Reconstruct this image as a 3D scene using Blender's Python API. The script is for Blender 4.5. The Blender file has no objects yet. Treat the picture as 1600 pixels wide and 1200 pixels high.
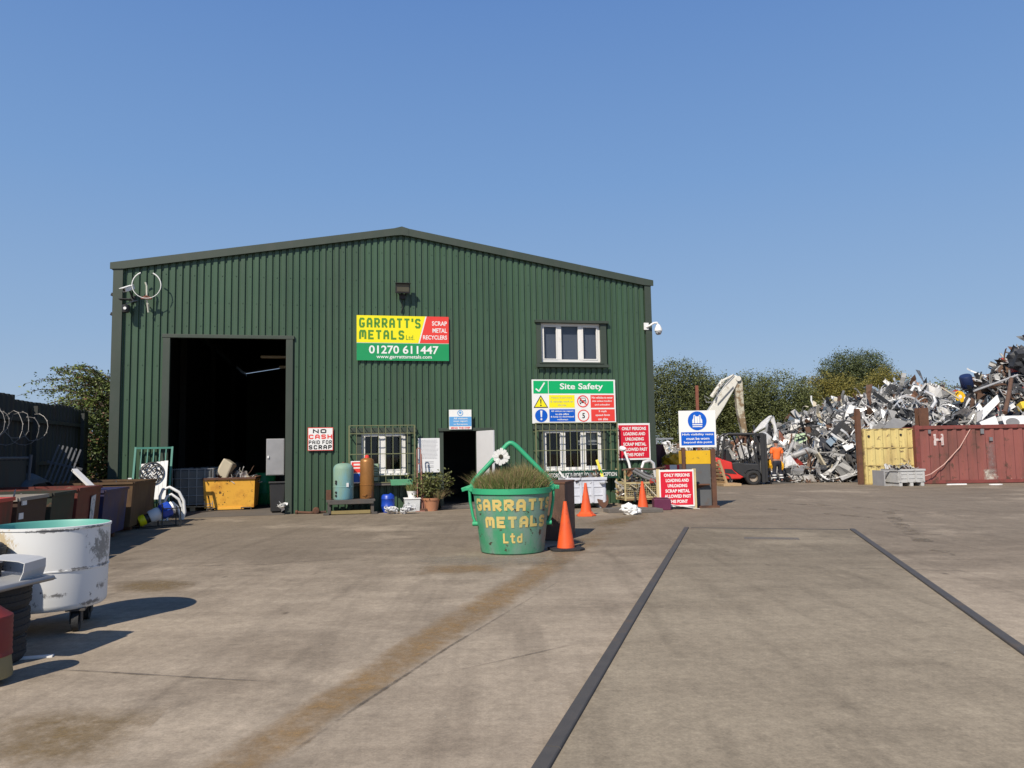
import bpy, bmesh, math, random
from mathutils import Vector, Matrix, noise as mnoise
R = math.radians
PI = math.pi
SC = bpy.context.scene
COL = SC.collection

# ------------------------------------------------------------------ camera, sky, sun, exposure
HC = 1.5
PITCH, ROLL, FPX = R(4.946), R(0.984), 1200.0
YAW = R(12.496)
fwd = Vector((0, math.cos(PITCH), math.sin(PITCH)))
up0 = Vector((0, -math.sin(PITCH), math.cos(PITCH)))
rt0 = Vector((1, 0, 0))
rt = rt0*math.cos(ROLL) - up0*math.sin(ROLL)
up = rt0*math.sin(ROLL) + up0*math.cos(ROLL)
cam = bpy.data.cameras.new('camera')
camo = bpy.data.objects.new('camera', cam)
COL.objects.link(camo)
camo.matrix_world = Matrix(((rt.x, up.x, -fwd.x, 0), (rt.y, up.y, -fwd.y, 0), (rt.z, up.z, -fwd.z, HC), (0, 0, 0, 1)))
cam.sensor_fit = 'HORIZONTAL'
cam.sensor_width = 36.0
cam.lens = 36.0*FPX/1600.0
cam.clip_start = 0.05
cam.clip_end = 5000
SC.camera = camo
SC.render.resolution_x, SC.render.resolution_y = 1024, 768

SUN_AZ, SUN_EL = R(25), R(42)      # direction the light travels (from +Y towards +X), height of the sun
world = bpy.data.worlds.new('World')
SC.world = world
world.use_nodes = True
wn = world.node_tree
sky = wn.nodes.new('ShaderNodeTexSky')
sky.sky_type = 'NISHITA'
sky.sun_disc = False
sky.sun_elevation = SUN_EL
sky.sun_rotation = PI + SUN_AZ
sky.air_density = 1.0
sky.dust_density = 0.4
sky.ozone_density = 3.0
bg = wn.nodes['Background']
bg.inputs['Strength'].default_value = 0.13
tcw = wn.nodes.new('ShaderNodeTexCoord'); sep = wn.nodes.new('ShaderNodeSeparateXYZ')
wn.links.new(tcw.outputs['Generated'], sep.inputs[0])
cr = wn.nodes.new('ShaderNodeValToRGB')          # clear hazy blue: paler towards the horizon
els = cr.color_ramp.elements
for p_, c_ in ((.15, (.280, .425, .645)), (.33, (.190, .345, .630)), (.52, (.128, .262, .570)), (.66, (.05, .13, .36))):
    els.new(p_).color = (*c_, 1)
els[0].position = 0.0; els[0].color = (.395, .500, .640, 1)
els[-1].position = 1.0; els[-1].color = (.022, .065, .20, 1)
sc_ = wn.nodes.new('ShaderNodeVectorMath'); sc_.operation = 'SCALE'; sc_.inputs[3].default_value = 1/0.13
wn.links.new(sep.outputs[2], cr.inputs[0]); wn.links.new(cr.outputs[0], sc_.inputs[0])
mxw = wn.nodes.new('ShaderNodeMix'); mxw.data_type = 'RGBA'; mxw.inputs[0].default_value = .92
wn.links.new(sky.outputs[0], mxw.inputs[6]); wn.links.new(sc_.outputs[0], mxw.inputs[7])
wn.links.new(mxw.outputs[2], bg.inputs['Color'])
sl = bpy.data.lights.new('sun', 'SUN')
sl.energy = 5.0
sl.angle = R(0.5)
sl.color = (1.0, 0.915, 0.79)
so = bpy.data.objects.new('sun', sl)
COL.objects.link(so)
sd = Vector((math.sin(SUN_AZ)*math.cos(SUN_EL), math.cos(SUN_AZ)*math.cos(SUN_EL), -math.sin(SUN_EL)))
so.rotation_euler = sd.to_track_quat('-Z', 'Y').to_euler()
so.location = (-8, -20, 20)
SC.view_settings.view_transform = 'Standard'
SC.view_settings.look = 'None'
SC.view_settings.exposure = 0.0
SC.view_settings.gamma = 1.0

# ------------------------------------------------------------------ survey helpers (photo pixel -> place)
def ray(x, y):
    return rt*((x-800)/FPX) + up*((600-y)/FPX) + fwd
def G(x, y, z=0.0):
    d = ray(x, y)
    return Vector((0, 0, HC)) + d*((z-HC)/d.z)
def P(x, y, Y):
    d = ray(x, y)
    return Vector((0, 0, HC)) + d*(Y/d.y)
CORNER = Vector((-9.767, 18.693, 0))
WU = Vector((math.cos(YAW), math.sin(YAW), 0))
WN = Vector((math.sin(YAW), -math.cos(YAW), 0))      # out of the front wall
def wp(u, v, w=0.0):
    return CORNER + WU*u + Vector((0, 0, v)) + WN*w

# ------------------------------------------------------------------ mesh builder
class MB:
    def __init__(s):
        s.v = []; s.f = []; s.m = []; s.cur = 0
    def add(s, vs, fs, M=None):
        b = len(s.v)
        if M is not None: vs = [M @ Vector(p) for p in vs]
        s.v.extend([tuple(p) for p in vs])
        for f in fs:
            s.f.append(tuple(i+b for i in f)); s.m.append(s.cur)
        return s
    def box(s, c, d, M=None):
        x, y, z = d[0]/2, d[1]/2, d[2]/2
        vs = [Vector((c[0]+i*x, c[1]+j*y, c[2]+k*z)) for k in (-1, 1) for j in (-1, 1) for i in (-1, 1)]
        return s.add(vs, [(0,2,3,1),(4,5,7,6),(0,1,5,4),(2,6,7,3),(0,4,6,2),(1,3,7,5)], M)
    def bb(s, a, b, M=None):
        return s.box([(a[i]+b[i])/2 for i in range(3)], [abs(b[i]-a[i]) for i in range(3)], M)
    def bar(s, p0, p1, w, h, upv=(0, 0, 1)):
        p0, p1 = Vector(p0), Vector(p1)
        d = (p1-p0).normalized()
        u = Vector(upv)
        if abs(d.dot(u)) > .98: u = Vector((1, 0, 0))
        sx = d.cross(u).normalized(); sy = sx.cross(d).normalized()
        vs = []
        for p in (p0, p1):
            for a, b in ((-1,-1),(1,-1),(1,1),(-1,1)):
                vs.append(p + sx*(a*w/2) + sy*(b*h/2))
        return s.add(vs, [(3,2,1,0),(4,5,6,7),(0,1,5,4),(1,2,6,5),(2,3,7,6),(3,0,4,7)])
    def tube(s, pts, r, n=8, closed=False, cap=True):
        pts = [Vector(p) for p in pts]
        N = len(pts); rs = r if isinstance(r, (list, tuple)) else [r]*N
        rings = []; ref = None
        for i in range(N):
            if closed: t = pts[(i+1) % N]-pts[i-1]
            else: t = pts[min(i+1, N-1)]-pts[max(i-1, 0)]
            t.normalize()
            if ref is None:
                ref = Vector((0, 0, 1)) if abs(t.z) < .9 else Vector((1, 0, 0))
            a = ref - t*ref.dot(t)
            if a.length < 1e-5: a = t.orthogonal()
            a.normalize(); ref = a
            b = t.cross(a)
            rings.append([pts[i]+(a*math.cos(2*PI*k/n)+b*math.sin(2*PI*k/n))*rs[i] for k in range(n)])
        vs = [p for q in rings for p in q]; fs = []
        for i in range(N if closed else N-1):
            j = (i+1) % N
            for k in range(n):
                l = (k+1) % n
                fs.append((i*n+k, i*n+l, j*n+l, j*n+k))
        if cap and not closed:
            fs.append(tuple(range(n-1, -1, -1))); fs.append(tuple((N-1)*n+k for k in range(n)))
        return s.add(vs, fs)
    def cyl(s, p0, p1, r0, r1=None, n=16):
        return s.tube([p0, p1], [r0, r0 if r1 is None else r1], n)
    def lathe(s, prof, n=24, M=None):
        vs = []; fs = []; K = len(prof)
        for k in range(n):
            a = 2*PI*k/n
            for r, z in prof: vs.append(Vector((r*math.cos(a), r*math.sin(a), z)))
        for k in range(n):
            l = (k+1) % n
            for i in range(K-1):
                if prof[i][0] < 1e-6 and prof[i+1][0] < 1e-6: continue
                if prof[i][0] < 1e-6: fs.append((k*K+i, l*K+i+1, k*K+i+1))
                elif prof[i+1][0] < 1e-6: fs.append((k*K+i, l*K+i, k*K+i+1))
                else: fs.append((k*K+i, l*K+i, l*K+i+1, k*K+i+1))
        return s.add(vs, fs, M)
    def prism(s, poly, y0, y1, M=None):     # outline in x-z, thickness along y
        n = len(poly)
        vs = [Vector((p[0], y0, p[1])) for p in poly] + [Vector((p[0], y1, p[1])) for p in poly]
        fs = [tuple(range(n)), tuple(range(2*n-1, n-1, -1))]
        for i in range(n):
            j = (i+1) % n
            fs.append((j, i, i+n, j+n))
        return s.add(vs, fs, M)
    def face(s, pts): return s.add(pts, [tuple(range(len(pts)))])
    def build(s, name, mat, parent=None, smooth=None, bevel=0, loc=None, rot=None, seg=2):
        me = bpy.data.meshes.new(name)
        me.from_pydata(s.v, [], s.f)
        mats = mat if isinstance(mat, (list, tuple)) else [mat]
        for m in mats: me.materials.append(m)
        if len(mats) > 1: me.polygons.foreach_set('material_index', s.m)
        bm = bmesh.new(); bm.from_mesh(me)
        bmesh.ops.remove_doubles(bm, verts=bm.verts, dist=1e-5)
        bmesh.ops.recalc_face_normals(bm, faces=bm.faces)
        bm.to_mesh(me); bm.free()
        if smooth:
            me.polygons.foreach_set('use_smooth', [True]*len(me.polygons))
            me.set_sharp_from_angle(angle=R(smooth))
        o = bpy.data.objects.new(name, me)
        COL.objects.link(o)
        if parent is not None: o.parent = parent
        if loc is not None: o.location = loc
        if rot is not None: o.rotation_euler = rot
        if bevel:
            b = o.modifiers.new('bevel', 'BEVEL'); b.width = bevel; b.segments = seg; b.limit_method = 'ANGLE'; b.angle_limit = R(40)
        return o

def tag(o, label=None, cat=None, group=None, kind=None):
    if label: o['label'] = label
    if cat: o['category'] = cat
    if group: o['group'] = group
    if kind: o['kind'] = kind
    return o
def thing(name, label, cat, loc=(0, 0, 0), rotz=0.0, group=None):
    o = bpy.data.objects.new(name, None)
    o.empty_display_size = .2
    COL.objects.link(o)
    o.location = loc; o.rotation_euler = (0, 0, rotz)
    return tag(o, label, cat, group)
def copy_tree(o, parent=None):
    c = o.copy(); COL.objects.link(c)
    if parent is not None: c.parent = parent
    for ch in list(o.children): copy_tree(ch, c)
    return c

# ------------------------------------------------------------------ materials
def nn(t, kind, **kw):
    n = t.nodes.new(kind)
    for k, v in kw.items(): setattr(n, k, v)
    return n
def ramp(t, fac, stops):
    r = t.nodes.new('ShaderNodeValToRGB')
    e = r.color_ramp.elements
    while len(e) < len(stops): e.new(.5)
    for i, (p, c) in enumerate(stops):
        e[i].position = p
        e[i].color = (c, c, c, 1) if isinstance(c, (int, float)) else (*c, 1)
    t.links.new(fac, r.inputs[0])
    return r.outputs[0]
def mixc(t, fac, a, b, mode='MIX'):
    m = t.nodes.new('ShaderNodeMix'); m.data_type = 'RGBA'; m.blend_type = mode
    for val, sock in ((fac, m.inputs[0]), (a, m.inputs[6]), (b, m.inputs[7])):
        if isinstance(val, (int, float)): sock.default_value = val
        elif isinstance(val, tuple): sock.default_value = (*val, 1)
        else: t.links.new(val, sock)
    return m.outputs[2]
def noise(t, vec, scale, detail=4, rough=.55):
    n = t.nodes.new('ShaderNodeTexNoise')
    n.inputs['Scale'].default_value = scale; n.inputs['Detail'].default_value = detail; n.inputs['Roughness'].default_value = rough
    t.links.new(vec, n.inputs['Vector'])
    return n.outputs['Fac']
def mapping(t, vec, scale=(1, 1, 1), rot=(0, 0, 0), loc=(0, 0, 0)):
    n = t.nodes.new('ShaderNodeMapping')
    n.inputs['Scale'].default_value = scale; n.inputs['Rotation'].default_value = rot; n.inputs['Location'].default_value = loc
    t.links.new(vec, n.inputs['Vector'])
    return n.outputs[0]
def mat(name, col, rough=.6, metal=0.0, var=.18, scale=4.0, dirt=None, dlo=.55, dhi=.68, dscale=3.0, streak=None, bump=0.0, bscale=30.0, spec=.5, coat=0.0, chip=None, clo=.66, chi=.69, cscale=7.0):
    m = bpy.data.materials.new(name); m.use_nodes = True
    t = m.node_tree; b = t.nodes['Principled BSDF']
    tc = nn(t, 'ShaderNodeTexCoord').outputs['Object']
    n1 = noise(t, tc, scale, 5)
    c = mixc(t, n1, tuple(max(0, x*(1-var)) for x in col), tuple(min(1, x*(1+var)) for x in col))
    if dirt:
        v2 = mapping(t, tc, (1, 1, streak)) if streak else tc
        f = ramp(t, noise(t, v2, dscale, 6, .65), [(dlo, 0.0), (dhi, 1.0)])
        c = mixc(t, f, c, dirt)
    if chip:
        f2 = ramp(t, noise(t, tc, cscale, 8, .7), [(clo, 0.0), (chi, 1.0)])
        c = mixc(t, f2, c, chip)
    t.links.new(c, b.inputs['Base Color'])
    b.inputs['Roughness'].default_value = rough
    b.inputs['Metallic'].default_value = metal
    b.inputs['Specular IOR Level'].default_value = spec
    if coat: b.inputs['Coat Weight'].default_value = coat; b.inputs['Coat Roughness'].default_value = .15
    rr = nn(t, 'ShaderNodeMapRange'); rr.inputs[3].default_value = max(.05, rough-.12); rr.inputs[4].default_value = min(1, rough+.12)
    t.links.new(n1, rr.inputs[0]); t.links.new(rr.outputs[0], b.inputs['Roughness'])
    if bump:
        bp = nn(t, 'ShaderNodeBump'); bp.inputs['Strength'].default_value = bump; bp.inputs['Distance'].default_value = .02
        t.links.new(noise(t, tc, bscale, 6), bp.inputs['Height'])
        t.links.new(bp.outputs[0], b.inputs['Normal'])
    return m

RUST = (.12, .045, .02)
M = {}
M['clad'] = mat('green_cladding', (.055, .106, .062), .40, var=.10, scale=.8, dirt=(.044, .072, .044), dlo=.45, dhi=.8, dscale=1.2, streak=.15, spec=.45)
M['trim'] = mat('grey_green_trim', (.042, .058, .043), .55, var=.12, scale=2, dirt=(.058, .066, .054), dlo=.5, dhi=.8, dscale=4, streak=.3)
def weather_cladding(m):
    t = m.node_tree; b = t.nodes['Principled BSDF']; old = b.inputs['Base Color'].links[0].from_socket
    tc = nn(t, 'ShaderNodeTexCoord').outputs['Object']; sx = nn(t, 'ShaderNodeSeparateXYZ'); t.links.new(tc, sx.inputs[0])
    fl_ = nn(t, 'ShaderNodeMath', operation='FLOOR'); t.links.new(sx.outputs[0], fl_.inputs[0])
    wn_ = nn(t, 'ShaderNodeTexWhiteNoise', noise_dimensions='1D'); t.links.new(fl_.outputs[0], wn_.inputs['W'])
    c = mixc(t, 1.0, old, ramp(t, wn_.outputs['Value'], [(0, .88), (1, 1.0)]), 'MULTIPLY')
    # faint chalky runs down the sheets and mud splashed up from the yard
    run = ramp(t, noise(t, mapping(t, tc, (5, 1, .16)), 1.6, 6, .7), [(.54, 0.0), (.75, .35)])
    c = mixc(t, run, c, (.12, .135, .115))
    nz = noise(t, mapping(t, tc, (3, 1, 1.5)), 1.5, 7, .7)
    ml = nn(t, 'ShaderNodeMath', operation='MULTIPLY_ADD'); ml.inputs[1].default_value = .55; t.links.new(sx.outputs[2], ml.inputs[0])
    sb = nn(t, 'ShaderNodeMath', operation='SUBTRACT'); t.links.new(nz, sb.inputs[0]); t.links.new(ml.outputs[0], sb.inputs[1])
    c = mixc(t, ramp(t, sb.outputs[0], [(.12, 0.0), (.5, .75)]), c, (.085, .072, .05))
    t.links.new(c, b.inputs['Base Color'])
weather_cladding(M['clad'])
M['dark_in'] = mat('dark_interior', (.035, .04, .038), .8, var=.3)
M['floor_in'] = mat('workshop_floor', (.12, .105, .09), .85, var=.3, scale=1.5, bump=.2)
M['upvc'] = mat('white_plastic_frame', (.78, .77, .74), .35, var=.05, dirt=(.55, .52, .45), dlo=.6, dhi=.8)
M['white'] = mat('white_paint', (.80, .80, .78), .45, var=.05)
M['door_white'] = mat('white_door_paint', (.66, .66, .67), .45, var=.06, dirt=(.5, .48, .44), dlo=.58, dhi=.8, dscale=2)
M['olive'] = mat('olive_bars', (.16, .17, .085), .6, var=.25, scale=9, dirt=(.14, .07, .03), dlo=.6, dhi=.72)
M['black'] = mat('black_plastic', (.02, .02, .021), .5, var=.2)
M['rubber'] = mat('tyre_rubber', (.022, .022, .023), .75, var=.3, bump=.3, bscale=40)
M['conc_dk'] = mat('dark_concrete', (.14, .125, .11), .9, var=.25, bump=.4)
M['steel'] = mat('grey_steel', (.30, .30, .30), .45, .6, var=.2)
M['galv'] = mat('galvanised_steel', (.42, .43, .44), .45, .7, var=.15, scale=12)
M['rail'] = mat('weighbridge_rail_steel', (.085, .078, .072), .7, .1, var=.25, scale=6, dirt=(.12, .09, .065), dlo=.55, dhi=.75, bump=.15)
M['rust'] = mat('rusty_steel', (.13, .06, .035), .8, .1, var=.35, scale=6, dirt=(.05, .03, .025), dlo=.5, dhi=.7, bump=.3)
M['rust_red'] = mat('red_oxide_steel', (.22, .075, .045), .75, 0, var=.3, scale=5, dirt=(.07, .035, .025), dlo=.52, dhi=.7)
M['brown_box'] = mat('brown_steel', (.13, .072, .048), .75, .1, var=.3, scale=3, dirt=(.05, .03, .022), dlo=.5, dhi=.7, streak=.3, bump=.2)
M['orange'] = mat('cone_orange', (.80, .105, .022), .5, var=.12, dirt=(.40, .075, .035), dlo=.5, dhi=.72, dscale=6, chip=(.12, .06, .04), clo=.64, chi=.70, cscale=9)
M['blue_pl'] = mat('blue_plastic', (.012, .06, .42), .4, var=.12)
M['wood'] = mat('pallet_wood', (.42, .29, .16), .8, var=.25, scale=8)
M['terra'] = mat('terracotta', (.42, .19, .10), .8, var=.15, dirt=(.5, .36, .28), dlo=.6, dhi=.8)
M['sg'] = mat('sign_green', (.0, .42, .13), .4, var=.03)
M['sgd'] = mat('sign_mid_green', (.012, .30, .10), .4, var=.04)
M['sy'] = mat('sign_yellow', (.90, .80, .01), .4, var=.03)
M['sr'] = mat('sign_red', (.78, .055, .04), .4, var=.04)
M['srd'] = mat('sign_crimson', (.66, .012, .035), .4, var=.06, dirt=(.7, .12, .12), dlo=.66, dhi=.8, dscale=6)
M['sb'] = mat('sign_blue', (.0, .10, .55), .4, var=.03)
M['slb'] = mat('sign_light_blue', (.12, .36, .68), .4, var=.05)
M['sw'] = mat('sign_white', (.82, .82, .80), .4, var=.02)
M['sk'] = mat('sign_black', (.015, .015, .015), .5, var=.1)
M['sdg'] = mat('sign_dark_green', (.006, .05, .03), .45, var=.05)
M['stxt'] = mat('sign_leaf_green', (.085, .26, .03), .4, var=.05)
M['paper'] = mat('notice_paper', (.74, .75, .76), .6, var=.03)
M['ink'] = mat('grey_print', (.35, .35, .37), .7, var=.1)

def glass_mat(name, tint=.02, fac=.12):
    m = bpy.data.materials.new(name); m.use_nodes = True
    t = m.node_tree; t.nodes.remove(t.nodes['Principled BSDF'])
    out = t.nodes['Material Output']
    tr = nn(t, 'ShaderNodeBsdfTransparent'); tr.inputs[0].default_value = (.75, .78, .8, 1)
    gl = nn(t, 'ShaderNodeBsdfGlossy'); gl.inputs['Roughness'].default_value = .03
    lw = nn(t, 'ShaderNodeLayerWeight'); fr = nn(t, 'ShaderNodeMapRange'); fr.inputs[1].default_value = .25; fr.inputs[3].default_value = .05; fr.inputs[4].default_value = .7; t.links.new(lw.outputs['Facing'], fr.inputs[0])
    mx = nn(t, 'ShaderNodeMixShader')
    t.links.new(fr.outputs[0], mx.inputs[0]); t.links.new(tr.outputs[0], mx.inputs[1]); t.links.new(gl.outputs[0], mx.inputs[2])
    t.links.new(mx.outputs[0], out.inputs[0])
    return m
M['glass'] = glass_mat('window_glass')

def ground_mat(name, light, dark, deck=False):
    m = bpy.data.materials.new(name); m.use_nodes = True
    t = m.node_tree; b = t.nodes['Principled BSDF']
    tc = nn(t, 'ShaderNodeTexCoord').outputs['Object']
    big = ramp(t, noise(t, tc, .16, 5, .6), [(.36, 0.0), (.64, 1.0)])
    c = mixc(t, big, dark, light)
    med = noise(t, mapping(t, tc, (.6, 1.4, 1), (0, 0, R(-20))), .9, 6, .65)
    c = mixc(t, ramp(t, med, [(.32, 0.0), (.7, 1.0)]), c, tuple(x*1.18 for x in light))
    # drag and tyre marks: long thin noise in a few directions
    for ang, sc, lo, hi, k, lx in ((14, 3.2, .57, .70, .30, .10), (-17, 3.6, .55, .70, .38, .06), (68, 2.2, .58, .72, .22, .12), (-50, 3.0, .60, .74, .22, .08)):
        f = ramp(t, noise(t, mapping(t, tc, (1, lx, 1), (0, 0, R(ang)), (ang, 3, 0)), sc, 3, .5), [(lo, 0.0), (hi, k)])
        c = mixc(t, f, c, tuple(x*.62 for x in dark))
    # oil and dirt blotches
    f = ramp(t, noise(t, tc, .75, 7, .62), [(.58, 0.0), (.72, .55)])
    c = mixc(t, f, c, tuple(x*.6 for x in dark))
    f = ramp(t, noise(t, tc, 2.6, 6, .7), [(.66, 0.0), (.74, .5)])
    c = mixc(t, f, c, tuple(x*.55 for x in dark))
    if True:      # traffic dirt worked into the slabs in front of the shed, ragged edged
        sx = nn(t, 'ShaderNodeSeparateXYZ'); t.links.new(tc, sx.inputs[0])
        a1 = nn(t, 'ShaderNodeMapRange'); a1.inputs[1].default_value = 6.5; a1.inputs[2].default_value = 13; t.links.new(sx.outputs[1], a1.inputs[0])
        nz = noise(t, mapping(t, tc, (.5, 1.3, 1)), .8, 8, .7)
        ad = nn(t, 'ShaderNodeMath', operation='MULTIPLY_ADD'); ad.inputs[1].default_value = .45; t.links.new(a1.outputs[0], ad.inputs[0]); t.links.new(nz, ad.inputs[2])
        c = mixc(t, ramp(t, ad.outputs[0], [(.52, 0.0), (.88, .62)]), c, tuple(x*.66 for x in dark))
    # pale worn bloom
    f = ramp(t, noise(t, mapping(t, tc, loc=(31, 7, 0)), .33, 8, .7), [(.54, 0.0), (.66, .5)])
    c = mixc(t, f, c, tuple(min(1, x*1.35) for x in light))
    # grit
    g = noise(t, tc, 55, 3, .8)
    c = mixc(t, ramp(t, g, [(.25, .62), (.75, 1.28)]), (0, 0, 0), c, 'MULTIPLY') if False else mixc(t, 1.0, c, ramp(t, g, [(.28, .70), (.72, 1.0)]), 'MULTIPLY')
    g2 = noise(t, tc, 14, 5, .8)
    c = mixc(t, 1.0, c, ramp(t, g2, [(.3, .70), (.64, 1.0)]), 'MULTIPLY')
    g3 = noise(t, mapping(t, tc, (1.35, .8, 1), (0, 0, R(16)), (9, 4, 0)), 4.2, 8, .78)
    c = mixc(t, 1.0, c, ramp(t, g3, [(.30, .82), (.60, 1.0)]), 'MULTIPLY')
    vo = nn(t, 'ShaderNodeTexVoronoi'); vo.inputs['Scale'].default_value = 3.3; t.links.new(tc, vo.inputs['Vector'])
    sp = ramp(t, vo.outputs['Distance'], [(.012, 1.0), (.03, 0.0)])
    c = mixc(t, sp, c, (.42, .39, .33))
    vo2 = nn(t, 'ShaderNodeTexVoronoi'); vo2.inputs['Scale'].default_value = 1.4; t.links.new(mapping(t, tc, (1, .5, 1), (0, 0, 1)), vo2.inputs['Vector'])
    sp2 = ramp(t, vo2.outputs['Distance'], [(.02, .8), (.06, 0.0)])
    c = mixc(t, sp2, c, tuple(x*.4 for x in dark))
    t.links.new(c, b.inputs['Base Color'])
    b.inputs['Roughness'].default_value = .88
    b.inputs['Specular IOR Level'].default_value = .25
    bp = nn(t, 'ShaderNodeBump'); bp.inputs['Strength'].default_value = .22 if deck else .4; bp.inputs['Distance'].default_value = .010
    br = noise(t, mapping(t, tc, (9, 40, 1), (0, 0, R(14))), 1.0, 5, .8)
    h = mixc(t, .5, br, g2)
    t.links.new(h, bp.inputs['Height']); t.links.new(bp.outputs[0], b.inputs['Normal'])
    return m
M['ground'] = ground_mat('yard_concrete', (.51, .42, .315), (.32, .254, .184))
M['deck'] = ground_mat('weighbridge_concrete', (.405, .338, .245), (.325, .265, .188), True)
def paint_mat(name, col, lo, hi, sc=1.2):
    m = bpy.data.materials.new(name); m.use_nodes = True
    t = m.node_tree; b = t.nodes['Principled BSDF']
    tc = nn(t, 'ShaderNodeTexCoord').outputs['Object']
    n = noise(t, tc, sc, 9, .72)
    g = noise(t, tc, 30, 4, .8)
    c = mixc(t, 1.0, mixc(t, n, tuple(x*.55 for x in col), tuple(x*1.2 for x in col)), ramp(t, g, [(.3, .6), (.7, 1.0)]), 'MULTIPLY')
    t.links.new(c, b.inputs['Base Color']); b.inputs['Roughness'].default_value = .85
    wear = nn(t, 'ShaderNodeAttribute', attribute_name='wear')
    w2 = nn(t, 'ShaderNodeMath', operation='MULTIPLY_ADD'); w2.inputs[1].default_value = .42; t.links.new(wear.outputs['Fac'], w2.inputs[0]); t.links.new(n, w2.inputs[2])
    a = ramp(t, w2.outputs[0], [(lo, 0.0), (hi, 1.0)])
    a2 = mixc(t, 1.0, a, ramp(t, noise(t, tc, 9, 8, .8), [(.34, .15), (.62, .85)]), 'MULTIPLY')
    t.links.new(a2, b.inputs['Alpha'])
    return m
M['stripe'] = paint_mat('worn_yellow_paint', (.44, .275, .115), .50, .98, 1.6)
M['patch'] = paint_mat('worn_ochre_patch', (.30, .205, .09), .50, .95, .8)

# ------------------------------------------------------------------ setting: yard, weighbridge deck, painted stripes
g = MB(); g.face([(-400, -200, 0), (400, -200, 0), (400, 900, 0), (-400, 900, 0)])
tag(g.build('yard_ground', M['ground']), kind='structure')
A, Bp = G(1073, 825), G(1333, 829)
wdir = (G(848, 1200)-A).normalized(); wdir.z = 0
wside = Vector((-wdir.y, wdir.x, 0))
if wside.x < 0: wside = -wside
WW = (Bp-A).dot(wside)
def wb(s, l, z=0): return A + wside*s + wdir*l + Vector((0, 0, z))
d = MB(); d.face([wb(0, 0, .004), wb(WW, 0, .004), wb(WW, 22, .004), wb(0, 22, .004)])
tag(d.build('weighbridge_deck', M['deck']), kind='structure')
for s, lab in ((0, 'long dark steel rail along the left edge of the weighbridge, nearer the yellow stripe'), (WW, 'long dark steel rail along the right edge of the weighbridge')):
    r_ = MB()
    a0 = -.055 if s == 0 else -.05
    for k in range(4):
        l0, l1 = k*5.5, k*5.5+5.49
        prof = [(s+a0+.01, 0.0), (s+a0+.012, .018), (s+a0+.018, .024), (s+a0+.088, .024), (s+a0+.094, .018), (s+a0+.096, 0.0)]
        vs = [wb(x, l0, z) for x, z in prof]+[wb(x, l1, z) for x, z in prof]
        n = len(prof)
        r_.add(vs, [tuple(range(n)), tuple(range(2*n-1, n-1, -1))]+[(i, (i+1) % n, (i+1) % n+n, i+n) for i in range(n)])
    o = r_.build('kerb_rail', M['rail'])
    tag(o, lab, 'rail', 'weighbridge kerb rails')
e = MB()
e.bar(wb(.08, .02, .006), wb(WW-.07, .02, .006), .06, .012)
tag(e.build('joint_strip', M['rail']), 'thin dark steel joint strip across the far end of the weighbridge', 'joint strip')
# manhole-like plate near its far end
mh = MB(); c0 = G(1205, 842)
mh.box((0, 0, .007), (.85, .28, .006))
for i in range(9): mh.box((-.36+i*.09, 0, .012), (.03, .2, .005))
tag(mh.build('inspection_cover', mat('cover_iron', (.16, .135, .11), .7, .1, var=.2), loc=c0, rot=(0, 0, math.atan2(wside.y, wside.x))), 'low rectangular ribbed cover set in the concrete near the far end of the weighbridge', 'inspection cover')
def ribbon(name, left, right, m, z=.004, sub=6):
    # a painted band between two edge lines; 'wear' runs from 0 at its edges to 1 in the middle
    vs = []; fs = []; wv = []; prof = (0, .12, .3, .5, .7, .88, 1)
    L = []; Rr = []
    for (a, b) in ((left, L), (right, Rr)):
        for p, q in zip(a, a[1:]):
            for k in range(sub): b.append(p.lerp(q, k/sub))
        b.append(a[-1])
    n = len(L)
    for i in range(n):
        e = min(1, 3*i/n, 3*(n-1-i)/n)
        for f in prof:
            p = L[i].lerp(Rr[i], f); vs.append((p.x, p.y, z)); wv.append(min(1, 3.2*min(f, 1-f))*e)
    K = len(prof)
    fs = [(i*K+j, i*K+j+1, (i+1)*K+j+1, (i+1)*K+j) for i in range(n-1) for j in range(K-1)]
    me = bpy.data.meshes.new(name); me.from_pydata(vs, [], fs); me.materials.append(m)
    at = me.attributes.new('wear', 'FLOAT', 'POINT'); at.data.foreach_set('value', wv)
    o = bpy.data.objects.new(name, me); COL.objects.link(o); tag(o, kind='structure')
ribbon('painted_stripe', [G(940, 815), G(862, 866), G(700, 955), G(500, 1080), G(300, 1200), G(190, 1270)], [G(1000, 812), G(905, 872), G(770, 968), G(560, 1105), G(425, 1205), G(330, 1275)], M['stripe'])
ribbon('painted_patch', [G(-60, 1110), G(272, 1098)], [G(-60, 1220), G(185, 1192)], M['patch'])
ribbon('painted_patch', [G(165, 905), G(310, 903)], [G(165, 931), G(300, 927)], M['patch'])
ribbon('painted_patch', [G(655, 883), G(790, 881)], [G(655, 899), G(785, 896)], M['stripe'], .0045)
ribbon('painted_patch', [G(880, 822), G(1010, 800)], [G(930, 826), G(1020, 812)], M['patch'], .0045)
ribbon('pale_spill', [G(640, 868), G(900, 866)], [G(640, 884), G(900, 884)], paint_mat('pale_grit', (.42, .37, .30), .5, 1.1, 1.6), .0048)
M['joint'] = paint_mat('joint_filler', (.16, .13, .10), .62, 1.05, 1.6)
def joint(pts, w=.018):
    a = [Vector((p.x, p.y, 0)) for p in pts]; d = (a[-1]-a[0]).normalized(); nv_ = Vector((-d.y, d.x, 0))*w
    ribbon('slab_joint', [p+nv_ for p in a], [p-nv_ for p in a], M['joint'], .0055, 14)
M['tyre_mark'] = paint_mat('tyre_mark', (.25, .20, .14), .90, 1.9, 1.6)
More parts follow.
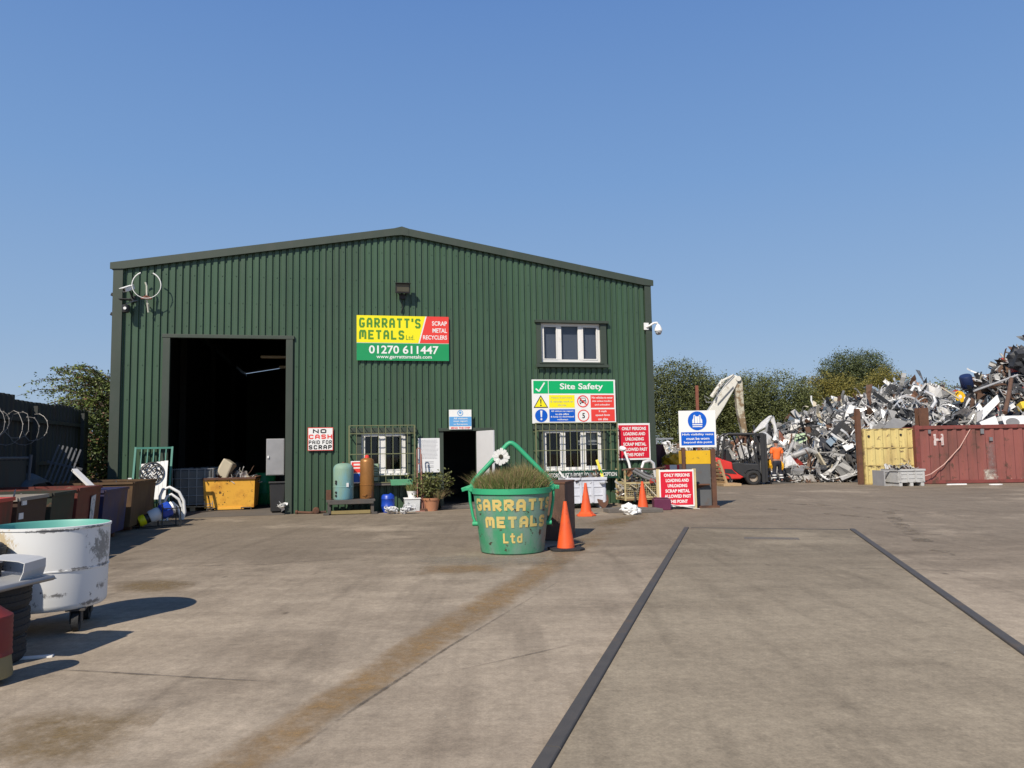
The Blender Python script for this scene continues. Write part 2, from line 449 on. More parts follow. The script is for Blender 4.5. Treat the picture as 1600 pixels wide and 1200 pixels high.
def track(pts, w, gauge=0):
    # smooth curve through ground points, one or two wheel marks
    for off in ((0,) if not gauge else (-gauge/2, gauge/2)):
        q = []
        for i in range(len(pts)-1):
            p0, p1, p2, p3 = pts[max(0, i-1)], pts[i], pts[i+1], pts[min(len(pts)-1, i+2)]
            for k in range(8):
                t_ = k/8; q.append(.5*((2*p1)+(p2-p0)*t_+(2*p0-5*p1+4*p2-p3)*t_*t_+(3*p1-p0-3*p2+p3)*t_**3))
        q.append(pts[-1]); L = []; Q = []
        for i, p in enumerate(q):
            d_ = (q[min(i+1, len(q)-1)]-q[max(i-1, 0)]).normalized(); n_ = Vector((-d_.y, d_.x, 0))
            L.append(p+n_*(off+w/2)); Q.append(p+n_*(off-w/2))
        ribbon('tyre_mark', L, Q, M['tyre_mark'], .0062, 1)
track([G(1650, 860), G(1480, 815), G(1340, 800), G(1150, 790), G(960, 815)], .5, 1.8)
track([G(1650, 950), G(1500, 880), G(1420, 830), G(1380, 790), G(1370, 765)], .55)
joint([G(400, 1215), G(555, 1107), G(700, 1012), G(900, 893)])
joint([G(-60, 1040), G(150, 1050), G(350, 1062), G(540, 1070)])
joint([G(1240, 888), G(1420, 890), G(1640, 897)])
joint([G(170, 888), G(420, 882), G(640, 866)], .014)
joint([G(640, 1065), G(930, 1000)], .012)
joint([G(1335, 829), G(1640, 822)], .014)

# ------------------------------------------------------------------ text and signs
def text_mesh(s, bold=.0, spacing=1.0):
    cu = bpy.data.curves.new('txt', 'FONT'); cu.body = s; cu.offset = bold; cu.space_character = spacing
    cu.resolution_u = 3
    ob = bpy.data.objects.new('txt', cu); COL.objects.link(ob)
    bpy.context.view_layer.update()
    dg = bpy.context.evaluated_depsgraph_get()
    me = bpy.data.meshes.new_from_object(ob.evaluated_get(dg))
    bpy.data.objects.remove(ob); bpy.data.curves.remove(cu)
    vs = [v.co.copy() for v in me.vertices]; fs = [tuple(p.vertices) for p in me.polygons]
    bpy.data.meshes.remove(me)
    x0, x1 = min(v.x for v in vs), max(v.x for v in vs); y0, y1 = min(v.y for v in vs), max(v.y for v in vs)
    vs = [Vector(((v.x-x0)/(x1-x0), (v.y-y0)/(y1-y0), 0)) for v in vs]
    return vs, fs
STROKES = {
 'G': [[(.96, .93), (.8, 1), (.2, 1), (0, .8), (0, .2), (.2, 0), (.8, 0), (1, .15), (1, .40), (.66, .40)]],
 'A': [[(0, 0), (0, .75), (.25, 1), (.75, 1), (1, .75), (1, 0)], [(.06, .40), (.94, .40)]],
 'R': [[(0, 0), (0, 1), (.75, 1), (1, .85), (1, .6), (.75, .45), (.08, .45)], [(.45, .42), (1, 0)]],
 'T': [[(0, 1), (1, 1)], [(.5, .93), (.5, 0)]], "'": [[(.55, 1.05), (.4, .78)]],
 'S': [[(1, .88), (.82, 1), (.2, 1), (0, .86), (0, .66), (.2, .52), (.8, .48), (1, .34), (1, .15), (.8, 0), (.18, 0), (0, .12)]],
 'M': [[(0, 0), (0, .8), (.14, 1), (.36, 1), (.5, .85), (.5, .25)], [(.56, .86), (.66, 1), (.86, 1), (1, .8), (1, 0)]],
 'E': [[(1, 1), (.0, 1), (0, 0), (1, 0)], [(.08, .5), (.8, .5)]], 'L': [[(0, 1), (0, 0), (1, 0)]],
 'N': [[(0, 0), (0, 1), (1, 0), (1, 1)]], 'O': [[(.5, 1), (.8, 1), (1, .85), (1, .15), (.8, 0), (.2, 0), (0, .15), (0, .85), (.2, 1), (.5, 1)]], 'C': [[(1, .84), (.8, 1), (.2, 1), (0, .82), (0, .18), (.2, 0), (.8, 0), (1, .16)]],
 'H': [[(0, 0), (0, 1)], [(1, 0), (1, 1)], [(.08, .5), (.92, .5)]], 'P': [[(0, 0), (0, 1), (.8, 1), (1, .85), (1, .6), (.8, .45), (.08, .45)]], 'I': [[(.5, 0), (.5, 1)]], 'D': [[(0, .5), (0, 1), (.7, 1), (1, .75), (1, .25), (.7, 0), (0, 0), (0, .5)]], 'F': [[(0, 0), (0, 1), (1, 1)], [(.08, .52), (.8, .52)]], ' ': [],
 't': [[(.4, 1), (.4, .12), (.55, 0), (.95, 0)], [(0, .70), (.30, .70)], [(.5, .70), (.9, .70)]],
 'd': [[(1, 1), (1, 0)], [(.9, .6), (.75, .65), (.25, .65), (0, .5), (0, .15), (.25, 0), (.75, 0), (.9, .06)]]}
def stroke_text(word, w, h, sw, gap=.28, jitter=0, seed=1):
    # letters drawn with a broad brush: (verts, faces) in x 0..w, y 0..h
    rnd = random.Random(seed); vs = []; fs = []
    wid = [(.3 if c in "'I " else 1.18 if c == 'M' else .95) for c in word]
    unit = w/(sum(wid)+gap*(len(word)-1)); x = 0
    for c, k in zip(word, wid):
        dy, sc_y = rnd.gauss(0, jitter)*h, 1+rnd.gauss(0, jitter)
        for li, pl_ in enumerate(STROKES[c]):
            p = [Vector((x+sw/2+(unit*k-sw)*a+rnd.gauss(0, jitter*.2)*h, sw/2+(h-sw)*b*sc_y+dy)) for a, b in pl_]
            q = [p[0]-(p[1]-p[0]).normalized()*sw*.35]+p[1:-1]+[p[-1]+(p[-1]-p[-2]).normalized()*sw*.35]
            b0 = len(vs)
            for i, v in enumerate(q):
                d0 = (v-q[i-1]).normalized() if i else (q[1]-v).normalized(); d1 = (q[i+1]-v).normalized() if i < len(q)-1 else d0
                n0, n1 = Vector((-d0.y, d0.x)), Vector((-d1.y, d1.x)); m_ = (n0+n1).normalized(); r_ = sw/2/max(.55, m_.dot(n0))
                a_ = v+m_*r_; c_ = v-m_*r_
                vs += [Vector((a_.x, a_.y, li*.0006)), Vector((c_.x, c_.y, li*.0006))]
            fs += [(b0+2*i, b0+2*i+1, b0+2*i+3, b0+2*i+2) for i in range(len(q)-1)]
        x += unit*(k+gap)
    return vs, fs
class Sign:
    """a board standing in local x-z, face towards -y; fractions run from its top left corner"""
    def __init__(s, root, w, h, base, th=.02, frame=None, z0=0.0, name='board'):
        s.r, s.w, s.h, s.z0, s.th = root, w, h, z0, th
        b = MB(); b.box((w/2, 0, z0+h/2), (w, th, h))
        b.build(name, base, root, bevel=.003)
    def pt(s, fx, fy, lay): return Vector((fx*s.w, -s.th/2-.0025*lay-.001, s.z0+(1-fy)*s.h))
    def poly(s, pts, m, lay=1, name='panel'):
        q = MB(); q.face([s.pt(x, y, lay) for x, y in pts]); return q.build(name, m, s.r)
    def rect(s, x0, y0, x1, y1, m, lay=1, name='panel'): return s.poly([(x0, y0), (x1, y0), (x1, y1), (x0, y1)], m, lay, name)
    def disc(s, cx, cy, r, m, lay=1, r_in=0, name='pictogram', n=40):
        q = MB(); k = s.w/s.h
        o = [s.pt(cx+r*math.cos(2*PI*i/n), cy+r*k*math.sin(2*PI*i/n), lay) for i in range(n)]
        if r_in:
            p = [s.pt(cx+r_in*math.cos(2*PI*i/n), cy+r_in*k*math.sin(2*PI*i/n), lay) for i in range(n)]
            for i in range(n): q.face([o[i], o[(i+1) % n], p[(i+1) % n], p[i]])
        else: q.face(o)
        return q.build(name, m, s.r)
    def line(s, pts, w, m, lay=2, name='pictogram'):
        q = MB(); k = s.w/s.h
        for (x0, y0), (x1, y1) in zip(pts, pts[1:]):
            dx, dy = (x1-x0), (y1-y0)/k; L = math.hypot(dx, dy); nx, ny = -dy/L*w/2, dx/L*w/2*k
            q.face([s.pt(x0+nx, y0+ny, lay), s.pt(x1+nx, y1+ny, lay), s.pt(x1-nx, y1-ny, lay), s.pt(x0-nx, y0-ny, lay)])
        return q.build(name, m, s.r)
    def brush(s, word, x0, y0, x1, y1, sw, m):
        vs, fs = stroke_text(word, (x1-x0)*s.w, (y1-y0)*s.h, sw); o = s.pt(x0, y1, 2); q = MB()
        q.add([o+Vector((v.x, -v.z, v.y)) for v in vs], fs); return q.build('lettering', m, s.r)
    def text(s, body, x0, y0, x1, y1, m, lay=2, bold=.0, spacing=1.0):
        vs, fs = text_mesh(body, bold, spacing)
        q = MB(); q.add([s.pt(x0+(x1-x0)*v.x, y1+(y0-y1)*v.y, lay) for v in vs], fs)
        return q.build('lettering', m, s.r)

# ------------------------------------------------------------------ warehouse
BW, EAVE, APEX, DEPTH = 14.07, 6.16, 7.36, 26.0
def roofv(u):
    return EAVE + (APEX-EAVE)*(1-abs(u-BW/2)/(BW/2))
wh = thing('warehouse', 'green corrugated metal warehouse with a low gabled roof and a tall open doorway', 'building', CORNER, YAW)
DOOR = (1.31, 4.08, 0, 4.47)
PDOOR = (8.10, 8.98, 0, 2.04)
WIN = [(10.83, 12.55, 3.91, 5.0), (5.97, 7.11, .96, 2.03), (10.84, 12.52, .94, 2.06)]
OPEN = [DOOR, PDOOR] + WIN
fw = MB()
pitch_ = 1/6.0
us = []
u = .12
while u < BW-.12:
    us += [(u, 0.0), (u+.096, 0.0), (u+.110, -.040), (u+.150, -.040)]
    u += pitch_
us = [(0.0, -.040)] + [q for q in us if q[0] < BW-.01] + [(BW, 0.0)]
# split profile points at the openings
extra = sorted({o[i] for o in OPEN for i in (0, 1)})
pts = []
for (a, wa), (b, wb_) in zip(us, us[1:]):
    pts.append((a, wa))
    for x in extra:
        if a < x < b: pts.append((x, wa+(wb_-wa)*(x-a)/(b-a)))
pts.append(us[-1])
for (a, wa), (b, wb_) in zip(pts, pts[1:]):
    mid = (a+b)/2
    cuts = sorted([(o[2], o[3]) for o in OPEN if o[0] < mid < o[1]])
    z = 0.0; iv = []
    for lo, hi in cuts:
        if lo > z: iv.append((z, lo))
        z = max(z, hi)
    iv.append((z, None))
    for lo, hi in iv:
        ha = roofv(a) if hi is None else hi; hb = roofv(b) if hi is None else hi
        fw.add([(a, -wa-.03, lo), (b, -wb_-.03, lo), (b, -wb_-.03, hb), (a, -wa-.03, ha)], [(0, 1, 2, 3)])
# fixing screws
rnd = random.Random(5)
u = .12+.049; k = 0
while u < BW-.1:
    for v in (.35, 1.55, 2.9, 3.75, 4.75, 5.35, 6.05, 6.8):
        if k % 2 == (int(v*10) % 2) and v < roofv(u)-.15 and not any(o[0]-.1 < u < o[1]+.1 and o[2]-.1 < v < o[3]+.1 for o in OPEN):
            fw.box((u, -.035, v+rnd.uniform(-.01, .01)), (.022, .014, .022))
    u += pitch_; k += 1
fw.build('front_wall', M['clad'], wh)
for x in (0.04, BW-.04):
    w = MB(); w.bb((x-.04, .06, 0), (x+.04, DEPTH, roofv(0))); w.build('side_wall', [M['clad']], wh)
bw_ = MB(); bw_.prism([(0.09, 0), (BW-.09, 0), (BW-.09, EAVE), (BW/2, APEX), (.09, EAVE)], DEPTH-.1, DEPTH); bw_.build('back_wall', M['clad'], wh)
rf = MB()
for s in (0, 1):
    x0, x1 = (-.12, BW/2) if s == 0 else (BW+.12, BW/2)
    z0 = EAVE+.02-(APEX-EAVE)/(BW/2)*.12
    rf.add([(x0, -.02, z0), (x1, -.02, APEX+.02), (x1, DEPTH, APEX+.02), (x0, DEPTH, z0), (x0, -.02, z0+.07), (x1, -.02, APEX+.09), (x1, DEPTH, APEX+.09), (x0, DEPTH, z0+.07)],
           [(0,1,2,3),(4,5,6,7),(0,1,5,4),(3,2,6,7),(0,3,7,4)])
rf.build('roof', M['trim'], wh)
fa = MB()
sl_ = (APEX-EAVE)/(BW/2)
for s in (-1, 1):
    xe = BW/2+s*(BW/2+.10)
    ze = APEX-sl_*(BW/2+.10)
    poly = [(BW/2, APEX-.055), (BW/2, APEX+.14), (xe, ze+.14), (xe, ze-.02), (xe-s*.3, ze-.055+sl_*.3)]
    fa.prism(poly, -.115, -.075)
    fa.prism([(BW/2, APEX+.10), (BW/2, APEX+.145), (xe, ze+.145), (xe, ze+.10)], -.075, .35)
fa.prism([(BW/2-.18, APEX+.11), (BW/2, APEX+.16), (BW/2+.18, APEX+.11), (BW/2+.18, APEX-.055-.035), (BW/2, APEX-.07), (BW/2-.18, APEX-.055-.035)], -.122, -.1145)
fa.build('fascia', M['trim'], wh)
for x0, x1 in ((-.03, .19), (BW-.16, BW+.03)):
    c_ = MB(); c_.bb((x0, -.085, 0), (x1, -.045, EAVE+.0)); xx = x0 if x0 < 1 else x1
    c_.bb((xx-.012, -.045, 0), (xx+.012, .2, EAVE-.05)); c_.build('corner_trim', M['trim'], wh)
df = MB()
df.bb((1.14, -.09, 0), (1.31, .02, 4.44)); df.bb((4.08, -.09, 0), (4.25, .02, 4.44)); df.bb((1.12, -.10, 4.44), (4.28, .02, 4.53))
df.build('door_frame', M['trim'], wh, bevel=.006)
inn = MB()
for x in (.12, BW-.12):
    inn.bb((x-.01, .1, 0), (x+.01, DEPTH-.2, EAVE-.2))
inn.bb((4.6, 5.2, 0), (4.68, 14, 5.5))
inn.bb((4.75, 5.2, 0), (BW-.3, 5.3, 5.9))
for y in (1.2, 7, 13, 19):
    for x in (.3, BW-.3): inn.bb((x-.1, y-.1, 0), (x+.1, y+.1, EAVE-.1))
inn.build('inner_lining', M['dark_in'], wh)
fl = MB(); fl.prism([(.15, -.02), (BW-.15, -.02), (BW-.15, .08), (.15, .08)], .35, DEPTH-.2)
fl.add([(1.31, -.25, .003), (4.08, -.25, .003), (4.08, .35, .08), (1.31, .35, .08)], [(0, 1, 2, 3)])
fl.build('workshop_floor', M['floor_in'], wh)
st = MB(); st.bb((8.0, -.28, 0), (9.1, .35, .09)); st.build('door_step', M['conc_dk'], wh, bevel=.01)
for y, v, u0 in ((2.6, 4.3, 3.1), (3.4, 4.1, 3.55)):
    lt = MB(); lt.box((u0+.9, y, v), (1.6, .16, .07)); lt.build('strip_light', mat('strip_light_cover', (.5, .42, .28), .5, var=.05), wh, bevel=.01)
# personnel door
pf = MB(); pf.bb((8.0, -.10, 0.09), (8.10, .05, 2.04)); pf.bb((8.98, -.10, 0.09), (9.06, .05, 2.04)); pf.bb((7.97, -.14, 2.04), (9.42, .05, 2.12))
pf.build('entrance_frame', M['trim'], wh, bevel=.005)
ca, sa = math.cos(R(72)), math.sin(R(72))
Md = Matrix.Translation((9.0, -.10, 0)) @ Matrix.Rotation(-R(72), 4, 'Z')
dl = MB(); dl.bb((0, -.022, .11), (.92, .022, 2.03), Md)
dlo = dl.build('entrance_door', M['door_white'], wh, bevel=.004)
hd = MB(); hd.bb((.80, -.07, 1.0), (.86, -.022, 1.16), Md); hd.build('handle', M['black'], dlo)
# windows
def window(i, u0, u1, v0, v1, splits, dy):
    f = MB(); t = .07
    f.bb((u0, dy, v0), (u1, dy+.07, v0+t)); f.bb((u0, dy, v1-t), (u1, dy+.07, v1))
    xs = [u0]+[u0+(u1-u0)*s for s in splits]+[u1]
    f.bb((u0, dy, v0+t), (u0+t, dy+.07, v1-t)); f.bb((u1-t, dy, v0+t), (u1, dy+.07, v1-t))
    for x in xs[1:-1]: f.bb((x-.06, dy-.005, v0+t), (x+.06, dy+.065, v1-t))
    fo = f.build('window', M['upvc'], wh, bevel=.008)
    for k in range(len(xs)-1):
        a = xs[k]+(t if k == 0 else .06); b = xs[k+1]-(t if k == len(xs)-2 else .06)
        if k in (0, 2) and i != 1 or i == 1:
            s = MB()
            for q in ((a, v0+t, b, v0+t+.03), (a, v1-t-.03, b, v1-t), (a, v0+t+.03, a+.03, v1-t-.03), (b-.03, v0+t+.03, b, v1-t-.03)):
                s.bb((q[0], dy-.012, q[1]), (q[2], dy+.05, q[3]))
            s.build('sash', M['upvc'], fo, bevel=.004)
        p = MB(); p.face([(a, dy+.033, v0+t), (b, dy+.033, v0+t), (b, dy+.033, v1-t), (a, dy+.033, v1-t)]); p.build('pane', M['glass'], fo)
    s = MB(); s.bb((u0-.06, -.12, v0-.05), (u1+.06, dy+.06, v0-.004)); s.build('sill', M['upvc'] if i else M['trim'], fo, bevel=.005)
    return fo
w0 = window(0, 10.83, 12.55, 3.91, 5.0, (.315, .665), -.0)
tr = MB(); tr.bb((10.70, -.085, 3.80), (10.83, .06, 5.0)); tr.bb((12.55, -.085, 3.80), (12.72, .06, 5.0)); tr.bb((10.66, -.15, 5.0), (12.78, .06, 5.07)); tr.bb((10.66, -.16, 3.76), (12.76, -.125, 3.84)); tr.bb((10.83, -.085, 3.80), (12.55, .06, 3.855))
tr.build('window_flashing', M['trim'], wh, bevel=.004)
bl = MB()
bl.bb((10.88, .11, 3.95), (12.5, .12, 4.97)); bl.build('window_blind', mat('blind_fabric', (.12, .135, .175), .8, var=.12, scale=1.5), wh)
w1 = window(1, 5.97, 7.11, .96, 2.03, (.47,), .02)
w2 = window(2, 10.84, 12.52, .94, 2.06, (.35, .68), .02)
for (a, b, c0_, d0) in ((5.97, 7.11, .96, 2.03), (10.84, 12.52, .94, 2.06)):
    q = MB(); q.bb((a-.28, -.075, d0), (b+.28, .05, d0+.12)); q.bb((a-.12, -.08, c0_-.05), (a, .05, d0)); q.bb((b, -.08, c0_-.05), (b+.12, .05, d0))
    q.build('window_flashing', M['trim'], wh, bevel=.004)
# blind and panel behind the right-hand office window
q = MB()
q.bb((11.98, .20, 1.74), (12.5, .205, 2.0)); q.bb((11.9, .18, 1.62), (12.5, .2, 1.75))
q.build('window_blind', mat('pale_blind', (.42, .42, .40), .7, var=.1), wh)
def grille(u0, u1, v0, v1, n, out=.30):
    b = MB(); y = -out
    for k in range(n):
        x = u0+(u1-u0)*k/(n-1)
        b.bar((x, y, v0), (x, y, v1), .016, .016)
        b.bar((x, y, v1), (x, -.03, v1-.02), .012, .012); b.bar((x, y, v0), (x, -.03, v0), .012, .012)
    for f in (0, .12, .5, .86, 1):
        v = v0+(v1-v0)*f
        b.bar((u0, y-.012, v), (u1, y-.012, v), .012, .02)
    for x in (u0, u1):
        b.bar((x, y, v0), (x, y, v1), .035, .035)
        for f in (.15, .5, .85): b.bar((x, y, v0+(v1-v0)*f), (x, -.03, v0+(v1-v0)*f), .02, .02)
    for v in (v0, v1): b.bar((u0, y, v), (u1, y, v), .025, .02)
    return b.build('window_grille', M['olive'], wh)
grille(5.66, 7.32, .74, 2.20, 10)
grille(10.57, 12.88, .74, 2.22, 13)
gb = MB(); gb.bb((5.68, -.30, .66), (7.32, -.03, .74)); gb.build('window_shelf', M['conc_dk'], wh, bevel=.01)
gb = MB(); gb.bb((10.6, -.26, .70), (12.86, -.03, .74)); gb.build('window_shelf', M['conc_dk'], wh, bevel=.01)

# signs on the wall
def wsign(name, label, u, vtop, w, h, base, out=.075, th=.02, cat='sign'):
    r_ = thing(name, label, cat, wp(u, vtop-h, out), YAW)
    return Sign(r_, w, h, base, th)
S = wsign('company_sign', 'large yellow, red and green company sign with white phone number high on the green wall', 5.85, 5.10, 2.42, 1.19, M['sw'], .085)
S.poly([(.0, .0), (.742, 0), (.663, .605), (0, .605)], M['sy'])
S.poly([(.757, .0), (1, 0), (1, .605), (.678, .605)], M['sr'])
S.rect(0, .615, 1, 1, M['sgd'])
S.brush("GARRATT'S", .025, .055, .69, .275, .052, M['stxt'])
S.brush("METALS", .025, .325, .51, .535, .052, M['stxt'])
S.text("Ltd.", .53, .43, .62, .535, M['stxt'])
S.text("SCRAP", .815, .105, .98, .205, M['sw'], bold=.02)
S.text("METAL", .82, .265, .98, .365, M['sw'], bold=.02)
S.text("RECYCLERS", .715, .425, .98, .52, M['sw'], bold=.02)
S.text("01270 611447", .13, .665, .885, .85, M['sw'], bold=.02)
S.text("www.garrattsmetals.com", .21, .875, .81, .975, M['sw'], bold=.012)
S = wsign('warning_board', 'hand-lettered white board reading NO CASH PAID FOR SCRAP beside the tall doorway', 4.63, 2.17, .63, .59, M['sr'], .08)
S.rect(.025, .027, .975, .973, M['sw'])
S.brush("NO", .2, .07, .73, .25, .030, M['sk'])
S.brush("CASH", .04, .30, .96, .50, .030, M['sr'])
S.brush("PAID FOR", .04, .555, .95, .72, .019, M['sk'])
S.brush("SCRAP", .04, .76, .95, .945, .028, M['sk'])
S = wsign('notice_board', 'tall white notice of fine print on the wall left of the dark entrance', 7.43, 1.86, .58, .90, M['paper'], .085, .015)
rr = random.Random(3)
q = MB()
for i in range(15):
    fy = .05+i*.038
    a, b = .08+rr.uniform(0, .06), .92-rr.uniform(0, .12)
    while a < b:
        L = rr.uniform(.03, .1)
        q.face([S.pt(a, fy, 1), S.pt(min(a+L, b), fy, 1), S.pt(min(a+L, b), fy+.012, 1), S.pt(a, fy+.012, 1)]); a += L+.02
for fy in (.68, .72, .80, .84):
    q.face([S.pt(.3, fy, 1), S.pt(.7, fy, 1), S.pt(.7, fy+.012, 1), S.pt(.3, fy+.012, 1)])
q.build('print', M['ink'], S.r)
S = wsign('visitor_sign', 'small pale blue and white visitors sign above the dark entrance', 8.24, 2.60, .60, .52, M['sw'], .20, .015)
S.rect(.01, .36, .99, .84, M['slb'])
S.disc(.5, .17, .13, M['slb'], 1, .10); S.disc(.5, .15, .055, M['slb'], 1)
for i, s_ in enumerate(("All visitors", "must report", "to Reception")): S.text(s_, .2, .40+i*.15, .82, .49+i*.15, M['sw'], bold=.02)
S.text("MIND THE STEP", .08, .88, .93, .97, M['sr'], bold=.02)
S = wsign('site_safety_board', 'large Site Safety board with green header and coloured panels above the right-hand grille', 10.53, 3.42, 2.40, 1.20, M['sw'], .10)
S.rect(.018, .03, .19, .32, M['sg']); S.rect(.197, .03, .978, .32, M['sg'])
S.line([(.045, .21), (.083, .27), (.15, .07)], .016, M['sw'])
S.text("Site Safety", .33, .085, .85, .265, M['sw'], bold=.02)
S.poly([(.102, .355), (.188, .645), (.016, .645)], M['sk']); S.poly([(.102, .395), (.172, .625), (.032, .625)], M['sy'], 2)
S.poly([(.094, .45), (.110, .45), (.106, .555), (.098, .555)], M['sk'], 3); S.disc(.102, .59, .009, M['sk'], 3)
S.rect(.20, .355, .503, .645, M['sy'])
for i, s_ in enumerate(("Heavy machinery", "& vehicles work on", "this site")): S.text(s_, (.225, .215, .30)[i], .395+i*.082, (.475, .485, .40)[i], .445+i*.082, M['ink'])
S.disc(.105, .825, .073, M['sb']); S.poly([(.092, .71), (.118, .71), (.112, .86), (.098, .86)], M['sw'], 2); S.disc(.105, .905, .011, M['sw'], 2)
S.rect(.20, .68, .505, .962, M['sb'])
for i, s_ in enumerate(("All visitors to report", "to site office", "& keep to designated", "walkways")): S.text(s_, (.22, .27, .215, .29)[i], .705+i*.064, (.485, .43, .49, .42)[i], .75+i*.064, M['sw'], bold=.02)
S.disc(.602, .50, .070, M['sr'], 2, .058)
S.poly([(.572, .42), (.632, .42), (.640, .49), (.564, .49)], M['sk'], 1); S.rect(.575, .435, .629, .475, M['sw'], 2)
S.rect(.562, .495, .642, .54, M['sk'], 1); S.rect(.566, .54, .58, .565, M['sk'], 1); S.rect(.624, .54, .638, .565, M['sk'], 1)
S.disc(.577, .517, .008, M['sw'], 2); S.disc(.627, .517, .008, M['sw'], 2)
S.line([(.557, .415), (.647, .585)], .012, M['sr'], 3)
S.rect(.695, .355, .98, .65, M['sr'])
for i, s_ in enumerate(("No vehicles to enter", "site unless loading", "and unloading")): S.text(s_, (.71, .715, .745)[i], .39+i*.085, (.965, .955, .93)[i], .44+i*.085, M['sw'], bold=.02)
S.disc(.606, .83, .070, M['sr'], 1, .058); S.text("5", .59, .77, .622, .89, M['sk'], bold=.02)
S.rect(.698, .685, .985, .965, M['sr'])
for i, s_ in enumerate(("5 mph", "speed limit", "on site")): S.text(s_, (.79, .75, .78)[i], .71+i*.088, (.885, .925, .90)[i], .765+i*.088, M['sw'], bold=.02)
def persons_sign(S):
    S.rect(.04, .05, .96, .95, M['srd'])
    rows = (("ONLY PERSONS", .14, .88), ("LOADING AND", .19, .85), ("UNLOADING", .24, .80), ("SCRAP METAL", .17, .87), ("ALLOWED PAST", .14, .90), ("THIS POINT", .26, .80))
    for i, (s_, a, b) in enumerate(rows): S.text(s_, a, .10+i*.142, b, .19+i*.142, M['sw'], bold=.035)
S = wsign('loading_sign', 'crimson ONLY PERSONS LOADING sign fixed to the wall at its right-hand corner', 12.95, 2.20, .97, 1.02, M['sw'], .10)
persons_sign(S)
S = wsign('reception_sign', 'long dark green strip sign with white capitals under the right-hand window grille', 10.76, .925, 2.10, .22, M['sdg'], .33, .02)
S.text("VISITORS MUST REPORT TO MAIN RECEPTION", .02, .26, .98, .76, M['sw'], bold=.015)

# floodlight, cameras, white hoop on the wall
fl_ = thing('floodlight', 'black rectangular floodlight high on the wall above the company sign', 'floodlight', wp(7.04, 5.72, .03), YAW)
Mt = Matrix.Translation((0, -.22, .10)) @ Matrix.Rotation(R(10), 4, 'X')
q = MB(); q.box((0, 0, 0), (.38, .12, .27), Mt); q.box((0, -.07, .13), (.42, .12, .015), Mt); q.build('housing', M['black'], fl_, bevel=.01)
q = MB(); q.box((0, -.063, .0), (.31, .008, .19), Mt); q.build('lamp_glass', mat('lamp_glass', (.085, .082, .06), .25, var=.1), fl_)
q = MB(); q.bar((-.14, -.2, .05), (-.06, 0, -.06), .03, .02); q.bar((.14, -.2, .05), (.06, 0, -.06), .03, .02); q.box((0, -.02, -.09), (.16, .08, .12)); q.tube([(0, -.04, -.15), (-.02, -.03, -.25), (.01, -.03, -.4), (-.03, -.02, -.52)], .012, 6); q.build('bracket', M['black'], fl_)
hp = thing('hoop_aerial', 'white open hoop on a short pole high at the left end of the wall', 'hoop', wp(.79, 5.35, .03), YAW)
q = MB(); q.tube([(.33*math.sin(a), -.28, .35+.33*math.cos(a)-.0) for a in [R(25+i*310/26) for i in range(27)]], [.008+.010*min(1, abs(i-13)/13)**2 for i in range(27)], 8); q.build('hoop', M['white'], hp, smooth=60)
q = MB(); q.tube([(-.03, -.28, .42), (0, -.26, .33), (0, -.22, .02), (.02, -.12, -.30)], .022, 8); q.tube([(.02, -.2, -.1), (.02, .03, -.15)], .015, 6); q.build('pole', mat('weathered_white', (.62, .62, .52), .6), hp)
q = MB(); q.box((0, -.25, .03), (.24, .06, .05)); q.tube([(-.1, -.25, .03), (.0, -.28, .08), (.1, -.25, .03)], .02, 6); q.build('clamp', M['rust_red'], hp)
cm = thing('security_camera', 'small white bullet camera high on the wall left of the white hoop', 'camera', wp(.40, 5.50, .03), YAW)
Mt = Matrix.Translation((-.02, -.26, .10)) @ Matrix.Rotation(R(-35), 4, 'Z') @ Matrix.Rotation(R(25), 4, 'X')
q = MB(); q.box((0, 0, 0), (.12, .28, .10), Mt); q.box((0, -.04, .06), (.15, .34, .02), Mt); q.build('housing', M['white'], cm, bevel=.012)
q = MB(); q.cyl(Mt @ Vector((0, -.14, 0)), Mt @ Vector((0, -.155, 0)), .035); q.build('lens', M['black'], cm)
q = MB(); q.tube([(0, -.24, .06), (.03, -.15, -.06), (.03, .0, -.10)], .02, 8); q.box((.03, -.01, -.1), (.12, .05, .14)); q.build('bracket', M['black'], cm)
cm = thing('lamp_camera', 'black camera on a bracket below the white bullet camera', 'camera', wp(.30, 5.12, .03), YAW)
q = MB(); q.lathe([(0, 0), (.07, .02), (.09, .1), (.085, .2), (0, .22)], 14, Matrix.Translation((.02, -.22, -.12))); q.box((.0, -.22, .22), (.26, .2, .02), Matrix.Rotation(R(0), 4, 'Z')); q.build('housing', M['black'], cm, smooth=40)
q = MB(); q.cyl((.02, -.305, -.01), (.02, -.317, -.01), .035); q.build('lens', M['sw'], cm)
q = MB(); q.tube([(.02, -.2, .12), (.15, -.1, .2), (.22, 0, .24)], .015, 6); q.build('bracket', M['steel'], cm)
for v, lab in ((5.55, 'small dark camera on the left side wall, the upper one in silhouette'), (5.05, 'small dark camera on the left side wall, the lower one in silhouette')):
    cm = thing('side_camera', lab, 'camera', wp(-.03, v, -.6), YAW)
    q = MB(); q.box((-.12, 0, 0), (.22, .1, .08), Matrix.Rotation(R(20), 4, 'Y')); q.build('housing', M['black'], cm, bevel=.01)
    q = MB(); q.tube([(0, 0, -.06), (-.06, 0, -.02)], .015, 6); q.build('bracket', M['black'], cm)
dc = thing('dome_camera', 'white dome camera on a curved arm at the right corner of the wall', 'camera', wp(13.92, 4.93, .09), YAW)
q = MB(); q.box((0, 0, .02), (.14, .03, .20)); q.tube([(0, -.02, .0), (.06, -.08, .02), (.18, -.12, .1), (.27, -.13, .11), (.30, -.13, .06)], .03, 10); q.build('arm', M['white'], dc, smooth=50)
